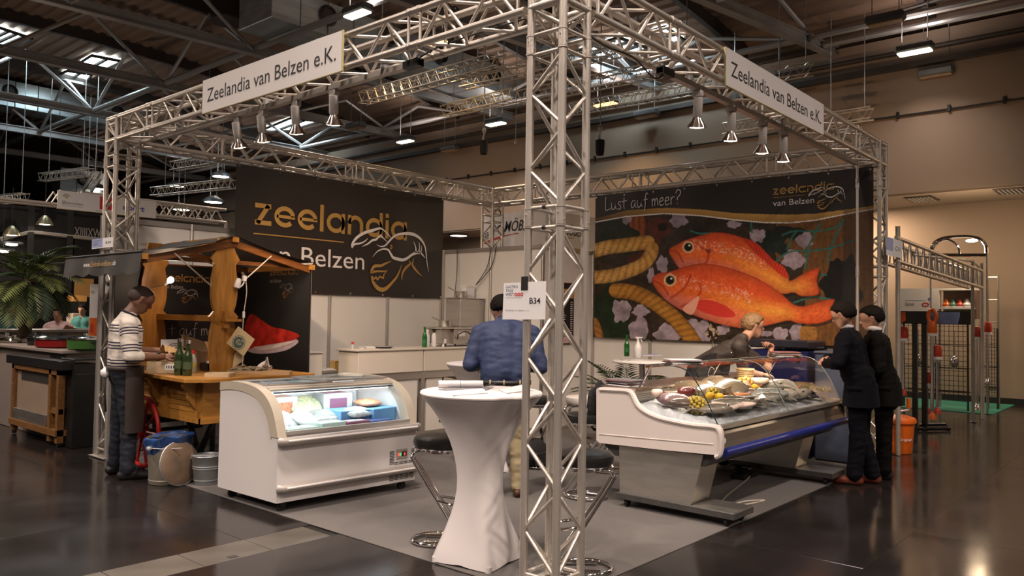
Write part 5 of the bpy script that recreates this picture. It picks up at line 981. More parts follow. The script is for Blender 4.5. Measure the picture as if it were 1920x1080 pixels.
for x in (2.10, 4.25):
    quick('leg', STEEL, fc, lambda b: b.prism(LEG, (x, 0, 0), (0, 1, 0), (0, 0, 1), (.30, 0, 0)))
    fr_ = quick('base_frame', DKST, fc, lambda b: b.bbox((x-.02, -.10, .07), (x+.33, .965, .122), .004)); quick('base_cover', STEEL, fr_, lambda b: b.box((x-.015, -.095, .122), (x+.325, .26, .126)))
    for cx in (x+.03, x+.28):
        for cy in (-.02, .88): quick('castor', RUBBER, fc, lambda b: (b.lathe([(.012, -.012), (.031, -.012), (.034, -.006), (.034, .006), (.031, .012), (.012, .012)], (cx, cy, .040), 14, Matrix.Rotation(PI/2, 3, 'X')), b.box((cx-.02, cy-.022, .035), (cx+.02, cy-.016, .072)), b.box((cx-.02, cy+.016, .035), (cx+.02, cy+.022, .072))))
    for yy in (.55, .7): quick('rivet', CHROME, fr_, lambda b: b.lathe([(0, 0), (.006, 0), (.004, .003), (0, .004)], (x-.02, yy, .095), 8, Matrix.Rotation(-PI/2, 3, 'Y')))
quick('maker_badge', WHITE, fc, lambda b: b.lathe([(0, .0), (.022, 0), (.022, .004), (0, .005)], (2.14, .012, .655), 16, Matrix.Rotation(PI/2, 3, 'X')))
GC = sc2([(.045, .772), (.084, .844), (.157, .982), (.26, 1.13), (.34, 1.19), (.42, 1.21), (.52, 1.218)], 4)
DGL = glass('display_glass', (.96, .97, .96), .95)
for a, c, nm in ((2.10, 3.49, 'front_glass'), (3.50, CX1-.05, 'front_glass')):
    gp = quick(nm, DGL, fc, lambda b: [b.add([(a, y0, z0), (c, y0, z0), (c, y1, z1), (a, y1, z1)], [(0, 1, 2, 3)]) for (y0, z0), (y1, z1) in zip(GC[:-1], GC[1:])], 'all')
    quick('glass_edge', mat('dark_glass_edge', (.02, .03, .03), .15), gp, lambda b: b.tube([(a, y, z) for y, z in GC], .0045, 6)); quick('glass_edge', mat('clear_edge', (.35, .38, .36), .1), gp, lambda b: b.tube([(c, y, z) for y, z in GC], .003, 6))
    quick('top_glass', DGL, fc, lambda b: b.bbox((a, .50, 1.205), (c, .70, 1.212), .002)); quick('top_edge', mat('clear_edge', (.35, .38, .36), .1), fc, lambda b: (b.tube([(a, .50, 1.21), (c, .50, 1.21)], .004, 6), b.tube([(a, .70, 1.208), (c, .70, 1.208)], .005, 6)))
for x in (2.16, 3.44, CX1-.12): quick('glass_post', CHROME, fc, lambda b: b.tube([(x, .80, 1.0), (x, .68, 1.205)], .009, 8), True)
quick('top_bar', mat('copper_tinted_bar', (.50, .26, .15), .3, .6), fc, lambda b: b.box((2.1, .695, 1.183), (CX1-.05, .71, 1.205)))
area_light('counter_light', (3.5, .60, 1.17), 2.6, .05, 11, (1, .84, .66))
ICEM = mat('crushed_ice', (.42, .44, .46), .3, var=.15, scale=30, bump=.6, bscale=70)
ib = MB(); ib.grid(lambda a, c: Vector((CX0+.045+(CX1-CX0-.09)*a, .075+.71*c, .75 if a in (0, 1) or c in (0, 1) else (.768+.125*c+.022*noise.noise(Vector((a*26, c*9, 0)))+.012*noise.noise(Vector((a*70, c*22, 3)))))), 150, 40)
o = tag(ib.build('crushed_ice', ICEM, None, 'all'), 'bed of crushed ice under the fish in the display counter', 'ice'); o['kind'] = 'stuff'
def isurf(x, y): return .782+.125*(y-.075)/.71
def on_ice(x, y): return Vector((x, y, isurf(x, y)))
FEYE = mat('fish_eye', (.01, .01, .01), .08, var=0, coat=1); FEYR = mat('fish_eye_ring', (.55, .50, .35), .25)
def fishmat(n, top, bel): 
    if n in MATS: return MATS[n]
    m = mat(n, top, .25, var=0, rvar=.06, coat=.5, scale=20); nt = m.node_tree; N = nt.nodes; L = nt.links; at_ = N.new('ShaderNodeAttribute'); at_.attribute_name = 'belly'; mx = N.new('ShaderNodeMix'); mx.data_type = 'RGBA'; L.new(at_.outputs['Fac'], mx.inputs[0]); nz = N.new('ShaderNodeTexNoise'); nz.inputs['Scale'].default_value = 32; nz.inputs['Detail'].default_value = 6
    hs = N.new('ShaderNodeMix'); hs.data_type = 'RGBA'; L.new(nz.outputs['Fac'], hs.inputs[0]); c = lin(top); hs.inputs[6].default_value = (*[x*.25 for x in c], 1); hs.inputs[7].default_value = (*[min(1, x*1.05) for x in c], 1); L.new(hs.outputs[2], mx.inputs[6]); mx.inputs[7].default_value = (*[x*.62 for x in lin(bel)], 1); L.new(mx.outputs[2], N['Principled BSDF'].inputs['Base Color']); return m
def fish(px, py, L, ang, lab, top, bel, hr=.28, tr=.13, bend=0, lift=0, name='fish', cat='fish', tilt=0):
    p = on_ice(px, py); L *= .92; p.x = min(p.x, CX1-.10-L*.52*abs(math.cos(ang))); p.x = max(p.x, CX0+.09+L*.5*abs(math.cos(ang))); p.y = min(.72-.2*L*abs(math.sin(ang)), max(.15+.42*L*abs(math.sin(ang)), p.y)); tr *= 1.35; hr *= 1.15
    if tilt == 0: tilt = .45 if math.cos(ang-VIEWR) > 0 else -.45
    z0 = isurf(p.x, p.y)+tr*L*.5+lift+.02; t = thing(name, lab, cat, (p.x, p.y, z0), ang, 'fish laid out on the ice'); m = fishmat('fish_'+top+bel, top, bel)
    R_ = Matrix.Translation((p.x, p.y, z0)) @ Matrix.Rotation(ang, 4, 'Z') @ Matrix.Rotation(tilt, 4, 'X')
    xs = [.5, .48, .44, .36, .26, .14, 0, -.14, -.26, -.35, -.40]; hs = [.02, .22, .42, .72, .92, 1, .96, .78, .52, .30, .22]; ts = [.05, .4, .62, .88, 1, 1, .9, .66, .38, .2, .12]
    cv = lambda x: bend*L*(x*x*4-.3); rings = []; bel_ = []
    for x, h, q in zip(xs, hs, ts):
        r = []
        for k in range(16):
            a = 2*PI*k/16; r.append(R_ @ Vector((x*L, cv(x)+h*hr*L*.5*math.cos(a), q*tr*L*.5*math.sin(a)))); bel_.append(max(0, min(1, .22-.95*math.cos(a))))
        rings.append(r)
    me = MB().loft(rings).mesh('body', m, 'all'); a_ = me.attributes.new('belly', 'FLOAT', 'POINT'); a_.data.foreach_set('value', bel_); put('body', me, t)
    def fin(nm, P, th=.004): 
        b = MB(); b.prism([(x*L, y*L) for x, y in P], R_ @ Vector((0, 0, -th/2)), R_.to_3x3() @ Vector((1, 0, 0)), R_.to_3x3() @ Vector((0, 1, 0)), R_.to_3x3() @ Vector((0, 0, th))); me = b.mesh(nm, m); a_ = me.attributes.new('belly', 'FLOAT', 'POINT'); a_.data.foreach_set('value', [.25]*len(me.vertices)); put(nm, me, t)
    c4 = cv(-.4)/L; fin('tail_fin', [(-.38, c4+.03), (-.46, c4+.10), (-.53, c4+.15), (-.49, c4), (-.53, c4-.15), (-.46, c4-.10), (-.38, c4-.03)])
    fin('dorsal_fin', [(.22, hr*.44), (.12, hr*.62), (0, hr*.62), (-.14, hr*.50), (-.26, hr*.34), (-.26, hr*.2), (.2, hr*.4)]); fin('anal_fin', [(-.08, -hr*.44), (-.16, -hr*.55), (-.26, -hr*.34), (-.2, -hr*.25)])
    e = R_ @ Vector((.385*L, cv(.385)+.10*hr*L, tr*L*.36)); quick('eye', FEYE, t, lambda b: b.ell(e, .022*L+.003, 10, 6), True); quick('eye_ring', FEYR, t, lambda b: b.ell(e-Vector((0, 0, .003)), (.030*L+.004, .030*L+.004, .010*L), 10, 6), True)
    pf = [(.18, -.02), (.06, .05), (.02, .0), (.06, -.07)]; b = MB(); b.prism([(x*L, y*L) for x, y in pf], R_ @ Vector((0, 0, tr*L*.46)), R_.to_3x3() @ Vector((.9, 0, 0)), R_.to_3x3() @ Vector((0, 1, 0)), R_.to_3x3() @ Vector((0, 0, .003))); me = b.mesh('pectoral_fin', m); a_ = me.attributes.new('belly', 'FLOAT', 'POINT'); a_.data.foreach_set('value', [.4]*len(me.vertices)); put('pectoral_fin', me, t)
    return t
vr = VIEWR
fish(2.3, 0.52, .36, vr+PI*.93, 'rosy sea bream with its head at the left end of the counter', '#8f6f70', '#c9a79c', .40, .2)
fish(2.85, 0.6, .62, vr+PI*.97, 'large brown flat turbot at the back of the ice, left part', '#6e5d49', '#8d7c66', .5, .10, lift=.03)
fish(3.22, 0.58, .60, vr+.1, 'large grey brown flatfish at the back beside the turbot', '#7d6c58', '#9a8a76', .5, .09, lift=.05)
fish(2.98, 0.17, .55, vr+.15+PI, 'dark grey fish lying in front of the fillets', '#5b5750', '#98917f', .26, .12); fish(2.8, 0.13, .50, vr+.3, 'grey fish lying along the front glass', '#6a6458', '#a79e8c', .24, .12)
fish(3.55, 0.33, .60, vr+.12, 'long silver fish in the middle of the counter', '#8e9691', '#d9d6cc', .22, .11, lift=.02); fish(3.62, 0.16, .50, vr+PI+.2, 'pale silver fish in front of the long silver fish', '#8d8a80', '#cfc8bb', .28, .12)
fish(4.28, 0.45, .45, vr+PI*.8, 'red fish with a pale belly at the right part of the counter', '#b4583a', '#d9b79a', .30, .14, .25, lift=.03); fish(4.12, 0.33, .50, vr+PI*.72, 'silver white fish bent upward near the red fish', '#9a9488', '#e6ddd2', .26, .16, .35, lift=.04)
fish(4.55, 0.28, .55, vr+PI*1.03, 'olive green fish at the right end of the ice', '#6f6a40', '#b7ab86', .24, .12, lift=.01); fish(4.42, 0.14, .40, vr+PI+.1, 'small grey fish with a dark eye before the olive fish', '#4c4d48', '#8f8d83', .25, .14); fish(3.5, 0.62, .40, vr+PI, 'pink fish with white belly at the back of the ice', '#c98a78', '#e8d6c8', .26, .12, lift=.06)
fish(3.72, 0.5, .5, vr+PI, 'mackerel like fish under the orange slices', '#5d6866', '#b9bab0', .22, .12); fish(4.68, 0.45, .5, vr, 'brown fish behind the olive fish near the end', '#6d5a40', '#9a866a', .26, .12)
fish(2.34, 0.3, .34, vr+PI*.95, 'small rosy fish lying along the left front glass', '#7d6560', '#c2a595', .30, .15); fish(2.42, 0.14, .36, vr+.1, 'grey fish lying under the fillets at the front glass', '#625c52', '#a39a88', .26, .13)
fish(3.3, 0.12, .42, vr+PI*.96, 'pale grey fish by the front glass, left of centre', '#79746a', '#bdb4a4', .26, .13); fish(3.86, 0.12, .42, vr+.1, 'dark silver fish by the front glass, centre', '#56554f', '#b0a99a', .26, .13); fish(4.12, 0.14, .36, vr+PI, 'small silver fish by the front glass, right of centre', '#84847c', '#c9c2b4', .26, .13)
for k, (x, y, a, top, bel, lab) in enumerate(((2.36, .17, .1, '#70685e', '#ab9f8e', 'grey fish at the left front corner of the ice'), (2.30, .40, PI, '#67564c', '#a58e7c', 'brown grey fish under the round grape bunch'), (2.62, .11, .0, '#6b655a', '#aaa18f', 'short grey fish at the front sill, first from the left'), (2.94, .26, .3, '#5f5a52', '#958d7e', 'grey fish half under the skate wings'), (3.08, .11, PI, '#757067', '#b5ac9b', 'short grey fish at the front sill, second from the left'), (3.46, .22, .1, '#7c776e', '#bab2a2', 'grey fish between skate wings and silver fish'), (3.60, .08, PI, '#6d685d', '#a9a190', 'short grey fish at the front sill, third from the left'), (3.42, .46, .2, '#8a6a58', '#b99c86', 'brownish fish behind the salmon strip'), (4.34, .28, PI, '#73706a', '#b0aa9c', 'grey fish before the red fish'), (4.05, .22, .15, '#807a6c', '#c0b7a4', 'pale fish beside the octopus piece'), (4.72, .20, PI, '#6a5f4c', '#9b8e76', 'brown fish at the far front end'), (2.62, .70, .05, '#5c5145', '#8a7b69', 'dark fish at the back left edge of the ice'))): fish(x, y, .40, vr+a, lab, top, bel, .27, .14, lift=.01*(k % 3))
FIL = mat('white_fish_fillet', (.66, .50, .42), .35, var=.12, scale=14, coat=.3, stretch=(1, 6, 1)); SKATE = mat('skate_wing', (.26, .22, .20), .4, var=.25, scale=25, coat=.3)
def slab(px, py, lab, m, sx, sy, sz, ang, name='fillet', lift=0, cat='fillet', curl=.02):
    p = on_ice(px, py); p.x = min(p.x, CX1-.3); p.y = max(.16, min(.68, p.y)); sz *= 1.5; z = isurf(p.x, p.y)+lift; t = thing(name, lab, cat, (p.x, p.y, z), 0, 'fillets on the ice'); R_ = Matrix.Translation((p.x, p.y, z)) @ Matrix.Rotation(ang, 4, 'Z')
    me = MB().ell((0, 0, sz/2), (sx/2, sy/2, sz/2), 20, 10, None, lambda q: (q.x+.12*q.y, q.y*(1-.35*q.x/sx), q.z*(1 if q.z > 0 else .6)+curl*(q.x/sx*2)**2)).mesh('flesh', m, 'all'); me.transform(R_); put('flesh', me, t)
    me = MB().tube([(sx*(f-.5)*.8, .012*math.sin(f*9)+.12*0, sz*(1-.9*(2*f-1)**2)*.98+curl*((f-.5)*1.6)**2) for f in np.linspace(0, 1, 9)], .003, 5).mesh('seam', m); me.transform(R_); put('seam', me, t)
for k, (px, py, a) in enumerate(((2.50, .24, .0), (2.62, .26, .12), (2.70, .18, -.05))): slab(px, py, ('pink white fillet left of the glass edge', 'pink white fillet lying across the others', 'pale fillet next to the front glass')[k], FIL, .34, .12, .05, vr+a, lift=.015*k)
for k, (px, py) in enumerate(((2.96, .36), (3.14, .24), (3.30, .22), (3.10, .32))): slab(px, py, ('grey skate wing behind the salmon strip', 'grey skate wing at the counter middle', 'second grey skate wing overlapping the first', 'dark skate wing under the salmon strip')[k], SKATE, .26, .17, .03, vr+.7*k, 'skate_wing', .02+.01*k, 'fish')
slab(3.05, 0.4, 'long orange salmon strip across the ice', mat('salmon_flesh', (.70, .30, .12), .35, var=.2, scale=12, coat=.3), .36, .05, .035, vr-.1, 'salmon_strip', .05); slab(2.58, 0.58, 'dark red tuna block beside the turbot', mat('tuna_flesh', (.12, .02, .02), .3, var=.1, coat=.3), .16, .09, .08, vr, 'tuna_block', .02); slab(4.05, 0.56, 'round pale fish steak on the right half', mat('pale_steak', (.68, .52, .38), .4, var=.1), .20, .16, .06, vr, 'fish_steak', .06)
slab(3.88, 0.24, 'knobbly pale octopus piece near the front glass', mat('octopus_flesh', (.40, .33, .28), .4, var=.4, scale=30, bump=.6, bscale=60), .30, .14, .08, vr+.1, 'octopus', .0, 'octopus'); slab(4.22, 0.2, 'grey fish head piece near the front right', SKATE, .2, .14, .08, vr, 'fish_piece', 0, 'fish'); slab(2.22, 0.66, 'white roe piece behind the rosy bream', FIL, .10, .08, .06, vr, 'roe', .03)
YEL = mat('yellow_berry', (.42, .30, .04), .3, var=.3, scale=30); LEM = mat('lemon_peel', (.72, .42, .02), .4, var=.12, scale=12, bump=.3, bscale=90)
def bunch(px, py, lab, R, n, m, r, lift=0, name='grape_bunch', cat='fruit'):
    p = on_ice(px, py); c = Vector((p.x, p.y, isurf(p.x, p.y)+R*.7+lift)); t = thing(name, lab, cat, c); random.seed(int(px*100)); b = MB()
    for k in range(n):
        a = k*2.39996; zz = 1-2*(k+.5)/n; rr = math.sqrt(1-zz*zz); b.ell(c+Vector((rr*math.cos(a)*R, rr*math.sin(a)*R, zz*R*.85)), r*random.uniform(.85, 1.15), 8, 6)
    o = b.build('berries', m, t, 'all'); o['kind'] = 'stuff'; quick('stalk', mat('green_stalk', (.12, .16, .04), .6), t, lambda b: b.tube([c, c+Vector((.02, 0, R*1.1)), c+Vector((.05, .02, R*1.3))], .004, 6))
bunch(2.34, 0.36, 'round bunch of yellow green grapes beside the rosy bream', .075, 60, YEL, .018); bunch(3.8, 0.6, 'heap of orange mushrooms before the basket', .075, 46, mat('orange_mushroom', (.50, .27, .06), .5, var=.4, scale=40), .020, .03, 'mushroom_heap', 'mushrooms'); bunch(2.84, 0.46, 'small bunch of yellow grapes on the turbot', .05, 34, YEL, .014, .06)
def lemon(px, py, lab, lift=.0, r=.035):
    p = on_ice(px, py); c = Vector((p.x, p.y, isurf(p.x, p.y)+r+lift)); t = thing('lemon', lab, 'fruit', c); quick('peel', LEM, t, lambda b: b.lathe([(0, -r*1.35), (r*.22, -r*1.22), (r*.7, -r*.8), (r, 0), (r*.7, r*.8), (r*.22, r*1.22), (0, r*1.35)], c, 14, Matrix.Rotation(1.3, 3, 'X')), True); quick('tip', LEM, t, lambda b: b.ell(c+Vector((0, -r*1.2, .01)), r*.2, 8, 6))
for a in ((2.36, 0.58, 'lemon lying behind the grape bunch', .02), (2.74, 0.44, 'lemon half hidden by the glass edge', .05), (2.8, 0.38, 'lemon beside the salmon strip', .05), (3.62, 0.5, 'orange lemon left of the mushroom heap', .06), (3.7, 0.46, 'orange lemon under the mushroom heap', .06), (3.7, 0.56, 'orange lemon behind the other two', .07)): lemon(*a)
p = on_ice(4.02, 0.7); c = Vector((p.x, p.y, isurf(p.x, p.y))); t = thing('basket', 'woven straw basket standing in the fish display', 'basket', c); WICK = mat('straw', (.42, .28, .13), .7, var=.25, scale=40)
quick('weave', WICK, t, lambda b: [b.tube([c+Vector((.075*math.cos(a), .075*math.sin(a), .05+.018*k)) for a in np.linspace(0, 2*PI, 21)[:-1]], .010, 6, closed=True) for k in range(8)])['kind'] = 'stuff'; quick('rim', WICK, t, lambda b: b.tube([c+Vector((.082*math.cos(a), .082*math.sin(a), .20)) for a in np.linspace(0, 2*PI, 25)[:-1]], .012, 6, closed=True)); quick('bottom', WICK, t, lambda b: b.lathe([(0, .0), (.07, .0), (.075, .05), (0, .05)], c, 16))
# price papers, magazines on the counter
def leaflet_stack(lab, c, n, ang, sx=.28, sy=.19, z=1.012, col=None):
    t = thing('magazine_stack', lab, 'magazines', (c[0], c[1], z)); random.seed(int(c[0]*100))
    cs = [PAPER, mat('dark_cover', (.06, .05, .05), .4), mat('red_cover', (.38, .16, .13), .5, var=.5, scale=15), mat('grey_cover', (.22, .21, .22), .5)]
    for k in range(n):
        M = Matrix.Translation((c[0]+random.uniform(-.02, .02), c[1]+random.uniform(-.02, .02), z+.0065*k)) @ Matrix.Rotation(ang+random.uniform(-.25, .25), 4, 'Z'); me = MB().bbox((-sx/2, -sy/2, 0), (sx/2, sy/2, .006), .001).mesh('magazine', cs[k % 4]); me.transform(M); put('magazine', me, t)
leaflet_stack('stack of brochures on the left corner of the fish counter', (2.24, 1.0), 8, 1.5); leaflet_stack('stack of leaflets on the glass shelf beside the small table', (2.55, .60), 5, VIEWR+.1, z=1.213); leaflet_stack('magazines on the far end of the glass shelf before the man', (4.74, .58), 7, VIEWR, z=1.213)
tag(quick('jacket', BLACKF, None, lambda b: b.ell((2.18, 1.22, .82), (.16, .05, .20), 16, 10, None, lambda q: (q.x, q.y+.05*q.z*q.z*8, q.z+.03*math.sin(q.x*30)))), 'dark jacket hanging over the rear corner of the fish counter', 'jacket')
cord('white cable lying in a loop on the carpet under the fish counter', [(2.43, .55, .55), (2.48, .48, .2), (2.62, .34, .016), (3.0, .22, .014), (3.15, .12, .014), (2.85, .18, .014), (2.72, .30, .014), (3.0, .42, .014), (3.6, .55, .016), (3.95, .62, .03), (4.05, .66, .07)], .008, 8, mat('white_cable', (.55, .48, .38), .5), name='white_lead')
t = thing('plug_strip', 'black plug strip with cables under the fish counter', 'plug strip', (4.0, .72, .006)); quick('strip', BLACKP, t, lambda b: b.bbox((3.85, .62, .008), (4.17, .78, .06), .01)); quick('cable_tangle', CABLE, t, lambda b: [b.tube([(4.0+(.10+.02*k)*math.cos(a+k), .70+(.09+.01*k)*math.sin(a+k), .07+.012*k+.01*math.sin(3*a)) for a in np.linspace(0, 2*PI, 19)[:-1]], .008, 6, closed=True) for k in range(4)]); quick('plug', WHITE, t, lambda b: (b.bbox((4.02, .63, .06), (4.06, .67, .10), .008)))
# small round table, bottles and palm behind the counter
tx, ty = 4.2, 2.02; t = thing('round_table', 'small white round table with a steel post behind the fish counter', 'table', (tx, ty, 0)); quick('tabletop', WHITE, t, lambda b: b.lathe([(0, 1.085), (.33, 1.085), (.34, 1.092), (.34, 1.104), (.33, 1.11), (0, 1.11)], (tx, ty, 0), 36), True); quick('post', STEEL, t, lambda b: b.tube([(tx, ty, .02), (tx, ty, 1.085)], .035, 16), True); quick('foot_plate', STEEL, t, lambda b: b.lathe([(0, .006), (.24, .006), (.24, .014), (.04, .03), (0, .03)], (tx, ty, 0), 28), True); quick('collar', CHROME, t, lambda b: b.lathe([(.036, 1.06), (.09, 1.082), (.09, 1.085), (.036, 1.085)], (tx, ty, 0), 16))
q = at(1175, 668, 'z', 1.11); bottle(q.x, q.y, 1.111, 'green beer bottle standing on the small round table', BGREEN, .27, .034, None, mat('green_label', (.03, .16, .05), .5))
q = at(1196, 671, 'z', 1.11); t = thing('spray_bottle', 'white spray bottle standing on the small round table', 'bottle', (q.x, q.y, 1.111)); SPB = mat('white_spray_plastic', (.72, .72, .72), .35, var=.02)
quick('bottle_body', SPB, t, lambda b: b.lathe([(0, 0), (.046, 0), (.049, .008), (.049, .11), (.044, .14), (.022, .18), (.016, .20), (0, .20)], (q.x, q.y, 1.111), 20), True); quick('trigger_head', SPB, t, lambda b: (b.tube([(q.x, q.y, 1.31), (q.x, q.y, 1.345)], .017, 12), b.tube([Vector((q.x, q.y, 1.352))-_r*.030, Vector((q.x, q.y, 1.356))+_r*.055], [.014, .009], 10), b.tube([Vector((q.x, q.y, 1.345))+_r*.03, Vector((q.x, q.y, 1.30))+_r*.05], .006, 8)), True)
q = at(1222, 668, 'z', 1.11); t = thing('paper_pad', 'white paper pad lying on the small round table', 'paper', (q.x, q.y, 1.111)); quick('pad', PAPER, t, lambda b: b.bbox((q.x-.10, q.y-.08, 1.111), (q.x+.12, q.y+.07, 1.132), .002)); quick('cover', mat('pale_blue_paper', (.35, .42, .70), .7), t, lambda b: b.box((q.x-.10, q.y-.08, 1.132), (q.x+.12, q.y+.07, 1.134)))
LEAF = mat('palm_leaf', (.022, .050, .018), .45, var=.4, scale=6); POT = mat('dark_pot', (.03, .03, .035), .5)
def frond(b, base, az, L, el0, droop, nl, wl, ll=.22):
    pts = []; p = Vector(base); el = el0
    for k in range(14):
        pts.append(p.copy()); p = p+Vector((math.cos(az)*math.cos(el), math.sin(az)*math.cos(el), math.sin(el)))*(L/13); el -= droop/13
    b.tube(pts, [.008*(1-.8*i/13) for i in range(14)], 5)
    side = Vector((-math.sin(az), math.cos(az), 0))
    for i in range(nl):
        f = .18+.82*i/nl; k = min(12, int(f*13)); q = pts[k].lerp(pts[k+1], f*13-k); d = (pts[k+1]-pts[k]).normalized(); up_ = side.cross(d); l = ll*(.45+1.0*math.sin(PI*min(1, f*.9+.08)))*(1-.25*f)
        for s in (-1, 1):
            tip = q+(d*.75+side*s*.85-up_*.15).normalized()*l-Vector((0, 0, l*.22)); mid = q.lerp(tip, .45)+Vector((0, 0, l*.05)); w_ = d.cross(side*s).cross(d*.75+side*s*.85).normalized()*wl*.5
            b.add([q, mid+w_, tip, mid-w_], [(0, 1, 2, 3)])
plx, ply = 4.75, 2.55; t = thing('potted_palm', 'bushy green potted palm against the wall behind the counter', 'plant', (plx, ply, 0)); quick('pot', POT, t, lambda b: b.lathe([(0, .006), (.15, .006), (.19, .30), (.205, .30), (.205, .34), (.18, .34), (.17, .30), (0, .30)], (plx, ply, 0), 24), True)
random.seed(11)
for k in range(24):
    quick('frond', LEAF, t, lambda b: frond(b, (plx+random.uniform(-.05, .05), ply+random.uniform(-.05, .05), .3), k*2.4, random.uniform(.75, 1.15), random.uniform(.9, 1.45), random.uniform(.9, 1.8), 18, .020, .2))
# blue cupboard and crates behind the seller
NAVY = mat('navy_steel', (.010, .014, .085), .35, .2, var=.08); bc = thing('blue_cooler', 'dark blue cooler cabinet with a black lid behind the seller', 'cabinet', (5.75, .95, 0)); quick('body', NAVY, bc, lambda b: b.bbox((5.5, .62, .006), (6.0, 1.36, 1.24), .01)); quick('lid', mat('black_lid', (.02, .02, .03), .3), bc, lambda b: b.bbox((5.48, .60, 1.27), (6.02, 1.32, 1.36), .015)); quick('handle', CHROME, bc, lambda b: b.tube([(5.49, 1.25, .95), (5.46, 1.25, .97), (5.46, 1.25, 1.2), (5.49, 1.25, 1.22)], .008, 6)); quick('hinge', CHROME, bc, lambda b: b.box((5.49, .70, 1.1), (5.5, .74, 1.22)))
t = thing('crate', 'blue plastic crate to the right of the cooler cabinet', 'crate', (5.8, .38, 0)); quick('body', mat('grey_blue_crate', (.06, .075, .12), .4), t, lambda b: b.bbox((5.55, .15, .006), (6.0, .56, 1.22), .02)); quick('lid', mat('crate_lid', (.09, .10, .14), .4), t, lambda b: b.bbox((5.54, .14, 1.22), (6.01, .57, 1.25), .01))
t = thing('board', 'white glossy sheet standing behind the cooler cabinet', 'board', (5.9, 1.6, 0)); quick('sheet', WHITE, t, lambda b: b.box((5.95, 1.38, .006), (5.97, 1.62, 1.15))); quick('frame', ALUP, t, lambda b: b.box((5.94, 1.36, .006), (5.98, 1.38, 1.16)))
# dark round sign seen through the glass (chalk drawing of a fish)
sb = thing('chalk_sign', 'fish shaped black chalk board leaning behind the counter', 'sign', (4.0, 1.0, 1.03)); O = at(1305, 690, 'y', 1.02); X1 = at(1368, 690, 'y', 1.02).x-O.x; 
quick('board', mat('chalkboard', (.02, .02, .022), .6), sb, lambda b: b.prism([(x*X1, (z-.5)*.36*X1) for x, z in sc2([(0, .5), (.10, .85), (.35, 1.0), (.8, 1.0), (1, .7), (1, .3), (.8, 0), (.3, 0), (.08, .2)], 4, True)], (O.x, 1.02, 1.10), (1, 0, 0), (0, 0, 1), (0, .012, 0)))
quick('chalk_drawing', WINK, sb, lambda b: (b.ribbon([(X1*x, X1*z) for x, z in sc2([(.35, -.08), (.42, .0), (.52, -.03), (.5, -.1), (.38, -.12)], 5, True)], .008, (O.x, 1.019, 1.10), (1, 0, 0), (0, 0, 1)), b.ribbon([(X1*x, X1*z) for x, z in sc2([(.25, .02), (.35, .09), (.5, .08)], 5)], .006, (O.x, 1.019, 1.10), (1, 0, 0), (0, 0, 1))))
# ================================================================ THE MARKET CART
YN, YFR = 4.65, 5.97; XEL, XR, XER, ZE, ZR = -.31, .595, 1.53, 2.13, 2.355; ZC = .98
PINE = wood('honey_pine', '#b5803a', '#946427', 'z'); PINEX = wood('honey_pine_x', '#b5803a', '#946427', 'x'); PINEY = wood('honey_pine_y', '#b5803a', '#946427', 'y'); PINED = wood('dark_pine', '#7a4a20', '#553010', 'x')
TARP = mat('black_tarpaulin', (.030, .026, .025), .68, var=.2, scale=3, bump=.2, bscale=6); BLKWALL = mat('black_banner', (.006, .0055, .006), .55, var=.2, scale=3)
cart = thing('market_cart', 'wooden market cart with carved boards under a black gabled tarpaulin', 'market stall', (.55, 5.1, 0))
# carved boards (front, rear)
HALF = [(.095, 1.0), (.10, .985), (.115, .95), (.14, .90), (.20, .845), (.145, .80), (.155, .76), (.175, .70), (.182, .63), (.178, .56), (.16, .50), (.135, .455), (.20, .415), (.15, .372), (.165, .33), (.18, .27), (.186, .20), (.178, .13), (.16, .07), (.15, 0)]
def board(y, z0, z1, xc, k=.78):
    P = [(xc+w_*k, z0+(z1-z0)*h) for w_, h in HALF]; P = P+[(2*xc-a, c) for a, c in reversed(P)]
    return quick('carved_board', PINE, cart, lambda b: b.prism(P, (0, y, 0), (1, 0, 0), (0, 0, 1), (0, .04, 0)))
XB = at(420, 600, 'y', YN).x; board(YN, ZC, ZR-.02, XB); XB2 = at(281, 600, 'y', 5.90).x; board(5.88, ZC, ZR-.02, XB2+.03)
quick('ridge_beam', PINEY, cart, lambda b: b.box((XR-.035, YN-.06, ZR-.055), (XR+.035, YFR-.04, ZR+.0))); 
for sx, xe in ((-1, XEL), (1, XER)):
    quick('eave_beam', PINEY, cart, lambda b: b.box((xe-.03, YN-.05, ZE-.06), (xe+.03, YFR-.04, ZE-.005)))
    for y in (YN-.02, 5.88): quick('rafter', PINED, cart, lambda b: b.prism([(-.035, 0), (.035, 0), (.035, .045), (-.035, .045)], (XR, y, ZR-.065), (0, 0, 1), (0, 1, 0), (xe-XR, 0, ZE-ZR)))
for y, m_ in ((YN, 0), (5.90, 1)): quick('tie_beam', PINED, cart, lambda b: b.box((XEL+.02, y+.05, ZE-.05), (XER-.02, y+.09, ZE-.01)))
tb = MB(); tb.grid(lambda a, c: Vector((XR+(XEL-.02-XR)*a, (YN-.07)+(YFR-YN+.06+.30*a*0)*c, ZR+.008+(ZE+.012-ZR)*a-.05*math.sin(PI*a)*math.sin(PI*c)*1.0-.025*math.sin(PI*a)+.012*noise.noise(Vector((a*5, c*7, 0))))), 14, 20); tb.grid(lambda a, c: Vector((XR+(XER+.02-XR)*a, (YN-.07)+(YFR-YN+.06)*c, ZR+.008+(ZE+.012-ZR)*a-.03*math.sin(PI*a))), 12, 12)
tb.build('tarpaulin', TARP, cart, 'all')
va0, va1 = YN-.06, 6.42
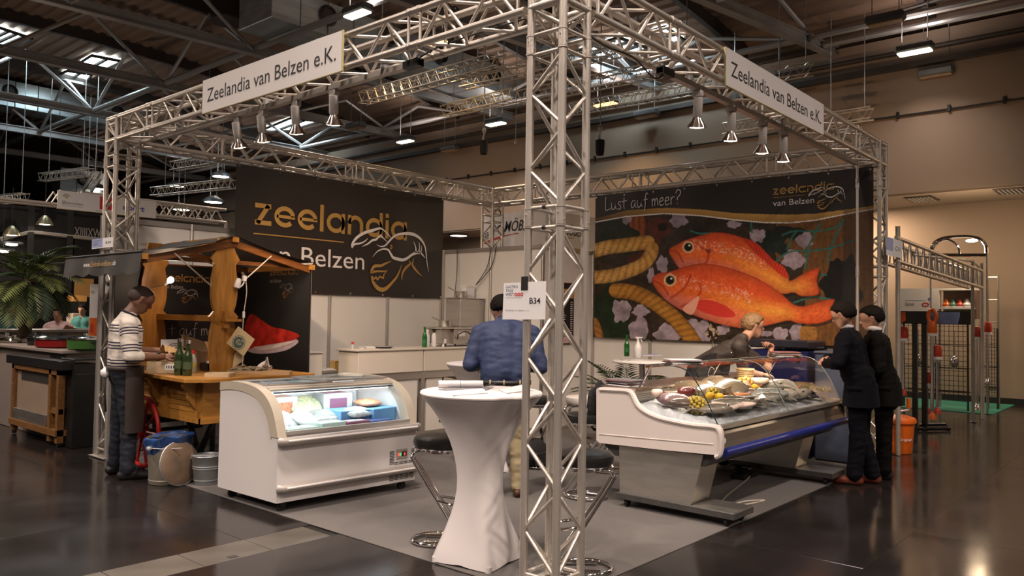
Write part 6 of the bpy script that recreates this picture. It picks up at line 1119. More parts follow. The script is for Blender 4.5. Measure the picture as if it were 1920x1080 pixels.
va = MB(); va.grid(lambda a, c: Vector((XEL-.03-.012*math.sin(a*23)*c-.03*c, va0+(va1-va0)*a, ZE+.02-(.20+.025*abs(math.sin(a*PI*5)))*c)), 80, 8); val = va.build('valance', TARP, cart, 'all'); quick('valance_rod', BLACKP, cart, lambda b: b.tube([(XEL-.03, YN-.05, ZE+.01), (XEL-.03, va1, ZE+.01)], .012, 6))
for s, o_, wd_, m_ in (('www.', .52, .17, WINK), ('Zeelandia-vanBelzen', .69, .50, GOLD), ('.de', 1.20, .09, WINK)): text(s, (XEL-.052, va1-.02-o_, ZE-.105), (0, -1, 0), (.15, 0, 1), .055, m_, val, width=wd_, off=.004)
# black printed walls
BW0, BW1 = -.02, 1.53; bz0, bz1 = .35, 2.10
quick('back_banner', BLKWALL, cart, lambda b: b.box((BW0, 5.935, bz0), (BW1, 5.95, bz1))); quick('side_banner', BLKWALL, cart, lambda b: b.box((BW1-.01, YN-.02, bz0), (BW1+.005, 5.95, 2.12)))
[quick('banner_post', ALUP, cart, lambda b: b.tube([(x, y, .006), (x, y, 2.1)], .014, 8)) for x, y in ((BW1+.01, YN), (BW0, 5.96))]
GOLDD = mat('dim_gold_print', lin('#8a6636'), .5, var=.15, scale=3); GREYP = mat('dim_white_print', (.34, .31, .30), .5, var=.05)
def mini(O, U, xh, mg, mw, lob_o, vbh=.62):
    zee_logo(O, U, (0, 0, 1), xh, cart, mg, mw, k=1.0, vby=-1.15, vbw=3.4, vbh=vbh, rule=False, lo=lob_o, lw=3.7)
o1 = at(306, 527, 'y', 5.930); xw = at(392, 529, 'y', 5.930).x-o1.x; mini(Vector((o1.x, 5.930, o1.z)), (1, 0, 0), xw/wz, GOLDD, GREYP, (2.4, -2.35))
o2 = at(506, 517, 'x', BW1-.016); yw = o2.y-at(559, 513, 'x', BW1-.016).y; mini(Vector((BW1-.016, o2.y, o2.z)), (0, -1, 0), yw/wz, GOLDD, GREYP, (3.0, -2.5))
hw = MB(); o3 = at(318, 630, 'y', 5.930); handwriting(hw, 't auf meer', (o3.x, 5.930, o3.z), (1, 0, 0), (0, 0, 1), .085, .008); hw.build('lettering', GREYP, cart)
# lobster picture on the side wall
LOB = mat('lobster_red_print', (.34, .018, .012), .4, var=.6, scale=9); PLATE = mat('plate_print', (.42, .33, .36), .4, var=.2, scale=6)
def sb_(px, py): q = at(px, py, 'x', BW1-.014); return (q.y, q.z)
def sprint(pts, m_, nm, d): quick(nm, m_, cart, lambda b: b.prism(sc2([sb_(*p) for p in pts], 4, True), (BW1-.011-d, 0, 0), (0, 1, 0), (0, 0, 1), (-.001, 0, 0)))
sprint([(460, 648), (470, 661), (500, 663), (535, 657), (556, 645), (558, 638), (545, 636), (500, 644)], PLATE, 'plate_print', .0)
sprint([(468, 590), (490, 600), (508, 612), (530, 617), (556, 625), (560, 633), (540, 640), (510, 645), (480, 650), (462, 655), (456, 630)], LOB, 'lobster_print', .0014)
sprint([(476, 650), (500, 650), (540, 640), (548, 643), (510, 655), (485, 657)], mat('pale_print', (.55, .45, .44), .4), 'highlight_print', .0028)
# shelf between the boards
quick('shelf', PINEY, cart, lambda b: (b.box((XB-.11, YN+.04, 1.50), (XB+.11, 5.88, 1.535)),)); quick('shelf_front', PINEY, cart, lambda b: b.box((XB-.115, YN-.03, 1.495), (XB-.09, 5.92, 1.555))); quick('shelf_bracket', PINE, cart, lambda b: (b.box((XB-.03, YN-.06, 1.43), (XB+.03, YN, 1.60)), b.box((XB-.04, YN-.10, 1.495), (XB+.14, YN, 1.52))))
t = thing('paper_stack', 'sheets of white paper lying on the cart shelf', 'paper', (XB, 5.3, 1.556))
for k in range(4): quick('sheet', PAPER, t, lambda b: b.add([(XB-.10+.02*k, 4.95+.2*k, 1.537), (XB+.10, 4.98+.2*k, 1.537), (XB+.09, 5.18+.2*k, 1.545+.01*(k % 2)), (XB-.11+.02*k, 5.16+.2*k, 1.542)], [(0, 1, 2, 3)]))
# counter and body
ctop = [(-.145, 4.12), (.02, 3.98), (1.15, 3.98), (1.20, 4.05), (1.20, 5.86), (-.05, 5.86), (-.08, 5.3)]
quick('counter_top', PINEX, cart, lambda b: b.prism(ctop, (0, 0, ZC-.03), (1, 0, 0), (0, 1, 0), (0, 0, .03)))
bx0, by0 = at(380, 760, 'y', 4.14).x, 4.14; zb0 = at(381, 789, 'y', 4.14).z
quick('front_panel', PINEX, cart, lambda b: b.box((bx0, by0, zb0), (1.05, by0+.025, ZC-.03))); quick('side_panel', PINEY, cart, lambda b: b.box((bx0, by0+.025, zb0), (bx0+.025, 5.75, ZC-.03))); quick('back_panel', PINED, cart, lambda b: b.box((bx0, 5.75, zb0), (1.05, 5.775, ZC-.03))); quick('side_panel', PINEY, cart, lambda b: b.box((1.025, by0, zb0), (1.05, 5.75, ZC-.03)))
for y0_, y1_ in ((by0+.06, 4.85), (4.92, 5.7)):
    quick('panel_frame', PINEY, cart, lambda b: (b.box((bx0-.018, y0_, ZC-.13), (bx0, y1_, ZC-.06)), b.box((bx0-.018, y0_, zb0+.01), (bx0, y1_, zb0+.06)), b.box((bx0-.018, y0_, zb0+.06), (bx0, y0_+.05, ZC-.13)), b.box((bx0-.018, y1_-.05, zb0+.06), (bx0, y1_, ZC-.13))))
    for k in range(4): quick('plank', PINEY, cart, lambda b: b.bbox((bx0-.008, y0_+.055, zb0+.065+k*(ZC-.2-zb0)/4), (bx0-.001, y1_-.055, zb0+.06+(k+1)*(ZC-.2-zb0)/4), .003))
for y in (4.22, 4.95): 
    P = sc2([(0, 0), (-.12, 0), (-.13, -.05), (-.09, -.10), (-.075, -.17), (-.03, -.24), (0, -.27)], 4); quick('bracket', PINE, cart, lambda b: b.prism(P, (bx0-.015, y, ZC-.03), (1, 0, 0), (0, 0, 1), (0, .045, 0)))
quick('plinth', PINEX, cart, lambda b: (b.box((bx0-.02, by0-.02, zb0-.03), (1.06, by0+.03, zb0+.02)), b.box((bx0-.02, by0, zb0-.03), (bx0+.03, 5.77, zb0+.02))))
quick('undercarriage', BLACKP, cart, lambda b: (b.box((bx0+.1, 4.5, zb0-.09), (1.0, 4.56, zb0-.03)), b.box((bx0+.1, 5.4, zb0-.09), (1.0, 5.46, zb0-.03)), b.tube([(bx0+.2, 4.3, zb0-.04), (bx0+.2, 4.7, .03)], .03, 8), b.tube([(bx0+.2, 4.8, zb0-.04), (bx0+.2, 4.45, .03)], .03, 8), b.tube([(.9, 4.4, zb0-.04), (.9, 4.4, .02)], .03, 8), b.tube([(.9, 5.5, zb0-.04), (.9, 5.5, .02)], .03, 8), b.tube([(.3, 5.6, zb0-.04), (.3, 5.6, .02)], .03, 8)))
REDP = mat('red_painted_wood', (.42, .012, .010), .4, var=.12)
wy, wz_, wr = 5.18, .39, .34; wh = quick('wheel_rim', REDP, cart, lambda b: b.tube([(bx0-.07, wy+wr*math.cos(a), wz_+wr*math.sin(a)) for a in np.linspace(0, 2*PI, 33)[:-1]], .022, 8, closed=True), True)
for k in range(10): quick('spoke', REDP, wh, lambda b: b.tube([(bx0-.07, wy, wz_), (bx0-.07, wy+wr*math.cos(k*PI/5), wz_+wr*math.sin(k*PI/5))], .014, 6))
quick('hub', REDP, wh, lambda b: b.lathe([(0, -.05), (.05, -.05), (.06, 0), (.05, .05), (0, .05)], (bx0-.07, wy, wz_), 14, Matrix.Rotation(PI/2, 3, 'Y'))); quick('axle', BLACKP, cart, lambda b: b.tube([(bx0-.07, wy, wz_), (.6, wy, wz_)], .02, 8))
# hanging rods, bulb, clip lamp
WR = mat('pale_rod', (.45, .38, .30), .4)
quick('stay_rod', WR, cart, lambda b: b.tube([at(326, 474, 'y', YN-.02), at(397, 537, 'y', YN-.02)], .007, 6)); quick('stay_rod', WR, cart, lambda b: b.tube([at(509, 480, 'y', YN-.02), at(460, 524, 'y', YN-.02)], .007, 6))
pb = at(320, 525, 'y', 5.5); t = thing('bulb_lamp', 'lit round bulb on the rear carved board of the cart', 'lamp', pb); quick('bulb', mat('naked_bulb', (1, .9, .8), .3, var=0, emit=(1, .80, .66), estr=14), t, lambda b: b.ell(pb, .034, 16, 10), True); quick('socket', WHITE, t, lambda b: (b.tube([pb+Vector((-.01, .03, -.02)), pb+Vector((-.02, .09, -.05))], [.018, .014], 10), b.tube([pb+Vector((-.02, .09, -.05)), pb+Vector((-.04, .36, -.08))], .006, 6)))
lb = bpy.data.lights.new('bulb_light', 'POINT'); lb.energy = 9; lb.color = (1, .72, .5); lb.shadow_soft_size = .04; ob = bpy.data.objects.new('bulb_light', lb); ob.location = pb+Vector((0, -.06, 0)); COL.objects.link(ob)
pl = at(446, 531, 'y', YN-.05); t = thing('clip_lamp', 'white clip lamp on the right of the front carved board', 'lamp', pl)
quick('lamp_head', WHITE, t, lambda b: b.lathe([(0, .05), (.022, .048), (.03, .02), (.033, -.03), (.028, -.05), (0, -.05)], pl, 14, Matrix.Rotation(.25, 3, 'Y')), True); quick('clip', WHITE, t, lambda b: (b.tube([pl+Vector((.01, 0, -.05)), pl+Vector((.05, 0, -.02)), pl+Vector((.08, 0, .03))], .008, 6), b.bbox((pl.x+.05, pl.y-.02, pl.z+.02), (pl.x+.09, pl.y+.02, pl.z+.08), .006))); quick('reflector_arm', CHROME, t, lambda b: (b.ell(pl+Vector((.06, 0, .10)), (.022, .02, .02), 10, 8), b.tube([pl+Vector((.05, 0, .05)), pl+Vector((.06, 0, .1))], .006, 6)))
c0 = pl+Vector((.085, 0, .05)); c1 = at(457, 590, 'y', YN-.05); c2 = at(455, 690, 'y', YN-.05); quick('lead', mat('white_cable', (.55, .48, .38), .5), t, lambda b: b.tube(smooth_curve([c0, c0.lerp(c1, .4)+Vector((.02, 0, 0)), c1, c1.lerp(c2, .5)-Vector((.01, 0, 0)), c2], 5), .005, 6)); quick('switch', WHITE, t, lambda b: b.bbox((c1.x-.012, c1.y-.010, c1.z-.035), (c1.x+.012, c1.y+.010, c1.z+.035), .005))
# ---- goods on the cart
def onc(px, py): return at(px, py, 'z', ZC)
CARD = mat('brown_card', (.46, .30, .15), .7, var=.08, scale=6); CARDL = mat('pale_wood_card', (.52, .40, .25), .65, var=.08, scale=6); KRAFT = mat('kraft_paper', (.55, .35, .15), .7, var=.1)
for (px, py, lab, h) in ((337, 704, 'tall olive green bottle on the cart, left of the two', .345), (353, 705, 'tall olive green bottle on the cart, right of the two', .33)):
    q = onc(px, py); bottle(q.x, q.y+.02, ZC+.001, lab, BDARK, h, .043, CHROME, mat('olive_label', (.05, .08, .03), .5))
q = onc(369, 700); t = thing('squeeze_bottle', 'clear plastic bottle with a red cap beside the olive bottles', 'bottle', (q.x, q.y+.08, ZC)); PETB = mat('clear_plastic_bottle', (.40, .37, .30), .15, var=.05, coat=.5)
quick('bottle_body', PETB, t, lambda b: b.lathe([(0, 0), (.032, 0), (.035, .01), (.035, .13), (.02, .17), (.013, .19), (0, .19)], (q.x, q.y+.08, ZC+.001), 16), True); quick('cap', mat('red_cap', (.6, .03, .025), .35), t, lambda b: b.lathe([(0, .19), (.016, .19), (.018, .205), (.016, .225), (0, .228)], (q.x, q.y+.08, ZC), 14)); quick('label', mat('yellow_label', (.5, .4, .08), .5), t, lambda b: b.lathe([(.0355, .06), (.036, .06), (.036, .1), (.0355, .1)], (q.x, q.y+.08, ZC), 16))
def carton_open(lab, px, py, sx, sy, sz, ang, m, name='wooden_box', label=False, flap=True, z=ZC+.001, off=(0, 0)):
    q = onc(px, py); t = thing(name, lab, 'box', (q.x+off[0], q.y+off[1], z)); M = Matrix.Translation((q.x+off[0], q.y+off[1], z)) @ Matrix.Rotation(ang, 4, 'Z')
    def pc(nm, fn, mm=m): b = MB(); fn(b); me = b.mesh(nm, mm); me.transform(M); return put(nm, me, t)
    w_ = .008; pc('bottom', lambda b: b.box((-sx/2, -sy/2, 0), (sx/2, sy/2, w_)))
    for s in (-1, 1): pc('side', lambda b: b.box((s*sx/2-w_/2, -sy/2, 0), (s*sx/2+w_/2, sy/2, sz))); pc('side', lambda b: b.box((-sx/2, s*sy/2-w_/2, 0), (sx/2, s*sy/2+w_/2, sz)))
    if flap: pc('flap', lambda b: b.add([(-sx/2, sy/2, sz), (sx/2, sy/2, sz), (sx*.55, sy*.75, sz+.10), (-sx*.45, sy*.8, sz+.12)], [(0, 1, 2, 3)]), KRAFT)
    if label: pc('label', lambda b: b.box((sx*.05, -sy/2-.006, sz*.25), (sx*.40, -sy/2-.004, sz*.8)), PAPER); pc('print', lambda b: [b.box((sx*(.09+.07*k), -sy/2-.0075, sz*.4), (sx*(.12+.07*k), -sy/2-.006, sz*.65)) for k in range(4)], INK)
    return t
carton_open('pale wooden box with a label under the hands of the man', 305, 700, .30, .20, .11, VIEWR+.25, CARDL, label=True, off=(.08, .12)); carton_open('white box with a round stamp behind the labelled box', 318, 690, .26, .18, .13, VIEWR, PAPER, flap=False, off=(.18, .42)); carton_open('open wooden box behind the olive bottles', 365, 690, .30, .22, .16, VIEWR-.3, CARDL, off=(.15, .35)); carton_open('small wooden box beside the front carved board', 385, 690, .20, .16, .14, VIEWR+.4, CARD, off=(.02, .42), flap=False)
q = onc(318, 680); t = thing('stamped_card', 'white card lid with a round stamp leaning behind the boxes', 'lid', (q.x+.25, q.y+.5, ZC)); oo = at(301, 668, 'y', 5.2); quick('card', PAPER, t, lambda b: b.box((oo.x, 5.2, oo.z), (oo.x+.24, 5.205, oo.z+.17))); quick('stamp', INK, t, lambda b: [b.ribbon(arc(.15, .03, r, 20, 165, 14), .006, (oo.x, 5.199, oo.z), (1, 0, 0), (0, 0, 1)) for r in (.10, .08, .055)])
oo = at(340, 652, 'y', 5.3); t = thing('wooden_board', 'tilted plain wooden box lid leaning behind the olive bottles', 'lid', oo); quick('card', CARDL, t, lambda b: b.prism([(0, 0), (.30, -.05), (.26, .06), (.02, .14)], oo, (1, 0, 0), (0, .2, 1), (0, .01, 0))); quick('batten', CARD, t, lambda b: b.prism([(.02, .0), (.05, -.005), (.06, .12), (.035, .13)], oo-Vector((0, .008, 0)), (1, 0, 0), (0, .2, 1), (0, .008, 0)))
# hanging wooden lid with round emblem
oc = at(452, 640, 'y', YN-.08); t = thing('hanging_lid', 'square wooden lid with a round green emblem hanging at the cart', 'lid', oc); Um = Vector((math.cos(.95), 0, math.sin(.95))); Wm = Vector((-math.sin(.95), 0, math.cos(.95)))
quick('card', mat('cream_wood', (.55, .43, .24), .6, var=.06), t, lambda b: b.prism([(-.105, -.115), (.105, -.115), (.105, .115), (-.105, .115)], oc, Um, Wm, (0, .008, 0))); EMB = mat('dark_green_print', (.045, .10, .10), .6)
quick('emblem', EMB, t, lambda b: b.prism(arc(-.025, .015, .058, 0, 360, 24)[:-1], oc-Vector((0, .001, 0)), Um, Wm, (0, .001, 0))); quick('emblem_ring', EMB, t, lambda b: b.ribbon(arc(-.025, .015, .070, 0, 360, 24), .006, oc-Vector((0, .002, 0)), Um, Wm))
quick('emblem_mark', mat('cream_wood', (.55, .43, .24), .6), t, lambda b: [b.ribbon(q_, .008, oc-Vector((0, .0025, 0)), Um, Wm) for q_ in ([(-.055, .03), (-.03, .045), (-.025, .02), (-.05, .01)], [(-.02, .045), (.0, .03), (-.005, .01)], [(-.045, -.005), (-.02, .0), (-.03, -.025)], [(-.005, -.01), (.015, .0), (.01, -.02)])])
oc2 = at(440, 668, 'y', YN-.02); quick('lower_lid', mat('cream_wood', (.55, .43, .24), .6), t, lambda b: b.prism([(-.02, -.12), (.10, -.05), (.12, .10), (.0, .03)], oc2, (1, 0, 0), (0, 0, 1), (0, .008, 0)))
# oysters, bucket, trays
q = onc(398, 697); t = thing('condiment_crate', 'black crate with small jars in front of the carved board', 'crate', (q.x+.1, q.y+.15, ZC)); X0, Y0 = q.x+.0, q.y+.08; quick('crate_body', BLACKP, t, lambda b: (b.box((X0, Y0, ZC+.001), (X0+.28, Y0+.18, ZC+.02)), b.box((X0, Y0, ZC+.02), (X0+.28, Y0+.012, ZC+.08)), b.box((X0, Y0+.168, ZC+.02), (X0+.28, Y0+.18, ZC+.08)), b.box((X0, Y0, ZC+.02), (X0+.012, Y0+.18, ZC+.08)), b.box((X0+.268, Y0, ZC+.02), (X0+.28, Y0+.18, ZC+.08))))
for k in range(3): quick('jar', (WHITE, BLACKP, WHITE)[k], t, lambda b: b.lathe([(0, .022), (.03, .022), (.03, .09), (.02, .10), (0, .10)], (X0+.06+.08*k, Y0+.09, ZC), 12))
q = onc(433, 696); t = thing('bucket', 'small zinc bucket standing on the cart counter', 'bucket', (q.x+.05, q.y+.12, ZC)); quick('pail', GALV, t, lambda b: b.lathe([(0, .001), (.065, .001), (.075, .10), (.08, .11), (.076, .11), (.068, .01), (0, .01)], (q.x+.05, q.y+.12, ZC), 20), True); quick('band', GALV, t, lambda b: [b.lathe([(.070+.004*k, .05+.03*k), (.074+.004*k, .055+.03*k), (.071+.004*k, .06+.03*k)], (q.x+.05, q.y+.12, ZC), 20) for k in range(2)])
def tray(lab, px, py, sx, sy, ang, m, fill=None, off=(0, 0)):
    q = onc(px, py); t = thing('wooden_tray', lab, 'tray', (q.x+off[0], q.y+off[1], ZC)); M = Matrix.Translation((q.x+off[0], q.y+off[1], ZC+.001)) @ Matrix.Rotation(ang, 4, 'Z')
    def pc(nm, fn, mm): b = MB(); fn(b); me = b.mesh(nm, mm); me.transform(M); return put(nm, me, t)
    pc('bottom', lambda b: b.box((-sx/2, -sy/2, 0), (sx/2, sy/2, .01)), m)
    for s in (-1, 1): pc('rim', lambda b: b.box((-sx/2, s*sy/2-.006, 0), (sx/2, s*sy/2+.006, .035)), m); pc('rim', lambda b: b.box((s*sx/2-.006, -sy/2, 0), (s*sx/2+.006, sy/2, .035)), m)
    return t, M
tray('small wooden tray on the front edge of the cart counter', 412, 706, .22, .16, VIEWR, CARDL); tr, M_ = tray('wooden tray heaped with oysters and a paper cloth', 468, 702, .36, .26, VIEWR, CARD, off=(.06, .1))
OYS = mat('oyster_shell', (.30, .24, .15), .55, var=.5, scale=25, bump=.5, bscale=60); random.seed(9)
oy = MB().ell((0, 0, 0), (.038, .026, .012), 10, 6, None, lambda q_: (q_.x*(1+.2*math.sin(q_.y*90)), q_.y*(1-.3*q_.x/.04), q_.z*(1+.4*math.sin(q_.x*120)))).mesh('shell', OYS, 'all')
for k in range(34):
    p = M_ @ Vector((random.uniform(-.15, .15), random.uniform(-.10, .10), .022+random.uniform(0, .045))); o = thing('oyster', 'oyster shell heaped on the wooden tray of the cart', 'oyster', p, random.uniform(0, 6), 'oysters on the tray'); put('shell', oy, o, Matrix.Translation(p) @ Matrix.Rotation(random.uniform(0, 6), 4, 'Z') @ Matrix.Rotation(random.uniform(-.5, .5), 4, 'X'))
p = M_ @ Vector((.12, .06, .05)); tag(quick('napkin', mat('white_cloth', (.70, .62, .56), .8, var=.05), None, lambda b: b.grid(lambda a, c: p+Vector((.11*(a-.5)+.03*math.sin(c*9), .08*(c-.5), .10*(1-abs(2*a-1))*(.5+.5*math.sin(c*5+a*3))+.02*math.sin(a*14+c*9))), 14, 12), 'all'), 'crumpled white napkin on the oyster tray', 'napkin')
tray('flat wooden tray at the right of the oyster tray', 520, 704, .26, .12, VIEWR+.1, CARD, off=(.06, .10)); 
# ---- bins in front of the cart
q = at(306, 911, 'z', 0); ca_ = Vector((q.x+.10, q.y+.12, 0)); t = thing('dustbin', 'galvanised dustbin with a blue bin bag in front of the cart', 'bin', ca_)
quick('can', mat('old_zinc', (.27, .24, .19), .55, .55, var=.25, scale=5, rvar=.1), t, lambda b: b.lathe([(0, .004), (.165, .004), (.17, .04), (.166, .045), (.185, .40), (.192, .405), (.192, .42), (.182, .42), (.16, .03), (0, .03)], ca_, 28), True)
bb = MB(); bb.grid(lambda a, c: ca_+Vector(((.172+.045*math.sin(PI*c)+.006*math.sin(a*40+c*4))*math.cos(2*PI*a), (.172+.045*math.sin(PI*c)+.006*math.sin(a*40+c*4))*math.sin(2*PI*a), .40+.075*math.sin(PI*c*.85)-.10*c*c-.05*max(0, math.cos(2*PI*a-2.6))*c*2+.007*math.sin(a*44+c*8))), 90, 10); bb.build('bin_bag', mat('blue_bag', (.025, .075, .24), .28, var=.2, scale=12, coat=.3), t, 'all')
lk = ca_-_r*.10-Vector((_f.x, _f.y, 0))*.185; quick('handle_lug', GALV, t, lambda b: b.ell(lk+Vector((0, 0, .34)), (.03, .03, .025), 10, 6)); quick('handle', GREYST, t, lambda b: b.tube([lk+Vector((0, 0, .345)), lk+_r*.14-Vector((_f.x, _f.y, 0))*.03+Vector((0, 0, .342)), lk+_r*.30+Vector((0, 0, .345))], .005, 6))
q = at(340, 903, 'z', 0); p = Vector((q.x-.10, q.y-.16, .205)); nrm = (-Vector((_f.x, _f.y, 0))*.50+_r*.80+Vector((0, 0, .15))).normalized(); Rl = nrm.to_track_quat('Z', 'Y').to_matrix(); t = thing('dustbin_cover', 'round metal dustbin lid leaning beside the dustbin', 'lid', (p.x, p.y, 0)); quick('disc', mat('rusty_zinc', (.26, .18, .12), .5, .5, var=.3, scale=6), t, lambda b: b.lathe([(0, .03), (.10, .024), (.17, .01), (.195, 0), (.20, -.012), (.192, -.012), (.17, .002), (0, .02)], p, 28, Rl), True); quick('rim', GALV, t, lambda b: b.tube([p+Rl @ Vector((.198*math.cos(a), .198*math.sin(a), -.006)) for a in np.linspace(0, 2*PI, 33)[:-1]], .006, 6, closed=True))
q = at(380, 913, 'z', 0); p = Vector((q.x+.085, q.y+.085, 0)); t = thing('zinc_bucket', 'zinc bucket on the floor between dustbin lid and freezer', 'bucket', p); quick('pail', GALV, t, lambda b: b.lathe([(0, .006), (.108, .006), (.112, .02), (.135, .26), (.142, .268), (.138, .272), (.128, .262), (.108, .02), (0, .02)], p, 28), True)
for z in (.05, .155, .175): quick('band', GALV, t, lambda b: b.lathe([(.111+.098*z, z-.004), (.116+.098*z, z), (.111+.098*z, z+.004)], p, 28), True)
quick('lug', GALV, t, lambda b: b.ell(p-_r*.138+Vector((0, 0, .24)), .016, 8, 6)); quick('handle', GREYST, t, lambda b: b.tube([p-_r*.138+Vector((0, 0, .25)), p-_r*.10-Vector((_f.x, _f.y, 0))*.10+Vector((0, 0, .28)), p+_r*.10-Vector((_f.x, _f.y, 0))*.10+Vector((0, 0, .28)), p+_r*.138+Vector((0, 0, .25))], .004, 6))
# stand number at the left column
q1 = at(172, 467, 'x', -.055); q2 = at(212, 444, 'x', -.055); t = thing('stand_number', 'small white and blue B34 sheet at the left truss column', 'sign', q1); wd = q1.y-q2.y; hh = q2.z-q1.z; O = Vector((-.055, q1.y, q1.z)); U = Vector((0, -1, 0))
quick('sheet', PAPER, t, lambda b: b.prism([(0, 0), (wd, 0), (wd, hh), (0, hh)], O, U, UZ, (.002, 0, 0))); quick('blue_field', mat('pale_blue_print', (.30, .36, .58), .6), t, lambda b: b.prism([(0, hh*.1), (wd*.52, hh*.1), (wd*.52, hh), (0, hh)], O-Vector((.001, 0, 0)), U, UZ, (.001, 0, 0)))
text('B34', O+U*.66*wd+UZ*hh*.38-Vector((.0015, 0, 0)), U, UZ, hh*.26, INK, t, width=wd*.24, off=0)
for k, s in enumerate(('GASTRO', 'TAGE', 'WEST')): text(s, O+U*.06*wd+UZ*hh*(.72-.2*k)-Vector((.002, 0, 0)), U, UZ, hh*.12, BI, t, width=wd*(.36, .22, .26)[k], off=0)
# ================================================================ PEOPLE
SKIN = mat('skin', (.42, .23, .16), .5, var=.06, scale=14); SKIND = mat('brown_skin', (.17, .080, .050), .48, var=.06, scale=14)
def capsule(b, p, q, r1, r2, n=14):
    p, q = Vector(p), Vector(q); d = q-p; L = d.length; Q = d.to_track_quat('Z', 'Y').to_matrix() if L > 1e-6 else Matrix.Identity(3)
    prof = [(max(1e-7, r1*math.cos(a)), r1*math.sin(a)) for a in np.linspace(-PI/2, 0, 6)]+[(max(1e-7, r2*math.cos(a)), L+r2*math.sin(a)) for a in np.linspace(0, PI/2, 6)]
    b.lathe(prof, p, n, Q)
def sdf_cap(X, p, q, r1, r2):
    p = np.array(p); q = np.array(q); d = q-p; l2 = max(1e-9, d @ d); t = np.clip(((X-p) @ d)/l2, 0, 1); return np.linalg.norm(X-(p+t[:, None]*d), axis=1)-(r1+(r2-r1)*t)
def hand_mesh(b, wrist, d, nrm, side, curl=.5, s=1.0, r=.0085):
    """palm, four unequal bent fingers and a thumb; d: direction of the hand, nrm: back of the hand, side: towards the thumb"""
    d = Vector(d).normalized(); nrm = (Vector(nrm)-d*Vector(nrm).dot(d)).normalized(); sd = d.cross(nrm).normalized()*side; w_ = Vector(wrist)
    M = Matrix((d, sd, nrm)).transposed(); b.ell(w_+d*.048*s, (.054*s, .041*s, .017*s), 14, 8, M); b.tube([w_-d*.03*s, w_+d*.02*s], [.027*s, .030*s], 10)
    for k, (o_, L) in enumerate(((.030, .072), (.010, .080), (-.010, .075), (-.029, .058))):
        p = w_+d*.088*s+sd*o_*s; pts = [p-d*.03*s, p]; a = .25*curl; dd = d.copy()
        for j, f in enumerate((.42, .32, .26)):
            a += curl*.75; dd = (d*math.cos(a)-nrm*math.sin(a)+sd*o_*1.2); p = p+dd.normalized()*L*f*s; pts.append(p)
        b.tube(pts, [r*s*1.05, r*s*1.08, r*s, r*s*.9, r*s*.7], 8); b.ell(pts[-1], r*s*.72, 8, 6)
    p = w_+d*.025*s+sd*.032*s; q1 = p+(d*.6+sd*.75-nrm*.25).normalized()*.038*s; q2 = q1+(d*.9+sd*.25-nrm*.35*curl).normalized()*.034*s; q3 = q2+(d*.95-nrm*.5*curl).normalized()*.024*s
    b.tube([p-sd*.012*s, p, q1, q2, q3], [.013*s, .014*s, .0115*s, .0105*s, .008*s], 8); b.ell(q3, .0082*s, 8, 6)
def figure(lab, M, prims, hands, mats, voxel=.0125, wrinkle=(), face=None, hair=None, eyes=True, name='person', group=None, smooth=5):
    """one continuous body; prims: (p, q, r1, r2, tag) in the person's own frame (x forward, y left, z up)"""
    t = thing(name, lab, 'person', M.to_translation(), 0, group); b = MB(); tags = sorted({p[4] for p in prims})
    for p, q, r1, r2, tg in prims: capsule(b, p, q, r1, r2)
    me = b.mesh('tmp', list(mats.values())[0]); o = bpy.data.objects.new('tmp', me); COL.objects.link(o)
    md = o.modifiers.new('r', 'REMESH'); md.mode = 'VOXEL'; md.voxel_size = voxel; m2 = o.modifiers.new('s', 'SMOOTH'); m2.factor = .5; m2.iterations = smooth
    dg = bpy.context.evaluated_depsgraph_get(); bm = bpy.data.meshes.new_from_object(o.evaluated_get(dg)); bpy.data.objects.remove(o)
    n = len(bm.vertices); X = np.empty(n*3); bm.vertices.foreach_get('co', X); X = X.reshape(-1, 3); D_ = np.stack([sdf_cap(X, *p[:4]) for p in prims], 1); tg_i = np.array([tags.index(p[4]) for p in prims])
    T = np.stack([D_[:, tg_i == k].min(1) for k in range(len(tags))], 1); vt = T.argmin(1); N_ = np.empty(n*3); bm.vertices.foreach_get('normal', N_); N_ = N_.reshape(-1, 3)
    for i in range(n):
        if tags[vt[i]] in wrinkle:
            x, y, z = X[i]; f = noise.noise(Vector((x*7, y*7, z*22+x*5)))*.6+noise.noise(Vector((x*16+z*9, y*16, z*30)))*.4; X[i] += N_[i]*f*.011
    polys = [tuple(p.vertices) for p in bm.polygons]; pm = [tags[np.bincount(vt[list(p)]).argmax()] for p in polys]
    hb = MB()
    for h in hands: hand_mesh(hb, *h)
    off = n; V_ = X.tolist()+[list(v) for v in hb.v]; polys += [tuple(i+off for i in f) for f in hb.f]; pm += ['skin']*len(hb.f)
    fm = bpy.data.meshes.new('body'); fm.from_pydata(V_, [], polys); slots = list(mats.keys())
    for k in slots: fm.materials.append(mats[k])
    fm.polygons.foreach_set('material_index', [slots.index(x) for x in pm]); fm.polygons.foreach_set('use_smooth', [True]*len(fm.polygons)); fm.update(); s_ = fm.attributes.new('run', 'FLOAT', 'POINT')
    run = [v[2] for v in V_]
    for (p, q, a0, tgs) in (face or {}).get('run', []):      # along-sleeve coordinate for striped cloth
        p_, q_ = np.array(p), np.array(q); d = q_-p_; l = np.linalg.norm(d); tt = ((X-p_) @ d)/l/l; dist = sdf_cap(X, p, q, .075, .07)
        for i in np.nonzero((dist < .012) & (tt > -.05) & (tt < 1.1))[0]: run[i] = a0-tt[i]*l
    s_.data.foreach_set('value', run); bpy.data.meshes.remove(bm); fm.transform(M); put('body', fm, t); return t
def add_local(t, M, nm, m, fn, smooth='all'): b = MB(); fn(b); me = b.mesh(nm, m, smooth); me.transform(M); return put(nm, me, t)
EYEW = mat('eye_white', (.7, .66, .62), .3, var=0); EYEB = mat('eye_iris', (.03, .02, .015), .2, var=0)
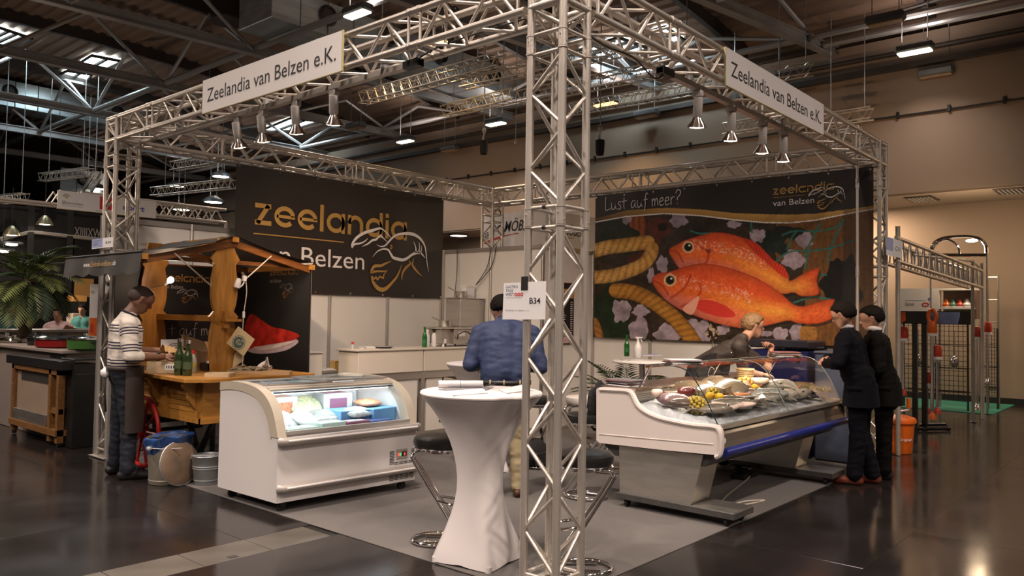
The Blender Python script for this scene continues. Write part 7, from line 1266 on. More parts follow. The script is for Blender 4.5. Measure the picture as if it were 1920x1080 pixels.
def head_prims(c, fwd=(1, 0, 0), up=(0, 0, 1), s=1.0, skin='skin'):
    f = Vector(fwd).normalized(); l = Vector(up).cross(f).normalized(); u = f.cross(l).normalized(); c = Vector(c); g = lambda x, y, z: c+(f*x+l*y+u*z)*s
    P = [(g(-.028, 0, .020), g(.020, 0, .030), .090*s, .083*s, skin), (g(.03, 0, .0), g(.052, 0, -.085), .066*s, .040*s, skin), (g(-.01, .04, -.04), g(.045, .018, -.092), .045*s, .030*s, skin), (g(-.01, -.04, -.04), g(.045, -.018, -.092), .045*s, .030*s, skin),
         (g(.085, 0, .012), g(.108, 0, -.022), .010*s, .015*s, skin), (g(.084, 0, -.056), g(.086, 0, -.066), .016*s, .016*s, skin), (g(.080, .03, .03), g(.080, -.03, .03), .016*s, .016*s, skin)]
    for y in (.088, -.088): P.append((g(-.012, y, .012), g(-.006, y*.97, -.028), .017*s, .012*s, skin))
    return P, g
def hair_cap(t, M, g, m, thick=.010, low=-.02, front=.055, side=.0, nm='hair', tex=.006):
    def fn(b):
        vs, fs, ok = [], [], []; nu_, nv_ = 64, 40
        for j in range(nv_+1):
            th = PI*j/nv_
            for i in range(nu_):
                a = 2*PI*i/nu_; d = Vector((math.sin(th)*math.cos(a), math.sin(th)*math.sin(a), math.cos(th))); base = .094 if d.x < 0 else .094+.008*d.x
                u = max(0, min(1, (d.x+.35)/.5)); v = max(0, min(1, (d.x-.25)/.45)); u = u*u*(3-2*u); v = v*v*(3-2*v)
                lim = (low/.1-.50)*(1-u)+(side/.1+.10)*u*(1-v)+(front/.1)*v+.04*noise.noise(d*11); f = max(0, min(1, (d.z-lim)/.22+.12)); f = f*f*(3-2*f)
                k = base-.006+(thick+.006)*f*(1+.25*max(0, d.z))+tex*f*noise.noise(Vector((d.x*7, d.y*14, d.z*7))); vs.append(g(-.012+d.x*(k+.016), d.y*k*.965, .018+d.z*k*1.06)); ok.append(d.z > lim-.05)
        for j in range(nv_):
            for i in range(nu_):
                q = (j*nu_+i, (j+1)*nu_+i, (j+1)*nu_+(i+1) % nu_, j*nu_+(i+1) % nu_)
                if any(ok[x] for x in q): fs.append(q)
        b.add(vs, fs)
    return add_local(t, M, nm, m, fn)
def eyes(t, M, g):
    for y in (.032, -.032): add_local(t, M, 'eye', EYEW, lambda b: b.ell(g(.078, y, .008), .0125, 10, 8)); add_local(t, M, 'iris', EYEB, lambda b: b.ell(g(.087, y, .007), .0062, 8, 6))
    add_local(t, M, 'mouth', mat('lips', (.26, .09, .07), .5), lambda b: b.tube([g(.090, .022, -.062), g(.101, 0, -.060), g(.090, -.022, -.062)], [.003, .006, .003], 6))
def brows(t, M, g, m):
    for s in (1, -1): add_local(t, M, 'brow', m, lambda b: b.tube([g(.090, s*.014, .032), g(.092, s*.032, .037), g(.080, s*.050, .030)], [.003, .005, .003], 6))
def legs(hipL, hipR, kL, kR, aL, aR, tg='trousers', r=(.092, .066, .058)):
    P = []
    for h, k, a in ((hipL, kL, aL), (hipR, kR, aR)): P += [(h, k, r[0], r[1], tg), (k, a, r[1], r[2], tg)]
    return P
def shoe(a, ang=0, tg='shoe', L=.19):
    c, s = math.cos(ang), math.sin(ang); x, y = a[0], a[1]; f = lambda u, v, z: (x+u*c-v*s, y+u*s+v*c, z)
    return [(f(-.045, 0, .045), f(.05, 0, .050), .042, .043, tg), (f(.05, .005, .045), f(L-.03, .0, .032), .042, .031, tg), (f(-.04, 0, .03), f(L-.03, 0, .028), .034, .033, tg), ((x, y, .05), (x, y, .12), .045, .05, tg)]
def rot(ang, loc): return Matrix.Translation(loc) @ Matrix.Rotation(ang, 4, 'Z')
def belt(t, M, z, rx, ry, m, cx=0, h=.020, nm='belt'): 
    def fn(b):
        vs = [(cx+(rx+o)*math.cos(a), (ry+o)*math.sin(a), zz) for (zz, o) in ((z-h, .0), (z-h, .006), (z+h, .006), (z+h, 0)) for a in np.linspace(0, 2*PI, 41)[:-1]]
        b.add(vs, [(j*40+i, j*40+(i+1) % 40, ((j+1) % 4)*40+(i+1) % 40, ((j+1) % 4)*40+i) for j in range(4) for i in range(40)])
    add_local(t, M, nm, m, fn)
# ---- the man at the cart: striped sweater, brown apron
SWE = mat('striped_sweater', (.60, .54, .47), .85, var=.0, rvar=0, bump=.3, bscale=150); nt = SWE.node_tree; N = nt.nodes; Lk = nt.links
aN = N.new('ShaderNodeAttribute'); aN.attribute_name = 'run'; acc = None
for base in (1.422, 1.262, 1.10):
    for k in range(3):
        sb = N.new('ShaderNodeMath'); sb.operation = 'COMPARE'; Lk.new(aN.outputs['Fac'], sb.inputs[0]); sb.inputs[1].default_value = base-.027*k; sb.inputs[2].default_value = .0062
        if acc is None: acc = sb
        else: ad = N.new('ShaderNodeMath'); ad.operation = 'MAXIMUM'; Lk.new(acc.outputs[0], ad.inputs[0]); Lk.new(sb.outputs[0], ad.inputs[1]); acc = ad
mxs = N.new('ShaderNodeMix'); mxs.data_type = 'RGBA'; Lk.new(acc.outputs[0], mxs.inputs[0]); mxs.inputs[6].default_value = (.60, .54, .47, 1); mxs.inputs[7].default_value = (.022, .020, .045, 1); Lk.new(mxs.outputs[2], N['Principled BSDF'].inputs['Base Color'])
JEANS = mat('dark_jeans', (.006, .0075, .016), .8, var=.2, scale=20, bump=.3, bscale=80); BOOT = mat('black_boots', (.012, .011, .011), .5); APRON = mat('brown_apron', (.028, .016, .012), .6, var=.15, scale=5, bump=.15, bscale=12); HAIRD = mat('dark_hair', (.008, .0055, .004), .8, spec=.15, var=.3, scale=60); STUB = mat('shaved_hair', (.045, .025, .017), .7, var=.3, scale=90)
M1 = rot(math.radians(-14), (-.28, 5.02, 0)) @ Matrix.Diagonal((1.06, 1.06, 1.02, 1)); hp, g1 = head_prims((.115, -.01, 1.665), (1, .0, -.62), (.62, 0, 1), 1.02)
aL, aR = (-.03, .165, .10), (.02, -.155, .10)
P = legs((0, .095, .93), (0, -.095, .93), (-.01, .13, .50), (.03, -.125, .50), aL, aR, r=(.100, .072, .066))+shoe(aL, .1, L=.22)+shoe(aR, -.1, L=.22)
for s in (1, -1): P += [((.0, s*.085, 1.36), (-.01, s*.075, 1.06), .128, .130, 'sweater'), ((-.02, s*.08, 1.0), (-.01, s*.08, .93), .118, .112, 'trousers'), ((-.01, s*.06, 1.45), (-.01, s*.175, 1.435), .075, .078, 'sweater')]
P += [((0, 0, 1.40), (0, 0, 1.1), .13, .135, 'sweater'), ((-.02, 0, 1.46), (.03, 0, 1.535), .078, .062, 'sweater'), ((.0, 0, 1.50), (.085, 0, 1.62), .062, .058, 'skin'), ((-.005, 0, 1.06), (-.005, 0, 1.03), .142, .14, 'sweater')]
sR, eR, wR = (-.01, -.205, 1.43), (.0, -.265, 1.14), (.27, -.20, 1.13); sL, eL, wL = (-.01, .205, 1.43), (.06, .25, 1.16), (.32, .12, 1.17)
P += [(sR, eR, .074, .066, 'sweater'), (eR, (.06, -.255, 1.135), .066, .060, 'sweater'), ((.05, -.255, 1.135), wR, .050, .034, 'skin'), (sL, eL, .074, .064, 'sweater'), (eL, (.12, .225, 1.16), .062, .056, 'sweater'), ((.10, .23, 1.16), wL, .048, .033, 'skin')]+hp
m1 = figure('man in a striped sweater and brown apron working at the market cart', M1, P, [(wR, (.9, .15, .05), (0, -.4, 1), 1, .7, 1.05), (wL, (.95, -.2, -.05), (0, .3, 1), -1, .8, 1.05)], {'skin': SKIND, 'sweater': SWE, 'trousers': JEANS, 'shoe': BOOT}, wrinkle=('trousers', 'sweater'), face={'run': [(sR, eR, 1.46, 0), (sL, eL, 1.46, 0)]}, voxel=.0095)
add_local(m1, M1, 'neckline', JEANS, lambda b: b.tube([Vector((.020, 0, 1.530))+Matrix.Rotation(.45, 3, 'Y') @ Vector((.066*math.cos(a), .068*math.sin(a), 0)) for a in np.linspace(0, 2*PI, 25)[:-1]], .009, 8, closed=True))
hair_cap(m1, M1, g1, STUB, .003, tex=.001, front=.060, side=.01); eyes(m1, M1, g1); brows(m1, M1, g1, HAIRD)
add_local(m1, M1, 'apron', APRON, lambda b: b.grid(lambda a, c: Vector(((.158+.012*math.sin(a*9+c*6)*c)*math.cos((a-.5)*3.5)*(1+.02*c)+.0, (.205+.035*c)*math.sin((a-.5)*3.5)-.01, 1.035-.60*c)), 26, 14)); belt(m1, M1, 1.02, .150, .205, mat('apron_band', (.03, .018, .014), .6), -.004, .022, 'apron_band')
add_local(m1, M1, 'apron_knot', PAPER, lambda b: b.ell((-.155, .01, .98), (.04, .05, .05), 12, 8, None, lambda q: q*(1+.4*noise.noise(q*40)))); add_local(m1, M1, 'apron_ties', APRON, lambda b: b.tube([(-.15, .0, 1.0), (-.165, -.02, .85), (-.15, -.03, .62)], .008, 6)); add_local(m1, M1, 'wrist_watch', BLACKP, lambda b: (b.tube([Vector(wR)+Vector((-.05, 0, 0)), Vector(wR)+Vector((-.02, .006, 0))], .041, 14), b.ell(Vector(wR)+Vector((-.035, -.02, .035)), (.018, .018, .012), 10, 6))); add_local(m1, M1, 'pen', CHROME, lambda b: b.tube([(.148, -.135, 1.0), (.150, -.136, 1.05)], .006, 6))
p = M1 @ Vector((.36, -.02, 1.12)); t = thing('paper_bag', 'kraft paper bag in the hands of the man at the cart', 'bag', p); quick('paper', KRAFT, t, lambda b: b.grid(lambda a, c: p+Vector((.17*(a-.35), .13*(c-.5), .05+.07*math.sin(PI*c)*(1-.5*a)+.02*noise.noise(Vector((a*7, c*6, 0)))-.02*a)), 14, 12), 'all'); quick('fold', KRAFT, t, lambda b: b.tube([p+Vector((.11, -.06, .04)), p+Vector((.12, .0, .06)), p+Vector((.11, .06, .04))], .006, 6))
# ---- the man in the blue shirt, seen from behind
BSH = mat('blue_shirt', (.028, .042, .105), .7, var=.10, scale=10, bump=.2, bscale=60); KHAKI = mat('khaki_trousers', (.36, .29, .17), .8, var=.08, scale=12, bump=.2, bscale=70); BRSH = mat('brown_leather_shoes', (.075, .030, .014), .4, var=.15)
M2 = rot(YAW+.06, (1.66, 1.86, 0)); hp, g2 = head_prims((.17, .04, 1.655), (1, 0, -.55), (.55, 0, 1), 1.02); aL, aR = (.0, .10, .10), (.02, -.13, .10)
P = legs((0, .095, .95), (0, -.095, .95), (.01, .105, .51), (.03, -.12, .51), aL, aR, r=(.106, .080, .068))+shoe(aL, .2)+shoe(aR, -.2)
for s in (1, -1): P += [((.07, s*.095, 1.38), (.0, s*.090, 1.12), .138, .136, 'shirt'), ((.0, s*.085, 1.0), (-.01, s*.085, .95), .125, .118, 'trousers'), ((.09, s*.06, 1.49), (.08, s*.19, 1.455), .080, .085, 'shirt'), ((.0, s*.09, 1.10), (.0, s*.088, 1.06), .138, .135, 'shirt')]
P += [((.07, 0, 1.42), (.0, 0, 1.12), .14, .145, 'shirt'), ((.07, 0, 1.50), (.11, 0, 1.555), .074, .066, 'shirt'), ((.09, 0, 1.53), (.15, 0, 1.62), .060, .060, 'skin')]
sL, eL, wL = (.08, .235, 1.44), (.02, .315, 1.16), (.29, .25, 1.13); sR, eR, wR = (.08, -.235, 1.44), (.02, -.315, 1.15), (.29, -.22, 1.12)
P += [(sL, eL, .080, .068, 'shirt'), (eL, wL, .066, .046, 'shirt'), (sR, eR, .080, .068, 'shirt'), (eR, wR, .066, .046, 'shirt')]+hp
m2 = figure('man in a dark blue shirt and khaki trousers seen from behind', M2, P, [(wL, (.95, -.3, 0), (0, .3, 1), -1, .6, 1.0), (wR, (.95, .3, 0), (0, -.3, 1), 1, .6, 1.0)], {'skin': SKIN, 'shirt': BSH, 'trousers': KHAKI, 'shoe': BRSH}, wrinkle=('trousers', 'shirt'))
hair_cap(m2, M2, g2, HAIRD, .010); eyes(m2, M2, g2)
belt(m2, M2, 1.012, .135, .222, BLACKP, -.003)
for y in (-.12, .02, .14): add_local(m2, M2, 'belt_loop', KHAKI, lambda b: b.box((-.150, y-.008, .985), (-.128, y+.008, 1.04)))
q = at(1000, 883, 'z', 0); t = thing('shoulder_bag', 'black bag standing on the carpet behind the column', 'bag', q); quick('bag_body', BLACKF, t, lambda b: b.ell((q.x+.1, q.y+.1, .16), (.22, .14, .155), 20, 12, None, lambda v: (v.x, v.y, v.z*(1+.15*noise.noise(v*9)))), 'all'); quick('strap', CABLE, t, lambda b: b.tube(smooth_curve([(q.x-.05, q.y+.1, .25), (q.x+.02, q.y+.05, .40), (q.x+.2, q.y+.08, .42), (q.x+.27, q.y+.1, .25)], 5), .014, 6)); quick('pocket', BLACKP, t, lambda b: b.bbox((q.x-.02, q.y-.06, .05), (q.x+.2, q.y-.03, .19), .012))
# ---- the fish seller leaning on the counter
DSH = mat('dark_brown_shirt', (.030, .022, .019), .7, var=.15, scale=9, bump=.2, bscale=50); BLOND = mat('blond_hair', (.17, .10, .042), .6, var=.35, scale=70); STUBB = mat('stubble_skin', (.33, .17, .11), .6, var=.1); WSHOE = mat('white_trainers', (.62, .56, .52), .5)
A3 = math.radians(-58); M3 = rot(A3, (4.15, 1.32, 0)); I3 = M3.inverted(); W = lambda *q: I3 @ Vector(q)
hc = at(1413, 611, 'y', .82); hd = Vector((math.cos(math.radians(-48)), math.sin(math.radians(-48)), -.12)); hl = I3 @ hc; hdl = (I3.to_3x3() @ hd); hp, g3 = head_prims(hl, hdl, (hdl.x*.12, 0, 1), 1.0)
nk = W(*at(1390, 640, 'y', .87)); chest = W(*at(1367, 663, 'y', .98)); pel = Vector((.0, 0, .97)); aL, aR = (.02, .11, .10), (.28, -.10, .10)
P = legs((0, .09, .95), (0, -.09, .95), (.05, .11, .52), (.08, -.10, .52), aL, aR, r=(.095, .07, .062))+shoe(aL, .1)+shoe(aR, 0)
for s in (1, -1): P += [(chest+Vector((.02, s*.09, .03)), (.03, s*.08, 1.06), .118, .118, 'shirt'), ((.03, s*.08, 1.06), (.0, s*.085, .95), .116, .115, 'trousers'), (nk+Vector((-.02, s*.04, -.01)), nk+Vector((-.04, s*.17, -.05)), .066, .072, 'shirt')]
P += [(chest, nk+Vector((-.03, 0, -.03)), .125, .09, 'shirt'), (nk+Vector((-.025, 0, 0)), nk+Vector((.01, 0, .03)), .064, .060, 'shirt'), (nk, hl+Vector((-.03, 0, -.06)), .056, .054, 'skin')]
sR = nk+Vector((-.05, -.19, -.05)); eR = W(*at(1394, 694, 'y', .82)); wR = W(*at(1426, 702, 'y', .74)); sL = nk+Vector((.0, .18, -.06)); eL = W(*at(1440, 690, 'y', .76)); wL = W(*at(1447, 649, 'y', .76))
mR = sR.lerp(eR, .85); mL = sL.lerp(eL, .7)
P += [(sR, mR, .072, .062, 'shirt'), (mR, eR, .046, .044, 'skin'), (eR, wR, .042, .030, 'skin'), (sL, mL, .070, .060, 'shirt'), (mL, eL, .044, .042, 'skin'), (eL, wL, .041, .029, 'skin')]+hp
hdir = (I3.to_3x3() @ (at(1423, 628, 'y', .80)-at(1447, 649, 'y', .76))).normalized()
m3 = figure('blond man in a dark shirt leaning on the fish counter, hand at his chin', M3, P, [(wL, hdir, (.7, .5, .3), 1, .85, .95), (wR, (.9, .4, 0), (0, 0, 1), 1, .4, .95)], {'skin': SKIN, 'shirt': DSH, 'trousers': JEANS, 'shoe': WSHOE}, wrinkle=('shirt',), voxel=.010)
hair_cap(m3, M3, g3, BLOND, .014, tex=.012, front=.045, side=-.005); eyes(m3, M3, g3); brows(m3, M3, g3, BLOND); add_local(m3, M3, 'wrist_watch', BLACKP, lambda b: b.tube([wL.lerp(eL, .72), wL.lerp(eL, .80)], .042, 12)); add_local(m3, M3, 'button', WHITE, lambda b: b.ell(chest+Vector((.0, -.205, .02)), .006, 8, 6))
# ---- the two men in suits
SUITN = mat('navy_suit', (.0045, .0045, .0075), .85, spec=.12, var=.15, scale=12, bump=.15, bscale=90); SUITB = mat('black_suit', (.005, .0045, .004), .85, spec=.12, var=.15, scale=12, bump=.15, bscale=90); SHIRTW = mat('white_shirt', (.72, .70, .70), .7); REDSH = mat('red_brown_shoes', (.14, .032, .016), .28, var=.15, coat=.3)
def collar(t, M, c, r, h, m, tilt=-.30, nm='shirt_collar'):
    R_ = Matrix.Rotation(tilt, 3, 'Y'); add_local(t, M, nm, m, lambda b: b.lathe([(r-.006, -h*1.3), (r+.004, -h*1.3), (r+.002, h), (r-.004, h*1.25), (r-.008, h)], c, 32, R_))
def suit(lab, M, H, suitm, shoem, headc, hfwd, sl, el, wl, sr, er, wr, lean=0.0, hands=(), rk=1.0, aL=(.0, .10, .10), aR=(.0, -.11, .10)):
    k = H/1.80; hp, g = head_prims(headc, hfwd, (0, 0, 1), 1.03); P = legs((0, .09, .93*k), (0, -.09, .93*k), (.0, .10, .50*k), (.0, -.105, .50*k), aL, aR, r=(.105, .080, .076))+shoe(aL, .05, L=.22)+shoe(aR, -.05, L=.22); L_ = lambda z: lean*max(0, (z-.9))
    for s in (1, -1): P += [((L_(1.36), s*.10, 1.36*k), (L_(1.08), s*.088, 1.08*k), .132, .126, 'jacket'), ((0, s*.088, 1.08*k), (-.005, s*.10, .85*k), .126, .128, 'jacket'), ((L_(1.47)-.01, s*.05, 1.475*k), (L_(1.44)-.01, s*.185, 1.445*k), .070, .080, 'jacket')]
    P += [((L_(1.4), 0, 1.40*k), (L_(1.1), 0, 1.1*k), .135, .13, 'jacket'), ((-.02, 0, 1.0*k), (-.02, 0, .83*k), .135, .138, 'jacket'), ((L_(1.48)-.01, 0, 1.48*k), (L_(1.52), 0, 1.53*k), .078, .066, 'jacket'), ((L_(1.52), 0, 1.54*k), Vector(headc)+Vector((-.02, 0, -.05)), .060, .058, 'skin')]
    for s_, e_, w_ in ((sl, el, wl), (sr, er, wr)): P += [(s_, e_, .080, .066, 'jacket'), (e_, w_, .066, .048, 'jacket')]
    t = figure(lab, M, P+hp, hands, {'skin': SKIN, 'jacket': suitm, 'trousers': suitm, 'shoe': shoem}, wrinkle=('trousers', 'jacket'), voxel=.0105); collar(t, M, (L_(1.52)+.008, 0, 1.562*k), .072, .020, SHIRTW); hair_cap(t, M, g, HAIRD, .013, tex=.006, front=.05, side=.005); eyes(t, M, g); brows(t, M, g, HAIRD)
    # jacket skirt with a vent, pocket flap
    add_local(t, M, 'jacket_skirt', suitm, lambda b: b.grid(lambda a, c: Vector((-.012+(.150+.022*c)*math.cos(PI+(a-.5)*5.9), (.226+.022*c)*math.sin(PI+(a-.5)*5.9), (1.0-.23*c)*k)), 40, 8))
    for s in (1, -1): add_local(t, M, 'pocket_flap', suitm, lambda b: b.bbox((-.06, s*.228-.012, .93*k), (.08, s*.228+.012, .975*k), .006, Matrix.Translation((0, 0, 0))))
    return t
A4 = math.radians(97)
suit('man in a dark navy suit with red brown shoes bending towards the fish counter', rot(A4, (4.58, -.24, 0)), 1.79, SUITN, REDSH, (.15, .03, 1.655), (1, -.12, -.42), (.10, .20, 1.42), (.14, .34, 1.19), (.30, .06, 1.17), (.10, -.20, 1.42), (.16, -.29, 1.16), (.32, -.04, 1.21), lean=.20, hands=[((.30, .06, 1.17), (.5, -.8, .1), (.6, .3, .6), 1, .7, 1), ((.32, -.04, 1.21), (.4, .85, -.1), (.6, 0, .7), -1, .7, 1)], aL=(.03, .10, .10), aR=(-.10, -.10, .10))
suit('man in a black suit standing behind the navy suit man, nearer the truss column', rot(math.radians(106), (5.06, -.33, 0)), 1.76, SUITB, BOOT, (.12, .0, 1.625), (1, .12, -.25), (.06, .20, 1.40), (.05, .26, 1.12), (.20, .16, .96), (.06, -.20, 1.40), (.0, -.26, 1.12), (.10, -.23, .88), lean=.14, hands=[((.20, .16, .96), (.7, -.4, -.6), (.5, .6, .3), 1, .6, 1), ((.10, -.23, .88), (.2, .1, -1), (.3, -1, 0), 1, .5, 1)])
# ---- people at the neighbouring stands, far left
WBL = mat('pink_white_blouse', (.62, .42, .42), .8); def_ = None
def bystander(lab, px, dist, top, face_to, hairm, H=1.66, cross=True):
    d = (_f+_r*((px-960)/FOC)); q = Vector(CAMP)+d*dist; ang = math.atan2(face_to[1], face_to[0]); M = rot(ang, (q.x, q.y, 0)); k = H/1.8; hp, g = head_prims((.03, 0, 1.665*k), (1, 0, -.1), (0, 0, 1), .98); aL, aR = (0, .09, .1), (0, -.09, .1)
    P = legs((0, .09, .93*k), (0, -.09, .93*k), (0, .09, .5*k), (0, -.09, .5*k), aL, aR)+shoe(aL)+shoe(aR)
    for s in (1, -1): P += [((0, s*.08, 1.34*k), (0, s*.07, 1.05*k), .12, .11, 'top'), ((0, s*.08, 1.02*k), (0, s*.08, .93*k), .12, .12, 'trousers'), ((0, s*.05, 1.46*k), (0, s*.16, 1.42*k), .065, .07, 'top'), ((0, s*.19, 1.40*k), (.05, s*.25, 1.14*k), .065, .055, 'top'), ((.05, s*.25, 1.14*k), (.20, -s*.05, (1.14+.05*s)*k), .055, .045, 'top')]
    P += [((0, 0, 1.48*k), (.02, 0, 1.6*k), .055, .052, 'skin')]+hp
    t = figure(lab, M, P, [((.20, -.05, 1.19*k), (.3, -.9, 0), (1, 0, .3), 1, .5, .9), ((.20, .05, 1.09*k), (.3, .9, 0), (1, 0, .3), -1, .5, .9)], {'skin': SKIN, 'top': top, 'trousers': JEANS, 'shoe': BOOT}, voxel=.016, smooth=4); hair_cap(t, M, g, hairm, .016, front=.04, side=-.03, low=-.06); eyes(t, M, g); return t
bystander('person in a pink white blouse with folded arms behind the neighbouring counter', 112, 14.5, WBL, (-.6, -.8), HAIRD, 1.62); bystander('far off person in a teal top beside the orange banner', 157, 19, mat('teal_top', (.05, .20, .18), .8), (-.7, -.7), HAIRD, 1.7)
bystander('far off person in dark clothes at the left edge', 20, 18, BLACKF, (-.2, -1), HAIRD, 1.72)
# ================================================================ NEIGHBOURING STANDS
# ---- right: pipe frame, header truss, mixers, wire racks
ZT1, ZT0 = 2.60, 2.32
t = thing('ladder_truss', 'silver ladder truss of the right neighbouring stand', 'truss', (6.6, -.05, ZT0))
for z in (ZT0, ZT1):
    for y in (-.05, .16): bar('chord', (6.55, y, z+.01), (11.6, y, z-.13), .024, ALU, t, 10)
for k in range(15):
    x = 6.7+k*.33
    for y in (-.05, .16): h_ = .01-.14*(x-6.55)/5; bar('brace', (x, y, ZT0+h_), (x+.11, y, ZT1+h_), .011, ALU, t, 6); bar('brace', (x+.22, y, ZT0+h_), (x+.13, y, ZT1+h_), .011, ALU, t, 6)
for x in (6.62, 11.55): quick('leg', ALU, t, lambda b: (b.tube([(x, -.05, .006), (x, -.05, 2.75 if x < 7 else ZT1)], .028, 12),))
PFR = mat('pipe_frame_steel', (.42, .40, .36), .35, .8)
t = thing('pipe_frame', 'thin steel pipe frame in front of the wire racks', 'frame', (10.9, -.03, 0))
quick('crossbar', PFR, t, lambda b: b.tube([(7.35, -.03, 2.46), (10.92, -.03, 2.60)], .022, 10)); quick('leg', PFR, t, lambda b: b.tube([(10.92, -.03, .02), (10.92, -.03, 2.62)], .026, 10)); quick('leg', PFR, t, lambda b: b.tube([(12.3, .1, .02), (12.3, .1, 2.56)], .026, 10)); quick('crossbar', PFR, t, lambda b: b.tube([(10.92, -.03, 2.58), (12.3, .1, 2.56)], .020, 10)); quick('foot', BLACKP, t, lambda b: b.lathe([(0, .001), (.045, .001), (.045, .014), (.025, .03), (0, .03)], (10.92, -.03, 0), 14))
q1 = at(1662, 478, 'y', -.09); q2 = at(1691, 452, 'y', -.09); t = thing('stand_number', 'small C11 sheet on the post right of the stand', 'sign', q1); wd, hh = q2.x-q1.x, q2.z-q1.z; U = Vector((1, 0, 0))
quick('sheet', PAPER, t, lambda b: b.prism([(0, 0), (wd, 0), (wd, hh), (0, hh)], q1, U, UZ, (0, .002, 0))); quick('blue_field', mat('pale_blue_print', (.30, .36, .58), .6), t, lambda b: b.prism([(0, hh*.3), (wd*.42, hh*.3), (wd*.42, hh), (0, hh)], q1-Vector((0, .001, 0)), U, UZ, (0, .001, 0))); text('C11', q1+U*.55*wd+UZ*hh*.36-Vector((0, .002, 0)), U, UZ, hh*.26, INK, t, width=wd*.30, off=0)
# arch frame with a lamp
XA = 12.4; A0, A1 = at(1745, 478, 'x', XA), at(1850, 478, 'x', XA); AT = at(1800, 443, 'x', XA); t = thing('arch_frame', 'arched steel display frame lit by a lamp near the wall', 'frame', (XA, (A0.y+A1.y)/2, A0.z)); cy, ry, rz = (A0.y+A1.y)/2, abs(A0.y-A1.y)/2, AT.z-A0.z
quick('arch', CHROME, t, lambda b: b.tube([(XA, cy+ry*math.copysign(abs(math.cos(a))**.7, math.cos(a)), A0.z+rz*abs(math.sin(a))**.7) for a in np.linspace(0, PI, 26)], .028, 8), True); quick('inner_arch', CHROME, t, lambda b: b.tube([(XA, cy+ry*.45+ry*.5*math.cos(a), A0.z+rz*.85*math.sin(a)) for a in np.linspace(0, PI, 18)], .02, 8), True); quick('crossbar', CHROME, t, lambda b: b.tube([(XA, A0.y, A0.z), (XA, A1.y, A1.z)], .03, 8))
for y in (A0.y, A1.y): quick('leg', PFR, t, lambda b: b.tube([(XA, y, .01), (XA, y, A0.z)], .018, 8))
lp = Vector((XA+.1, cy-.2, A0.z+rz*.75)); quick('lamp', LGLOW, t, lambda b: b.ell(lp, (.05, .10, .03), 12, 8)); l_ = bpy.data.lights.new('arch_light', 'POINT'); l_.energy = 60; l_.color = (1, .72, .46); l_.shadow_soft_size = .1; o_ = bpy.data.objects.new('arch_light', l_); o_.location = lp+Vector((.25, 0, -.12)); COL.objects.link(o_)
for y, e in ((-3.2, 150), (2.6, 110), (8.5, 60), (12.5, 60)): area_light('soffit_lamp_light', (13.7, y, 4.03), .5, .3, e, (1, .74, .50))
# white shelf unit and wire racks
XS = 13.0; s0, s1 = at(1688, 545, 'x', XS), at(1825, 598, 'x', XS); ym = at(1761, 560, 'x', XS).y
t = thing('shelf_unit', 'white shelf unit with a product board at the wall, right', 'shelf', (XS, (s0.y+s1.y)/2, 0)); quick('board', PANEL, t, lambda b: b.box((XS, ym, s1.z), (XS+.03, s0.y, s0.z))); quick('back', mat('beige_board', (.55, .42, .32), .7), t, lambda b: b.box((XS+.32, s1.y, s1.z), (XS+.34, ym, s0.z))); quick('top', PANEL, t, lambda b: b.box((XS, s1.y-.03, s0.z), (XS+.35, s0.y, s0.z+.04))); quick('shelf', PANEL, t, lambda b: b.box((XS-.02, s1.y-.03, s1.z+.18), (XS+.33, ym, s1.z+.21))); quick('side', mat('brown_board', (.16, .09, .06), .6), t, lambda b: b.box((XS, s1.y-.05, s1.z), (XS+.34, s1.y-.02, s0.z)))
for y in (s0.y-.02, ym, s1.y): quick('post', ALUP, t, lambda b: b.box((XS+.02, y-.02, .006), (XS+.06, y+.02, s0.z+.04)))
OT = at(1697, 573, 'x', XS-.003); UYm = Vector((0, -1, 0)); text("Cap'tent", OT, UYm, UZ, .07, INK, t, width=.16, off=0); quick('emblem', REDINK, t, lambda b: b.ribbon(arc(.36, .02, .055, 0, 360, 18, .03), .02, OT, UYm, UZ)); quick('emblem', BLUEINK, t, lambda b: b.prism([(.40, .13), (.44, .17), (.48, .13), (.44, .09)], OT, UYm, UZ, (-.001, 0, 0))); quick('rule', BLUEINK, t, lambda b: b.ribbon([(0, .10), (.36, .10)], .006, OT, UYm, UZ))
ORA = mat('orange_plastic', (.70, .13, .012), .35, var=.06); ORD = mat('red_orange_plastic', (.52, .05, .02), .38, var=.06)
zs_ = s1.z+.21
for k, (f, m_, lab) in enumerate(((.12, ORA, 'orange box on the white shelf, left end'), (.35, mat('green_goods', (.06, .18, .12), .4), 'green pack on the white shelf, middle'), (.6, ORD, 'red cutter on the white shelf, right of the middle'), (.85, WHITE, 'white cup on the white shelf, right end'))):
    y = ym-.05-f*(ym-s1.y-.1); g = thing('shelf_good', lab, 'kitchen tool', (XS+.12, y, zs_)); quick('body', m_, g, lambda b: b.lathe([(0, .001), (.07, .001), (.08, .06), (.05, .10), (.03, .16), (0, .17)], (XS+.12, y, zs_), 12), True); quick('base', WHITE, g, lambda b: b.lathe([(.071, .0), (.085, .002), (.085, .02), (.071, .022)], (XS+.12, y, zs_), 12))
WIRE = mat('dark_wire', (.06, .055, .05), .4, .6)
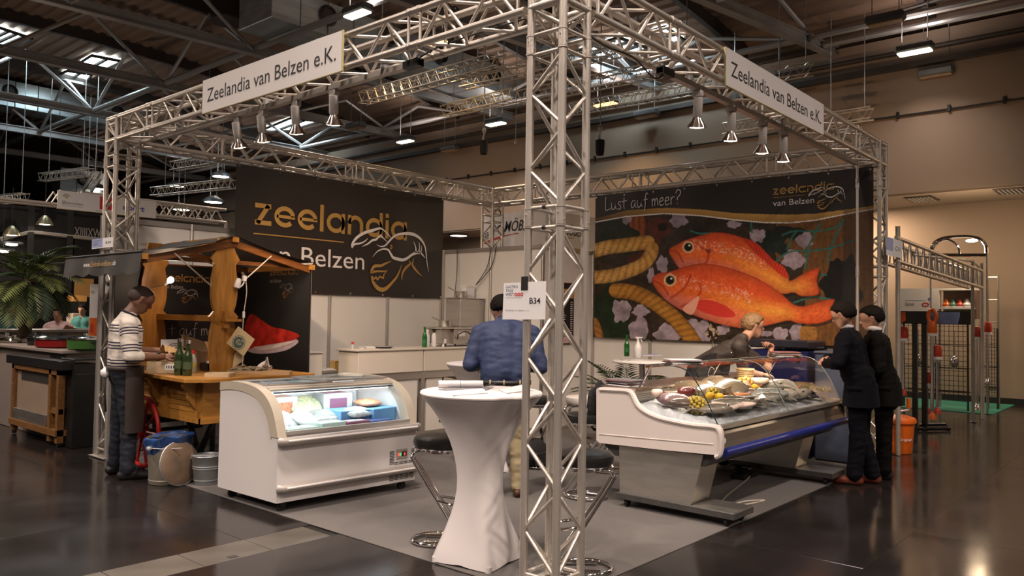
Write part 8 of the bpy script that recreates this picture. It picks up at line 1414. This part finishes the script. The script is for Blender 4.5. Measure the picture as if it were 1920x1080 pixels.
def wire_rack(lab, x, y0, y1, z0, z1, nw=14, nh=16):
    t = thing('wire_rack', lab, 'rack', (x, (y0+y1)/2, 0))
    for y in (y0, y1): bar('leg', (x, y, .006), (x, y, z1), .018, WIRE, t, 8)
    b = MB(); [b.tube([(x, y0+(y1-y0)*k/nw, z0), (x, y0+(y1-y0)*k/nw, z1)], .006, 4) for k in range(1, nw)]; [b.tube([(x, y0, z0+(z1-z0)*k/nh), (x, y1, z0+(z1-z0)*k/nh)], .006, 4) for k in range(nh+1)]; o = b.build('wire_grid', WIRE, t); o['kind'] = 'stuff'
    for k in range(3): quick('shelf', WIRE, t, lambda b: [b.tube([(x+.04*j, y0, z0+.15+(z1-z0)*k*.3), (x+.04*j, y1, z0+.15+(z1-z0)*k*.3)], .006, 4) for j in range(8)])['kind'] = 'stuff'
    return t
r0, r1 = at(1695, 700, 'x', 12.6).y, at(1815, 700, 'x', 12.6).y; wire_rack('long dark wire rack on the green mat behind the mixers', 12.6, r1, r0, .18, 1.62); wire_rack('narrow dark wire rack at the end of the right stand', 13.4, at(1870, 600, 'x', 13.4).y, at(1838, 600, 'x', 13.4).y, .25, 1.5, 6, 18)
tg_ = thing('rack_tower', 'tall slim steel rack tower beside the beige wall', 'rack', (13.6, .06, 0)); ya, yb_ = at(1872, 600, 'x', 13.6).y, at(1852, 600, 'x', 13.6).y; zt_ = at(1865, 515, 'x', 13.6).z
for y in (ya, yb_): bar('leg', (13.6, y, .006), (13.6, y, zt_), .02, PFR, tg_, 8)
for k in range(6): bar('rung', (13.6, ya, .35+k*(zt_-.4)/5), (13.6, yb_, .35+k*(zt_-.4)/5), .014, PFR, tg_, 6)
tag(quick('floor_mat', mat('green_mat', (.015, .16, .11), .6, var=.2, scale=12), None, lambda b: b.bbox((12.4, -.05, -.001), (14.6, 2.6, .012), .004)), 'green plastic mat under the wire racks at the wall', 'mat')
for k in range(3):
    y = r1+(r0-r1)*(.2+.28*k); g = thing('steel_tool', ('steel sieve hanging left on the wire rack', 'steel whisk hanging on the middle of the wire rack', 'steel ladle hanging right on the wire rack')[2-k], 'kitchen tool', (12.55, y, 1.0)); quick('handle', CHROME, g, lambda b: b.tube([(12.57, y, 1.0), (12.57, y, 1.45)], .012, 8)); quick('head', CHROME, g, lambda b: b.ell((12.55, y, .88), (.05, .07, .12), 12, 8), True)
# mixer stand with screen
XM = 9.6; b0, b1 = at(1684, 583, 'x', XM), at(1820, 609, 'x', XM); t = thing('mixer_stand', 'black display stand with a blue picture bar for hand mixers', 'display stand', (XM, b0.y, 0)); BLK = mat('black_gloss', (.010, .010, .011), .2)
quick('picture_bar', BLK, t, lambda b: b.bbox((XM, b1.y, b1.z), (XM+.12, b0.y, b0.z), .008)); pa, pb_ = at(1738, 585, 'x', XM-.004), at(1800, 608, 'x', XM-.004); PB = mat('picture_blue', (.16, .22, .38), .4, var=.5, scale=3)
quick('picture', PB, t, lambda b: b.prism([(pa.y, pb_.z), (pb_.y+.03, pb_.z), (pb_.y, pa.z-.05), (pb_.y, pa.z), (pa.y, pa.z)], (XM-.002, 0, 0), (0, 1, 0), (0, 0, 1), (-.002, 0, 0)))
for px in (1714, 1732): y = at(px, 700, 'x', XM).y; quick('post', BLK, t, lambda b: b.box((XM+.02, y-.035, .006), (XM+.09, y+.035, b1.z)))
quick('base', BLK, t, lambda b: b.tube([(XM, at(1712, 805, 'z', 0).y, .03), (XM-.5, at(1712, 805, 'z', 0).y-.1, .03), (XM-.1, at(1760, 808, 'z', 0).y-.12, .03), (XM+.45, at(1760, 805, 'z', 0).y, .03)], .022, 8, closed=True)); oa = at(1684, 585, 'x', XM-.03); ob_ = at(1698, 606, 'x', XM-.03); quick('orange_sign', ORA, t, lambda b: b.prism([(oa.y+.04, ob_.z-.04), (oa.y-.04, ob_.z), (ob_.y, ob_.z+.04), (ob_.y, oa.z), (oa.y+.04, oa.z)], (XM-.03, 0, 0), (0, 1, 0), (0, 0, 1), (.03, 0, 0)))
def mixer(lab, px, ptop, pbot, x, ring=False, m=ORD, tip=True):
    a, c = at(px, ptop, 'x', x), at(px, pbot, 'x', x); a = Vector((x, a.y, a.z)); t = thing('hand_mixer', lab, 'hand mixer', a)
    if ring: quick('handle', m, t, lambda b: b.tube([a+Vector((0, .055*math.cos(k), .02+.10*math.sin(k))) for k in np.linspace(0, 2*PI, 21)[:-1]], .028, 8, closed=True), True)
    quick('motor', m, t, lambda b: b.lathe([(0, -.26), (.05, -.26), (.065, -.22), (.065, -.12), (.05, -.06), (0, -.05)], a, 14), True); quick('collar', WHITE, t, lambda b: b.lathe([(.05, -.27), (.068, -.27), (.068, -.23), (.05, -.23)], a, 14)); quick('shaft', CHROME, t, lambda b: b.tube([a+Vector((0, 0, -.26)), (x, a.y, c.z+.08)], .022, 10), True); quick('bell', m if tip else CHROME, t, lambda b: b.lathe([(0, .10), (.025, .10), (.05, .05), (.055, .0), (0, 0)], (x, a.y, c.z), 12), True)
mixer('large orange hand mixer with a ring handle on the stand', 1748, 596, 786, XM-.12, True, ORA); mixer('orange tipped hand mixer right of the large one', 1757, 640, 776, XM-.05, False, ORD); mixer('orange and white hand mixer left on the stand', 1694, 606, 742, XM-.10); mixer('hand mixer with a red head near the frame post', 1832, 606, 768, 11.6, False, ORD, False); mixer('red hand mixer on the far rack post', 1852, 598, 720, 12.2, False, ORD, False); mixer('small orange mixer behind the black posts', 1738, 690, 776, XM+.15, False, ORD)
q = at(1693, 853, 'z', 0); c = Vector((q.x+.14, q.y+.10, 0)); t = thing('salad_spinner', 'orange bucket salad spinner with a crank on the dark floor', 'bucket', c); quick('pail', ORA, t, lambda b: b.lathe([(0, .004), (.155, .004), (.165, .03), (.19, .36), (.205, .37), (.205, .40), (0, .40)], c, 28), True); quick('lid', ORA, t, lambda b: b.lathe([(.21, .37), (.215, .40), (.20, .43), (.12, .455), (0, .46)], c, 28), True); quick('crank', WHITE, t, lambda b: b.tube([c+Vector((0, 0, .46)), c+Vector((0, 0, .50)), c+_r*.14+Vector((0, 0, .52)), c+_r*.14+Vector((0, 0, .55))], .010, 6)); quick('knob', ORA, t, lambda b: b.tube([c+_r*.14+Vector((0, 0, .54)), c+_r*.14+Vector((0, 0, .66))], .026, 10))
text("L'Original", c-Vector((_f.x, _f.y, 0)).normalized()*.19-_r*.10+Vector((0, 0, .17)), _r, UZ, .035, WINK, t, width=.17)
# ---- left: counters, wood cart, palm, signs
GRC = mat('warm_grey_counter', (.27, .22, .19), .5, var=.05, scale=2); BLKM = mat('black_counter', (.012, .011, .012), .4, var=.15)
t = thing('grey_counter', 'long warm grey counter of the left neighbouring stand', 'counter', (.1, 9, 0)); quick('body', GRC, t, lambda b: b.box((.06, 7.45, .006), (.66, 11.5, 1.06))); quick('top', GRC, t, lambda b: b.bbox((.0, 7.40, 1.06), (.70, 11.6, 1.10), .006)); quick('drawer', BLKM, t, lambda b: b.box((.05, 7.42, .80), (.06, 7.9, 1.04))); quick('plinth', BLACKP, t, lambda b: b.box((.10, 7.5, .0), (.6, 11.4, .08)))
t = thing('black_counter', 'black topped counter in front of the grey counter', 'counter', (-.15, 8, 0)); quick('top', BLKM, t, lambda b: b.bbox((-.14, 7.0, .89), (.0, 8.86, 1.0), .006)); quick('end_panel', BLKM, t, lambda b: b.box((-.02, 6.95, .006), (.27, 7.38, .96))); quick('tray', BLKM, t, lambda b: b.bbox((-.02, 6.97, 1.0), (.26, 7.36, 1.02), .004)); quick('panel_groove', DARKST, t, lambda b: b.box((.0, 6.945, .84), (.25, 6.95, .85)))
t = thing('wood_cart', 'pale wooden kitchen trolley standing before the grey counter', 'trolley', (-.1, 8, 0)); WD = wood('pale_trolley_wood', '#8a6238', '#6d4a28', 'y')
quick('panel', mat('trolley_panel', (.30, .22, .16), .55), t, lambda b: b.box((-.08, 7.4, .22), (-.06, 8.6, .88))); quick('grille', DARKST, t, lambda b: [b.box((-.088, 7.5+.06*k, .70), (-.08, 7.54+.06*k, .80)) for k in range(16)])
for y in (7.12, 7.36, 8.62): quick('leg', WD, t, lambda b: b.box((-.12, y, .05), (-.05, y+.07, .89)))
quick('rail', WD, t, lambda b: b.box((-.12, 7.12, .83), (-.05, 8.69, .89))); quick('shelf', WD, t, lambda b: b.box((-.14, 7.12, .13), (.04, 8.69, .20))); quick('crossbar', WD, t, lambda b: b.box((-.11, 7.12, .38), (-.06, 7.40, .44))); quick('steel_box', STEEL, t, lambda b: b.bbox((-.12, 7.5, .20), (-.09, 8.6, .34), .004))
for y in (7.16, 8.65): quick('castor', RUBBER, t, lambda b: b.lathe([(0, -.02), (.03, -.02), (.03, .02), (0, .02)], (-.08, y, .035), 10, Matrix.Rotation(PI/2, 3, 'Y')))
def pot(lab, px, py, y, r, h, m, lid=True):
    q = at(px, py, 'x', .3); p = Vector((.3, q.y, 1.10)); t = thing('cooking_pot', lab, 'pot', p); quick('bowl', m, t, lambda b: b.lathe([(0, .001), (r*.9, .001), (r, .02), (r, h), (r*1.04, h+.006), (0, h)], p, 20), True); quick('lid', BLK if lid else CHROME, t, lambda b: b.lathe([(r*1.03, h+.008), (r*.98, h+.03), (r*.5, h+.05), (.03, h+.055), (.03, h+.08), (0, h+.085)], p, 20), True); quick('handle', BLACKP, t, lambda b: [b.tube([p+Vector((0, s*r, h*.8)), p+Vector((.02, s*(r+.05), h*.85)), p+Vector((-.02, s*(r+.05), h*.85)), p+Vector((0, s*r, h*.8))], .012, 6) for s in (1, -1)])
pot('wide red electric pot with a black lid on the grey counter', 116, 645, 9, .30, .10, mat('red_enamel', (.22, .012, .012), .25)); pot('green pot on the grey counter beside the column', 160, 650, 7.6, .20, .12, mat('green_enamel', (.05, .14, .03), .3), False); pot('small dark pot on the grey counter, left of the red one', 72, 645, 9.6, .14, .10, BLK); pot('flat steel dish on the grey counter, left end', 26, 645, 10.4, .2, .03, STEEL, False)
t = thing('back_counter', 'higher pale counter behind the pots of the left stand', 'counter', (1.1, 11, 0)); quick('body', GRC, t, lambda b: b.box((.7, 11.6, .006), (3.3, 12.1, 1.20))); quick('top', GRC, t, lambda b: b.bbox((.66, 11.55, 1.20), (3.35, 12.15, 1.25), .006)); quick('end_post', WHITE, t, lambda b: b.box((.66, 11.56, .9), (.70, 11.62, 1.2)))
t = thing('serving_board', 'wooden bread board leaning on the pale counter', 'board', (2.0, 11.5, 1.26)); pz = at(117, 620, 'y', 11.7); quick('board', WD, t, lambda b: b.prism([(0, 0), (.55, -.18), (.58, -.12), (.06, .10)], pz, (1, 0, 0), UZ, (0, .03, 0))); quick('handle', WD, t, lambda b: b.box((pz.x+.1, pz.y-.02, pz.z-.02), (pz.x+.9, pz.y+.02, pz.z+.02)))
# rows of goods behind the counter, black stand walls with white rail and lettering
t = thing('black_stand', 'black walled stand with white lettering at the far left', 'stand', (1.5, 21, 0)); YB_ = 21; e0 = at(-40, 600, 'y', YB_); e1 = at(196, 600, 'y', YB_); zt2 = at(100, 392, 'y', YB_).z; quick('back_wall', BLACKF, t, lambda b: b.box((e0.x-2, YB_, 0), (e1.x+1.5, YB_+.1, zt2)))
ra, rb_, rc = at(0, 449, 'y', YB_-.1), at(56, 434, 'y', YB_-.1), at(185, 448, 'y', YB_-.1); RAILW = mat('white_rail', (.42, .38, .34), .5)
quick('rail', RAILW, t, lambda b: b.tube([ra, rb_], .07, 6)); quick('rail', RAILW, t, lambda b: b.tube([rb_, rc], .07, 6)); tx0 = at(139, 442, 'y', YB_-.2); tx1 = at(189, 443, 'y', YB_-.2); quick('fascia', BLACKF, t, lambda b: b.box((tx0.x-2.2, YB_-.15, tx0.z-.05), (tx1.x+.4, YB_-.02, tx0.z+.55)))
text('XIIIIXW', tx0, (1, 0, 0), UZ, .26, RAILW, t, width=tx1.x-tx0.x)
for px in (54, 128): p = at(px, 500, 'y', YB_-.1); quick('post', BLACKP, t, lambda b: b.box((p.x-.08, YB_-.16, 0), (p.x+.08, YB_-.02, zt2)))
for px, py, lab in ((22, 438, 'brass coloured lamp on the white rail of the black stand, left'), (84, 418, 'brass coloured lamp on the white rail of the black stand, right'), (22, 457, 'flat white lamp inside the black stand, upper'), (6, 470, 'flat white lamp inside the black stand, lower')):
    p = at(px, py, 'y', YB_-.6); t = thing('stand_lamp', lab, 'lamp', p); quick('shade', mat('brass_shade', (.5, .42, .25), .3, .8) if py < 450 else LBODY, t, lambda b: b.lathe([(.05, .2), (.14, .1), (.22, -.05), (.20, -.05), (.1, .08), (0, .1)] if py < 450 else [(0, .06), (.25, .05), (.27, 0), (0, .0)], p, 14), True); quick('bulb', LGLOW, t, lambda b: b.ell(p-Vector((0, 0, .03)), (.14, .14, .025), 12, 6)); quick('wire', CABLE, t, lambda b: b.tube([p+Vector((0, 0, .1)), p+Vector((0, 0, 1.2))], .01, 5))
l_ = bpy.data.lights.new('stand_light', 'POINT'); l_.energy = 120; l_.color = (1, .78, .6); l_.shadow_soft_size = .2; o_ = bpy.data.objects.new('stand_light', l_); o_.location = at(60, 520, 'y', 17.5); COL.objects.link(o_)
OBR = mat('ochre_board', (.42, .22, .06), .6); q = at(140, 556, 'y', 20); q2 = at(176, 523, 'y', 20); t = thing('ochre_board', 'ochre hanging board behind the palm', 'sign', q); quick('board', OBR, t, lambda b: b.box((q.x, 20, q.z), (q2.x, 20.05, q2.z))); quick('frame', BLACKP, t, lambda b: b.box((q.x-.03, 20.01, q.z-.04), (q2.x+.03, 20.06, q.z))); quick('post', BLACKP, t, lambda b: b.box((q.x, 20.06, .0), (q.x+.06, 20.12, q.z)))
random.seed(21)
CL = [BLK, mat('far_teal', (.04, .12, .13), .5), mat('far_red', (.28, .04, .03), .5), mat('far_cream', (.45, .36, .28), .6), OBR, WHITE]
for k, (px, py, w_, h, ci) in enumerate(((8, 612, 34, 40, 1), (38, 600, 20, 30, 2), (82, 600, 30, 28, 0), (100, 612, 44, 16, 3), (70, 616, 26, 8, 4), (146, 600, 16, 22, 3), (150, 560, 22, 10, 4), (134, 590, 14, 30, 0), (120, 618, 20, 18, 2), (12, 585, 24, 20, 0))):
    y = 16+.35*k; q = at(px, py, 'y', y); s = (Vector((q.x, y, 0))-Vector(CAMP)).length/FOC; t = thing('display_unit', ('teal display counter at the left edge', 'narrow red display behind the palm trunk', 'dark screen behind the pink white blouse', 'cream counter behind the person in the blouse', 'ochre tray beside the palm trunk', 'cream cabinet by the orange banner', 'ochre shelf lamp row under the hanging board', 'dark panel left of the orange banner', 'red box on the far counter', 'black cabinet at the left edge')[k], 'display', (q.x, y, 0)); quick('body', CL[ci], t, lambda b: b.bbox((q.x-w_*s/2, y, q.z-h*s/2), (q.x+w_*s/2, y+.4, q.z+h*s/2), .01)); quick('base', BLK, t, lambda b: b.box((q.x-w_*s/2+.02, y+.02, 0), (q.x+w_*s/2-.02, y+.38, q.z-h*s/2)))
# roll-up banner with a flower
q = at(166, 642, 'y', 9.2); q2 = at(184, 533, 'y', 9.2); t = thing('rollup_banner', 'orange and white roll up banner with a flower beside the column', 'banner', (q.x, 9.2, 0)); W_ = q2.x-q.x; H_ = q2.z-q.z; quick('cloth', WHITE, t, lambda b: b.box((q.x, 9.2, .08), (q2.x+.3, 9.205, q2.z))); quick('orange_print', ORA, t, lambda b: b.box((q.x, 9.196, q.z), (q2.x+.3, 9.2, q.z+H_*.42))); quick('red_print', REDINK, t, lambda b: b.box((q.x+.02, 9.192, q.z+H_*.17), (q.x+W_*.5, 9.196, q.z+H_*.32))); quick('base', ALUP, t, lambda b: b.box((q.x-.02, 9.12, .006), (q2.x+.32, 9.28, .08)))
def flower(O, U, W, r, par):
    quick('flower_heart', mat('flower_orange', (.62, .30, .05), .5), par, lambda b: b.prism(arc(0, 0, r*.30, 0, 360, 14)[:-1], O, U, W, Vector(U).cross(Vector(W))*.001))
    for k in range(9): a = 20+k*18; quick('petal', GREYINK, par, lambda b: b.ribbon([(r*.5*math.cos(math.radians(a)), r*.5*math.sin(math.radians(a))), (r*math.cos(math.radians(a)), r*math.sin(math.radians(a)))], [r*.14, r*.07], O, U, W))
fo = at(173, 549, 'y', 9.19); flower(fo, Vector((1, 0, 0)), UZ, W_*.36, t)
# white header sign with company marks, and its truss
YS = 8.5; q = at(108, 390, 'y', YS); q2 = at(293, 377, 'y', YS); z1_ = at(108, 356, 'y', YS).z; t = thing('header_sign', 'white header sign with a flower mark and a red mark on the neighbouring truss', 'sign', q); W_ = q2.x-q.x; H_ = z1_-q.z; X_ = Vector((1, 0, 0)); quick('board', SIGN, t, lambda b: b.box((q.x, YS, q.z), (q2.x, YS+.02, z1_))); quick('edge', EDGE, t, lambda b: b.box((q.x-.005, YS, q.z-.008), (q2.x+.005, YS+.022, q.z)))
O = Vector((q.x, YS-.002, q.z)); flower(O+X_*.075*W_+UZ*.66*H_, X_, UZ, .20*H_, t); text('Blümchen', O+X_*.035*W_+UZ*.27*H_, X_, UZ, .18*H_, GREYINK, t, width=.20*W_, off=0, shear=.15); text('GASTRONOMIE UND FLORISTIK', O+X_*.035*W_+UZ*.16*H_, X_, UZ, .04*H_, GREYINK, t, width=.21*W_, off=0); quick('red_field', REDINK, t, lambda b: b.box((q.x+.405*W_, YS-.002, q.z+.19*H_), (q.x+.53*W_, YS, q.z+.93*H_))); text('frifri', O+X_*.43*W_+UZ*.43*H_-Vector((0, .002, 0)), X_, UZ, .25*H_, WINK, t, width=.085*W_, off=0); text('JUST TO MEET YOU', O+X_*.37*W_+UZ*.06*H_, X_, UZ, .05*H_, INK, t, width=.17*W_, off=0); text('ubert', O+X_*.64*W_+UZ*.30*H_, X_, UZ, .34*H_, BLUEINK, t, width=.23*W_, off=0, bold=.002)
zc1, zc0 = at(300, 379, 'y', YS+.05).z, at(300, 404, 'y', YS+.05).z
t = thing('neighbour_truss', 'silver truss carrying the neighbouring header sign', 'truss', (q.x, YS, zc0)); xe = at(424, 396, 'y', YS+.05).x
for y in (YS+.05, YS+.29):
    for z in (zc0, zc1): bar('chord', (-3.5 if z == zc0 else q.x+.3, y, z), (xe, y, z), .024, ALU, t, 10)
for k in range(28):
    x = xe-.05-k*.22
    for y in (YS+.05, YS+.29):
        if x > q.x: bar('brace', (x, y, zc0), (x-.11, y, zc1), .011, ALU, t, 6); bar('brace', (x-.22, y, zc0), (x-.11, y, zc1), .011, ALU, t, 6)
for x in (xe,): bar('leg', (x, YS+.05, .006), (x, YS+.05, zc0), .024, ALU, t, 10)
bar('leg', (at(197, 600, 'y', YS+.1).x-.0, YS+.1, .006), (at(197, 600, 'y', YS+.1).x, YS+.1, zc0), .03, ALU, t, 10)
# palm
pd = 12.2; d = (_f+_r*((50-960)/FOC)); pc = Vector(CAMP)+d*pd; zc_ = at(55, 528, 'y', pc.y).z; t = thing('palm_tree', 'tall palm with drooping fan leaves behind the left counters', 'plant', (pc.x, pc.y, 0)); BARK = mat('palm_bark', (.055, .035, .022), .9, var=.4, scale=20, bump=.8)
quick('trunk', BARK, t, lambda b: b.lathe([(0, .3)]+[(.11-.02*(k % 2), .3+k*(zc_-.3)/16) for k in range(17)]+[(.05, zc_+.05)], (pc.x, pc.y, 0), 14)); quick('pot', POT, t, lambda b: b.lathe([(0, .006), (.22, .006), (.28, .40), (.30, .40), (.30, .45), (.25, .44), (0, .38)], (pc.x, pc.y, 0), 20), True); random.seed(5); LEAF2 = mat('palm_leaf_light', (.13, .165, .045), .5, var=.5, scale=5)
for k in range(44):
    el = random.choice((1.25, .9, .5, .1, -.2)); quick('frond', LEAF2 if k % 3 else LEAF, t, lambda b: frond(b, (pc.x, pc.y, zc_), k*2.4, random.uniform(.75, 1.0), el, random.uniform(.9, 1.6), 18, .030, .26))
l_ = bpy.data.lights.new('stand_light', 'POINT'); l_.energy = 90; l_.color = (1, .8, .62); l_.shadow_soft_size = .2; o_ = bpy.data.objects.new('stand_light', l_); o_.location = (-1.2, 9.6, 3.2); COL.objects.link(o_)  # light without a fixture, added to brighten the palm
fit_texts()
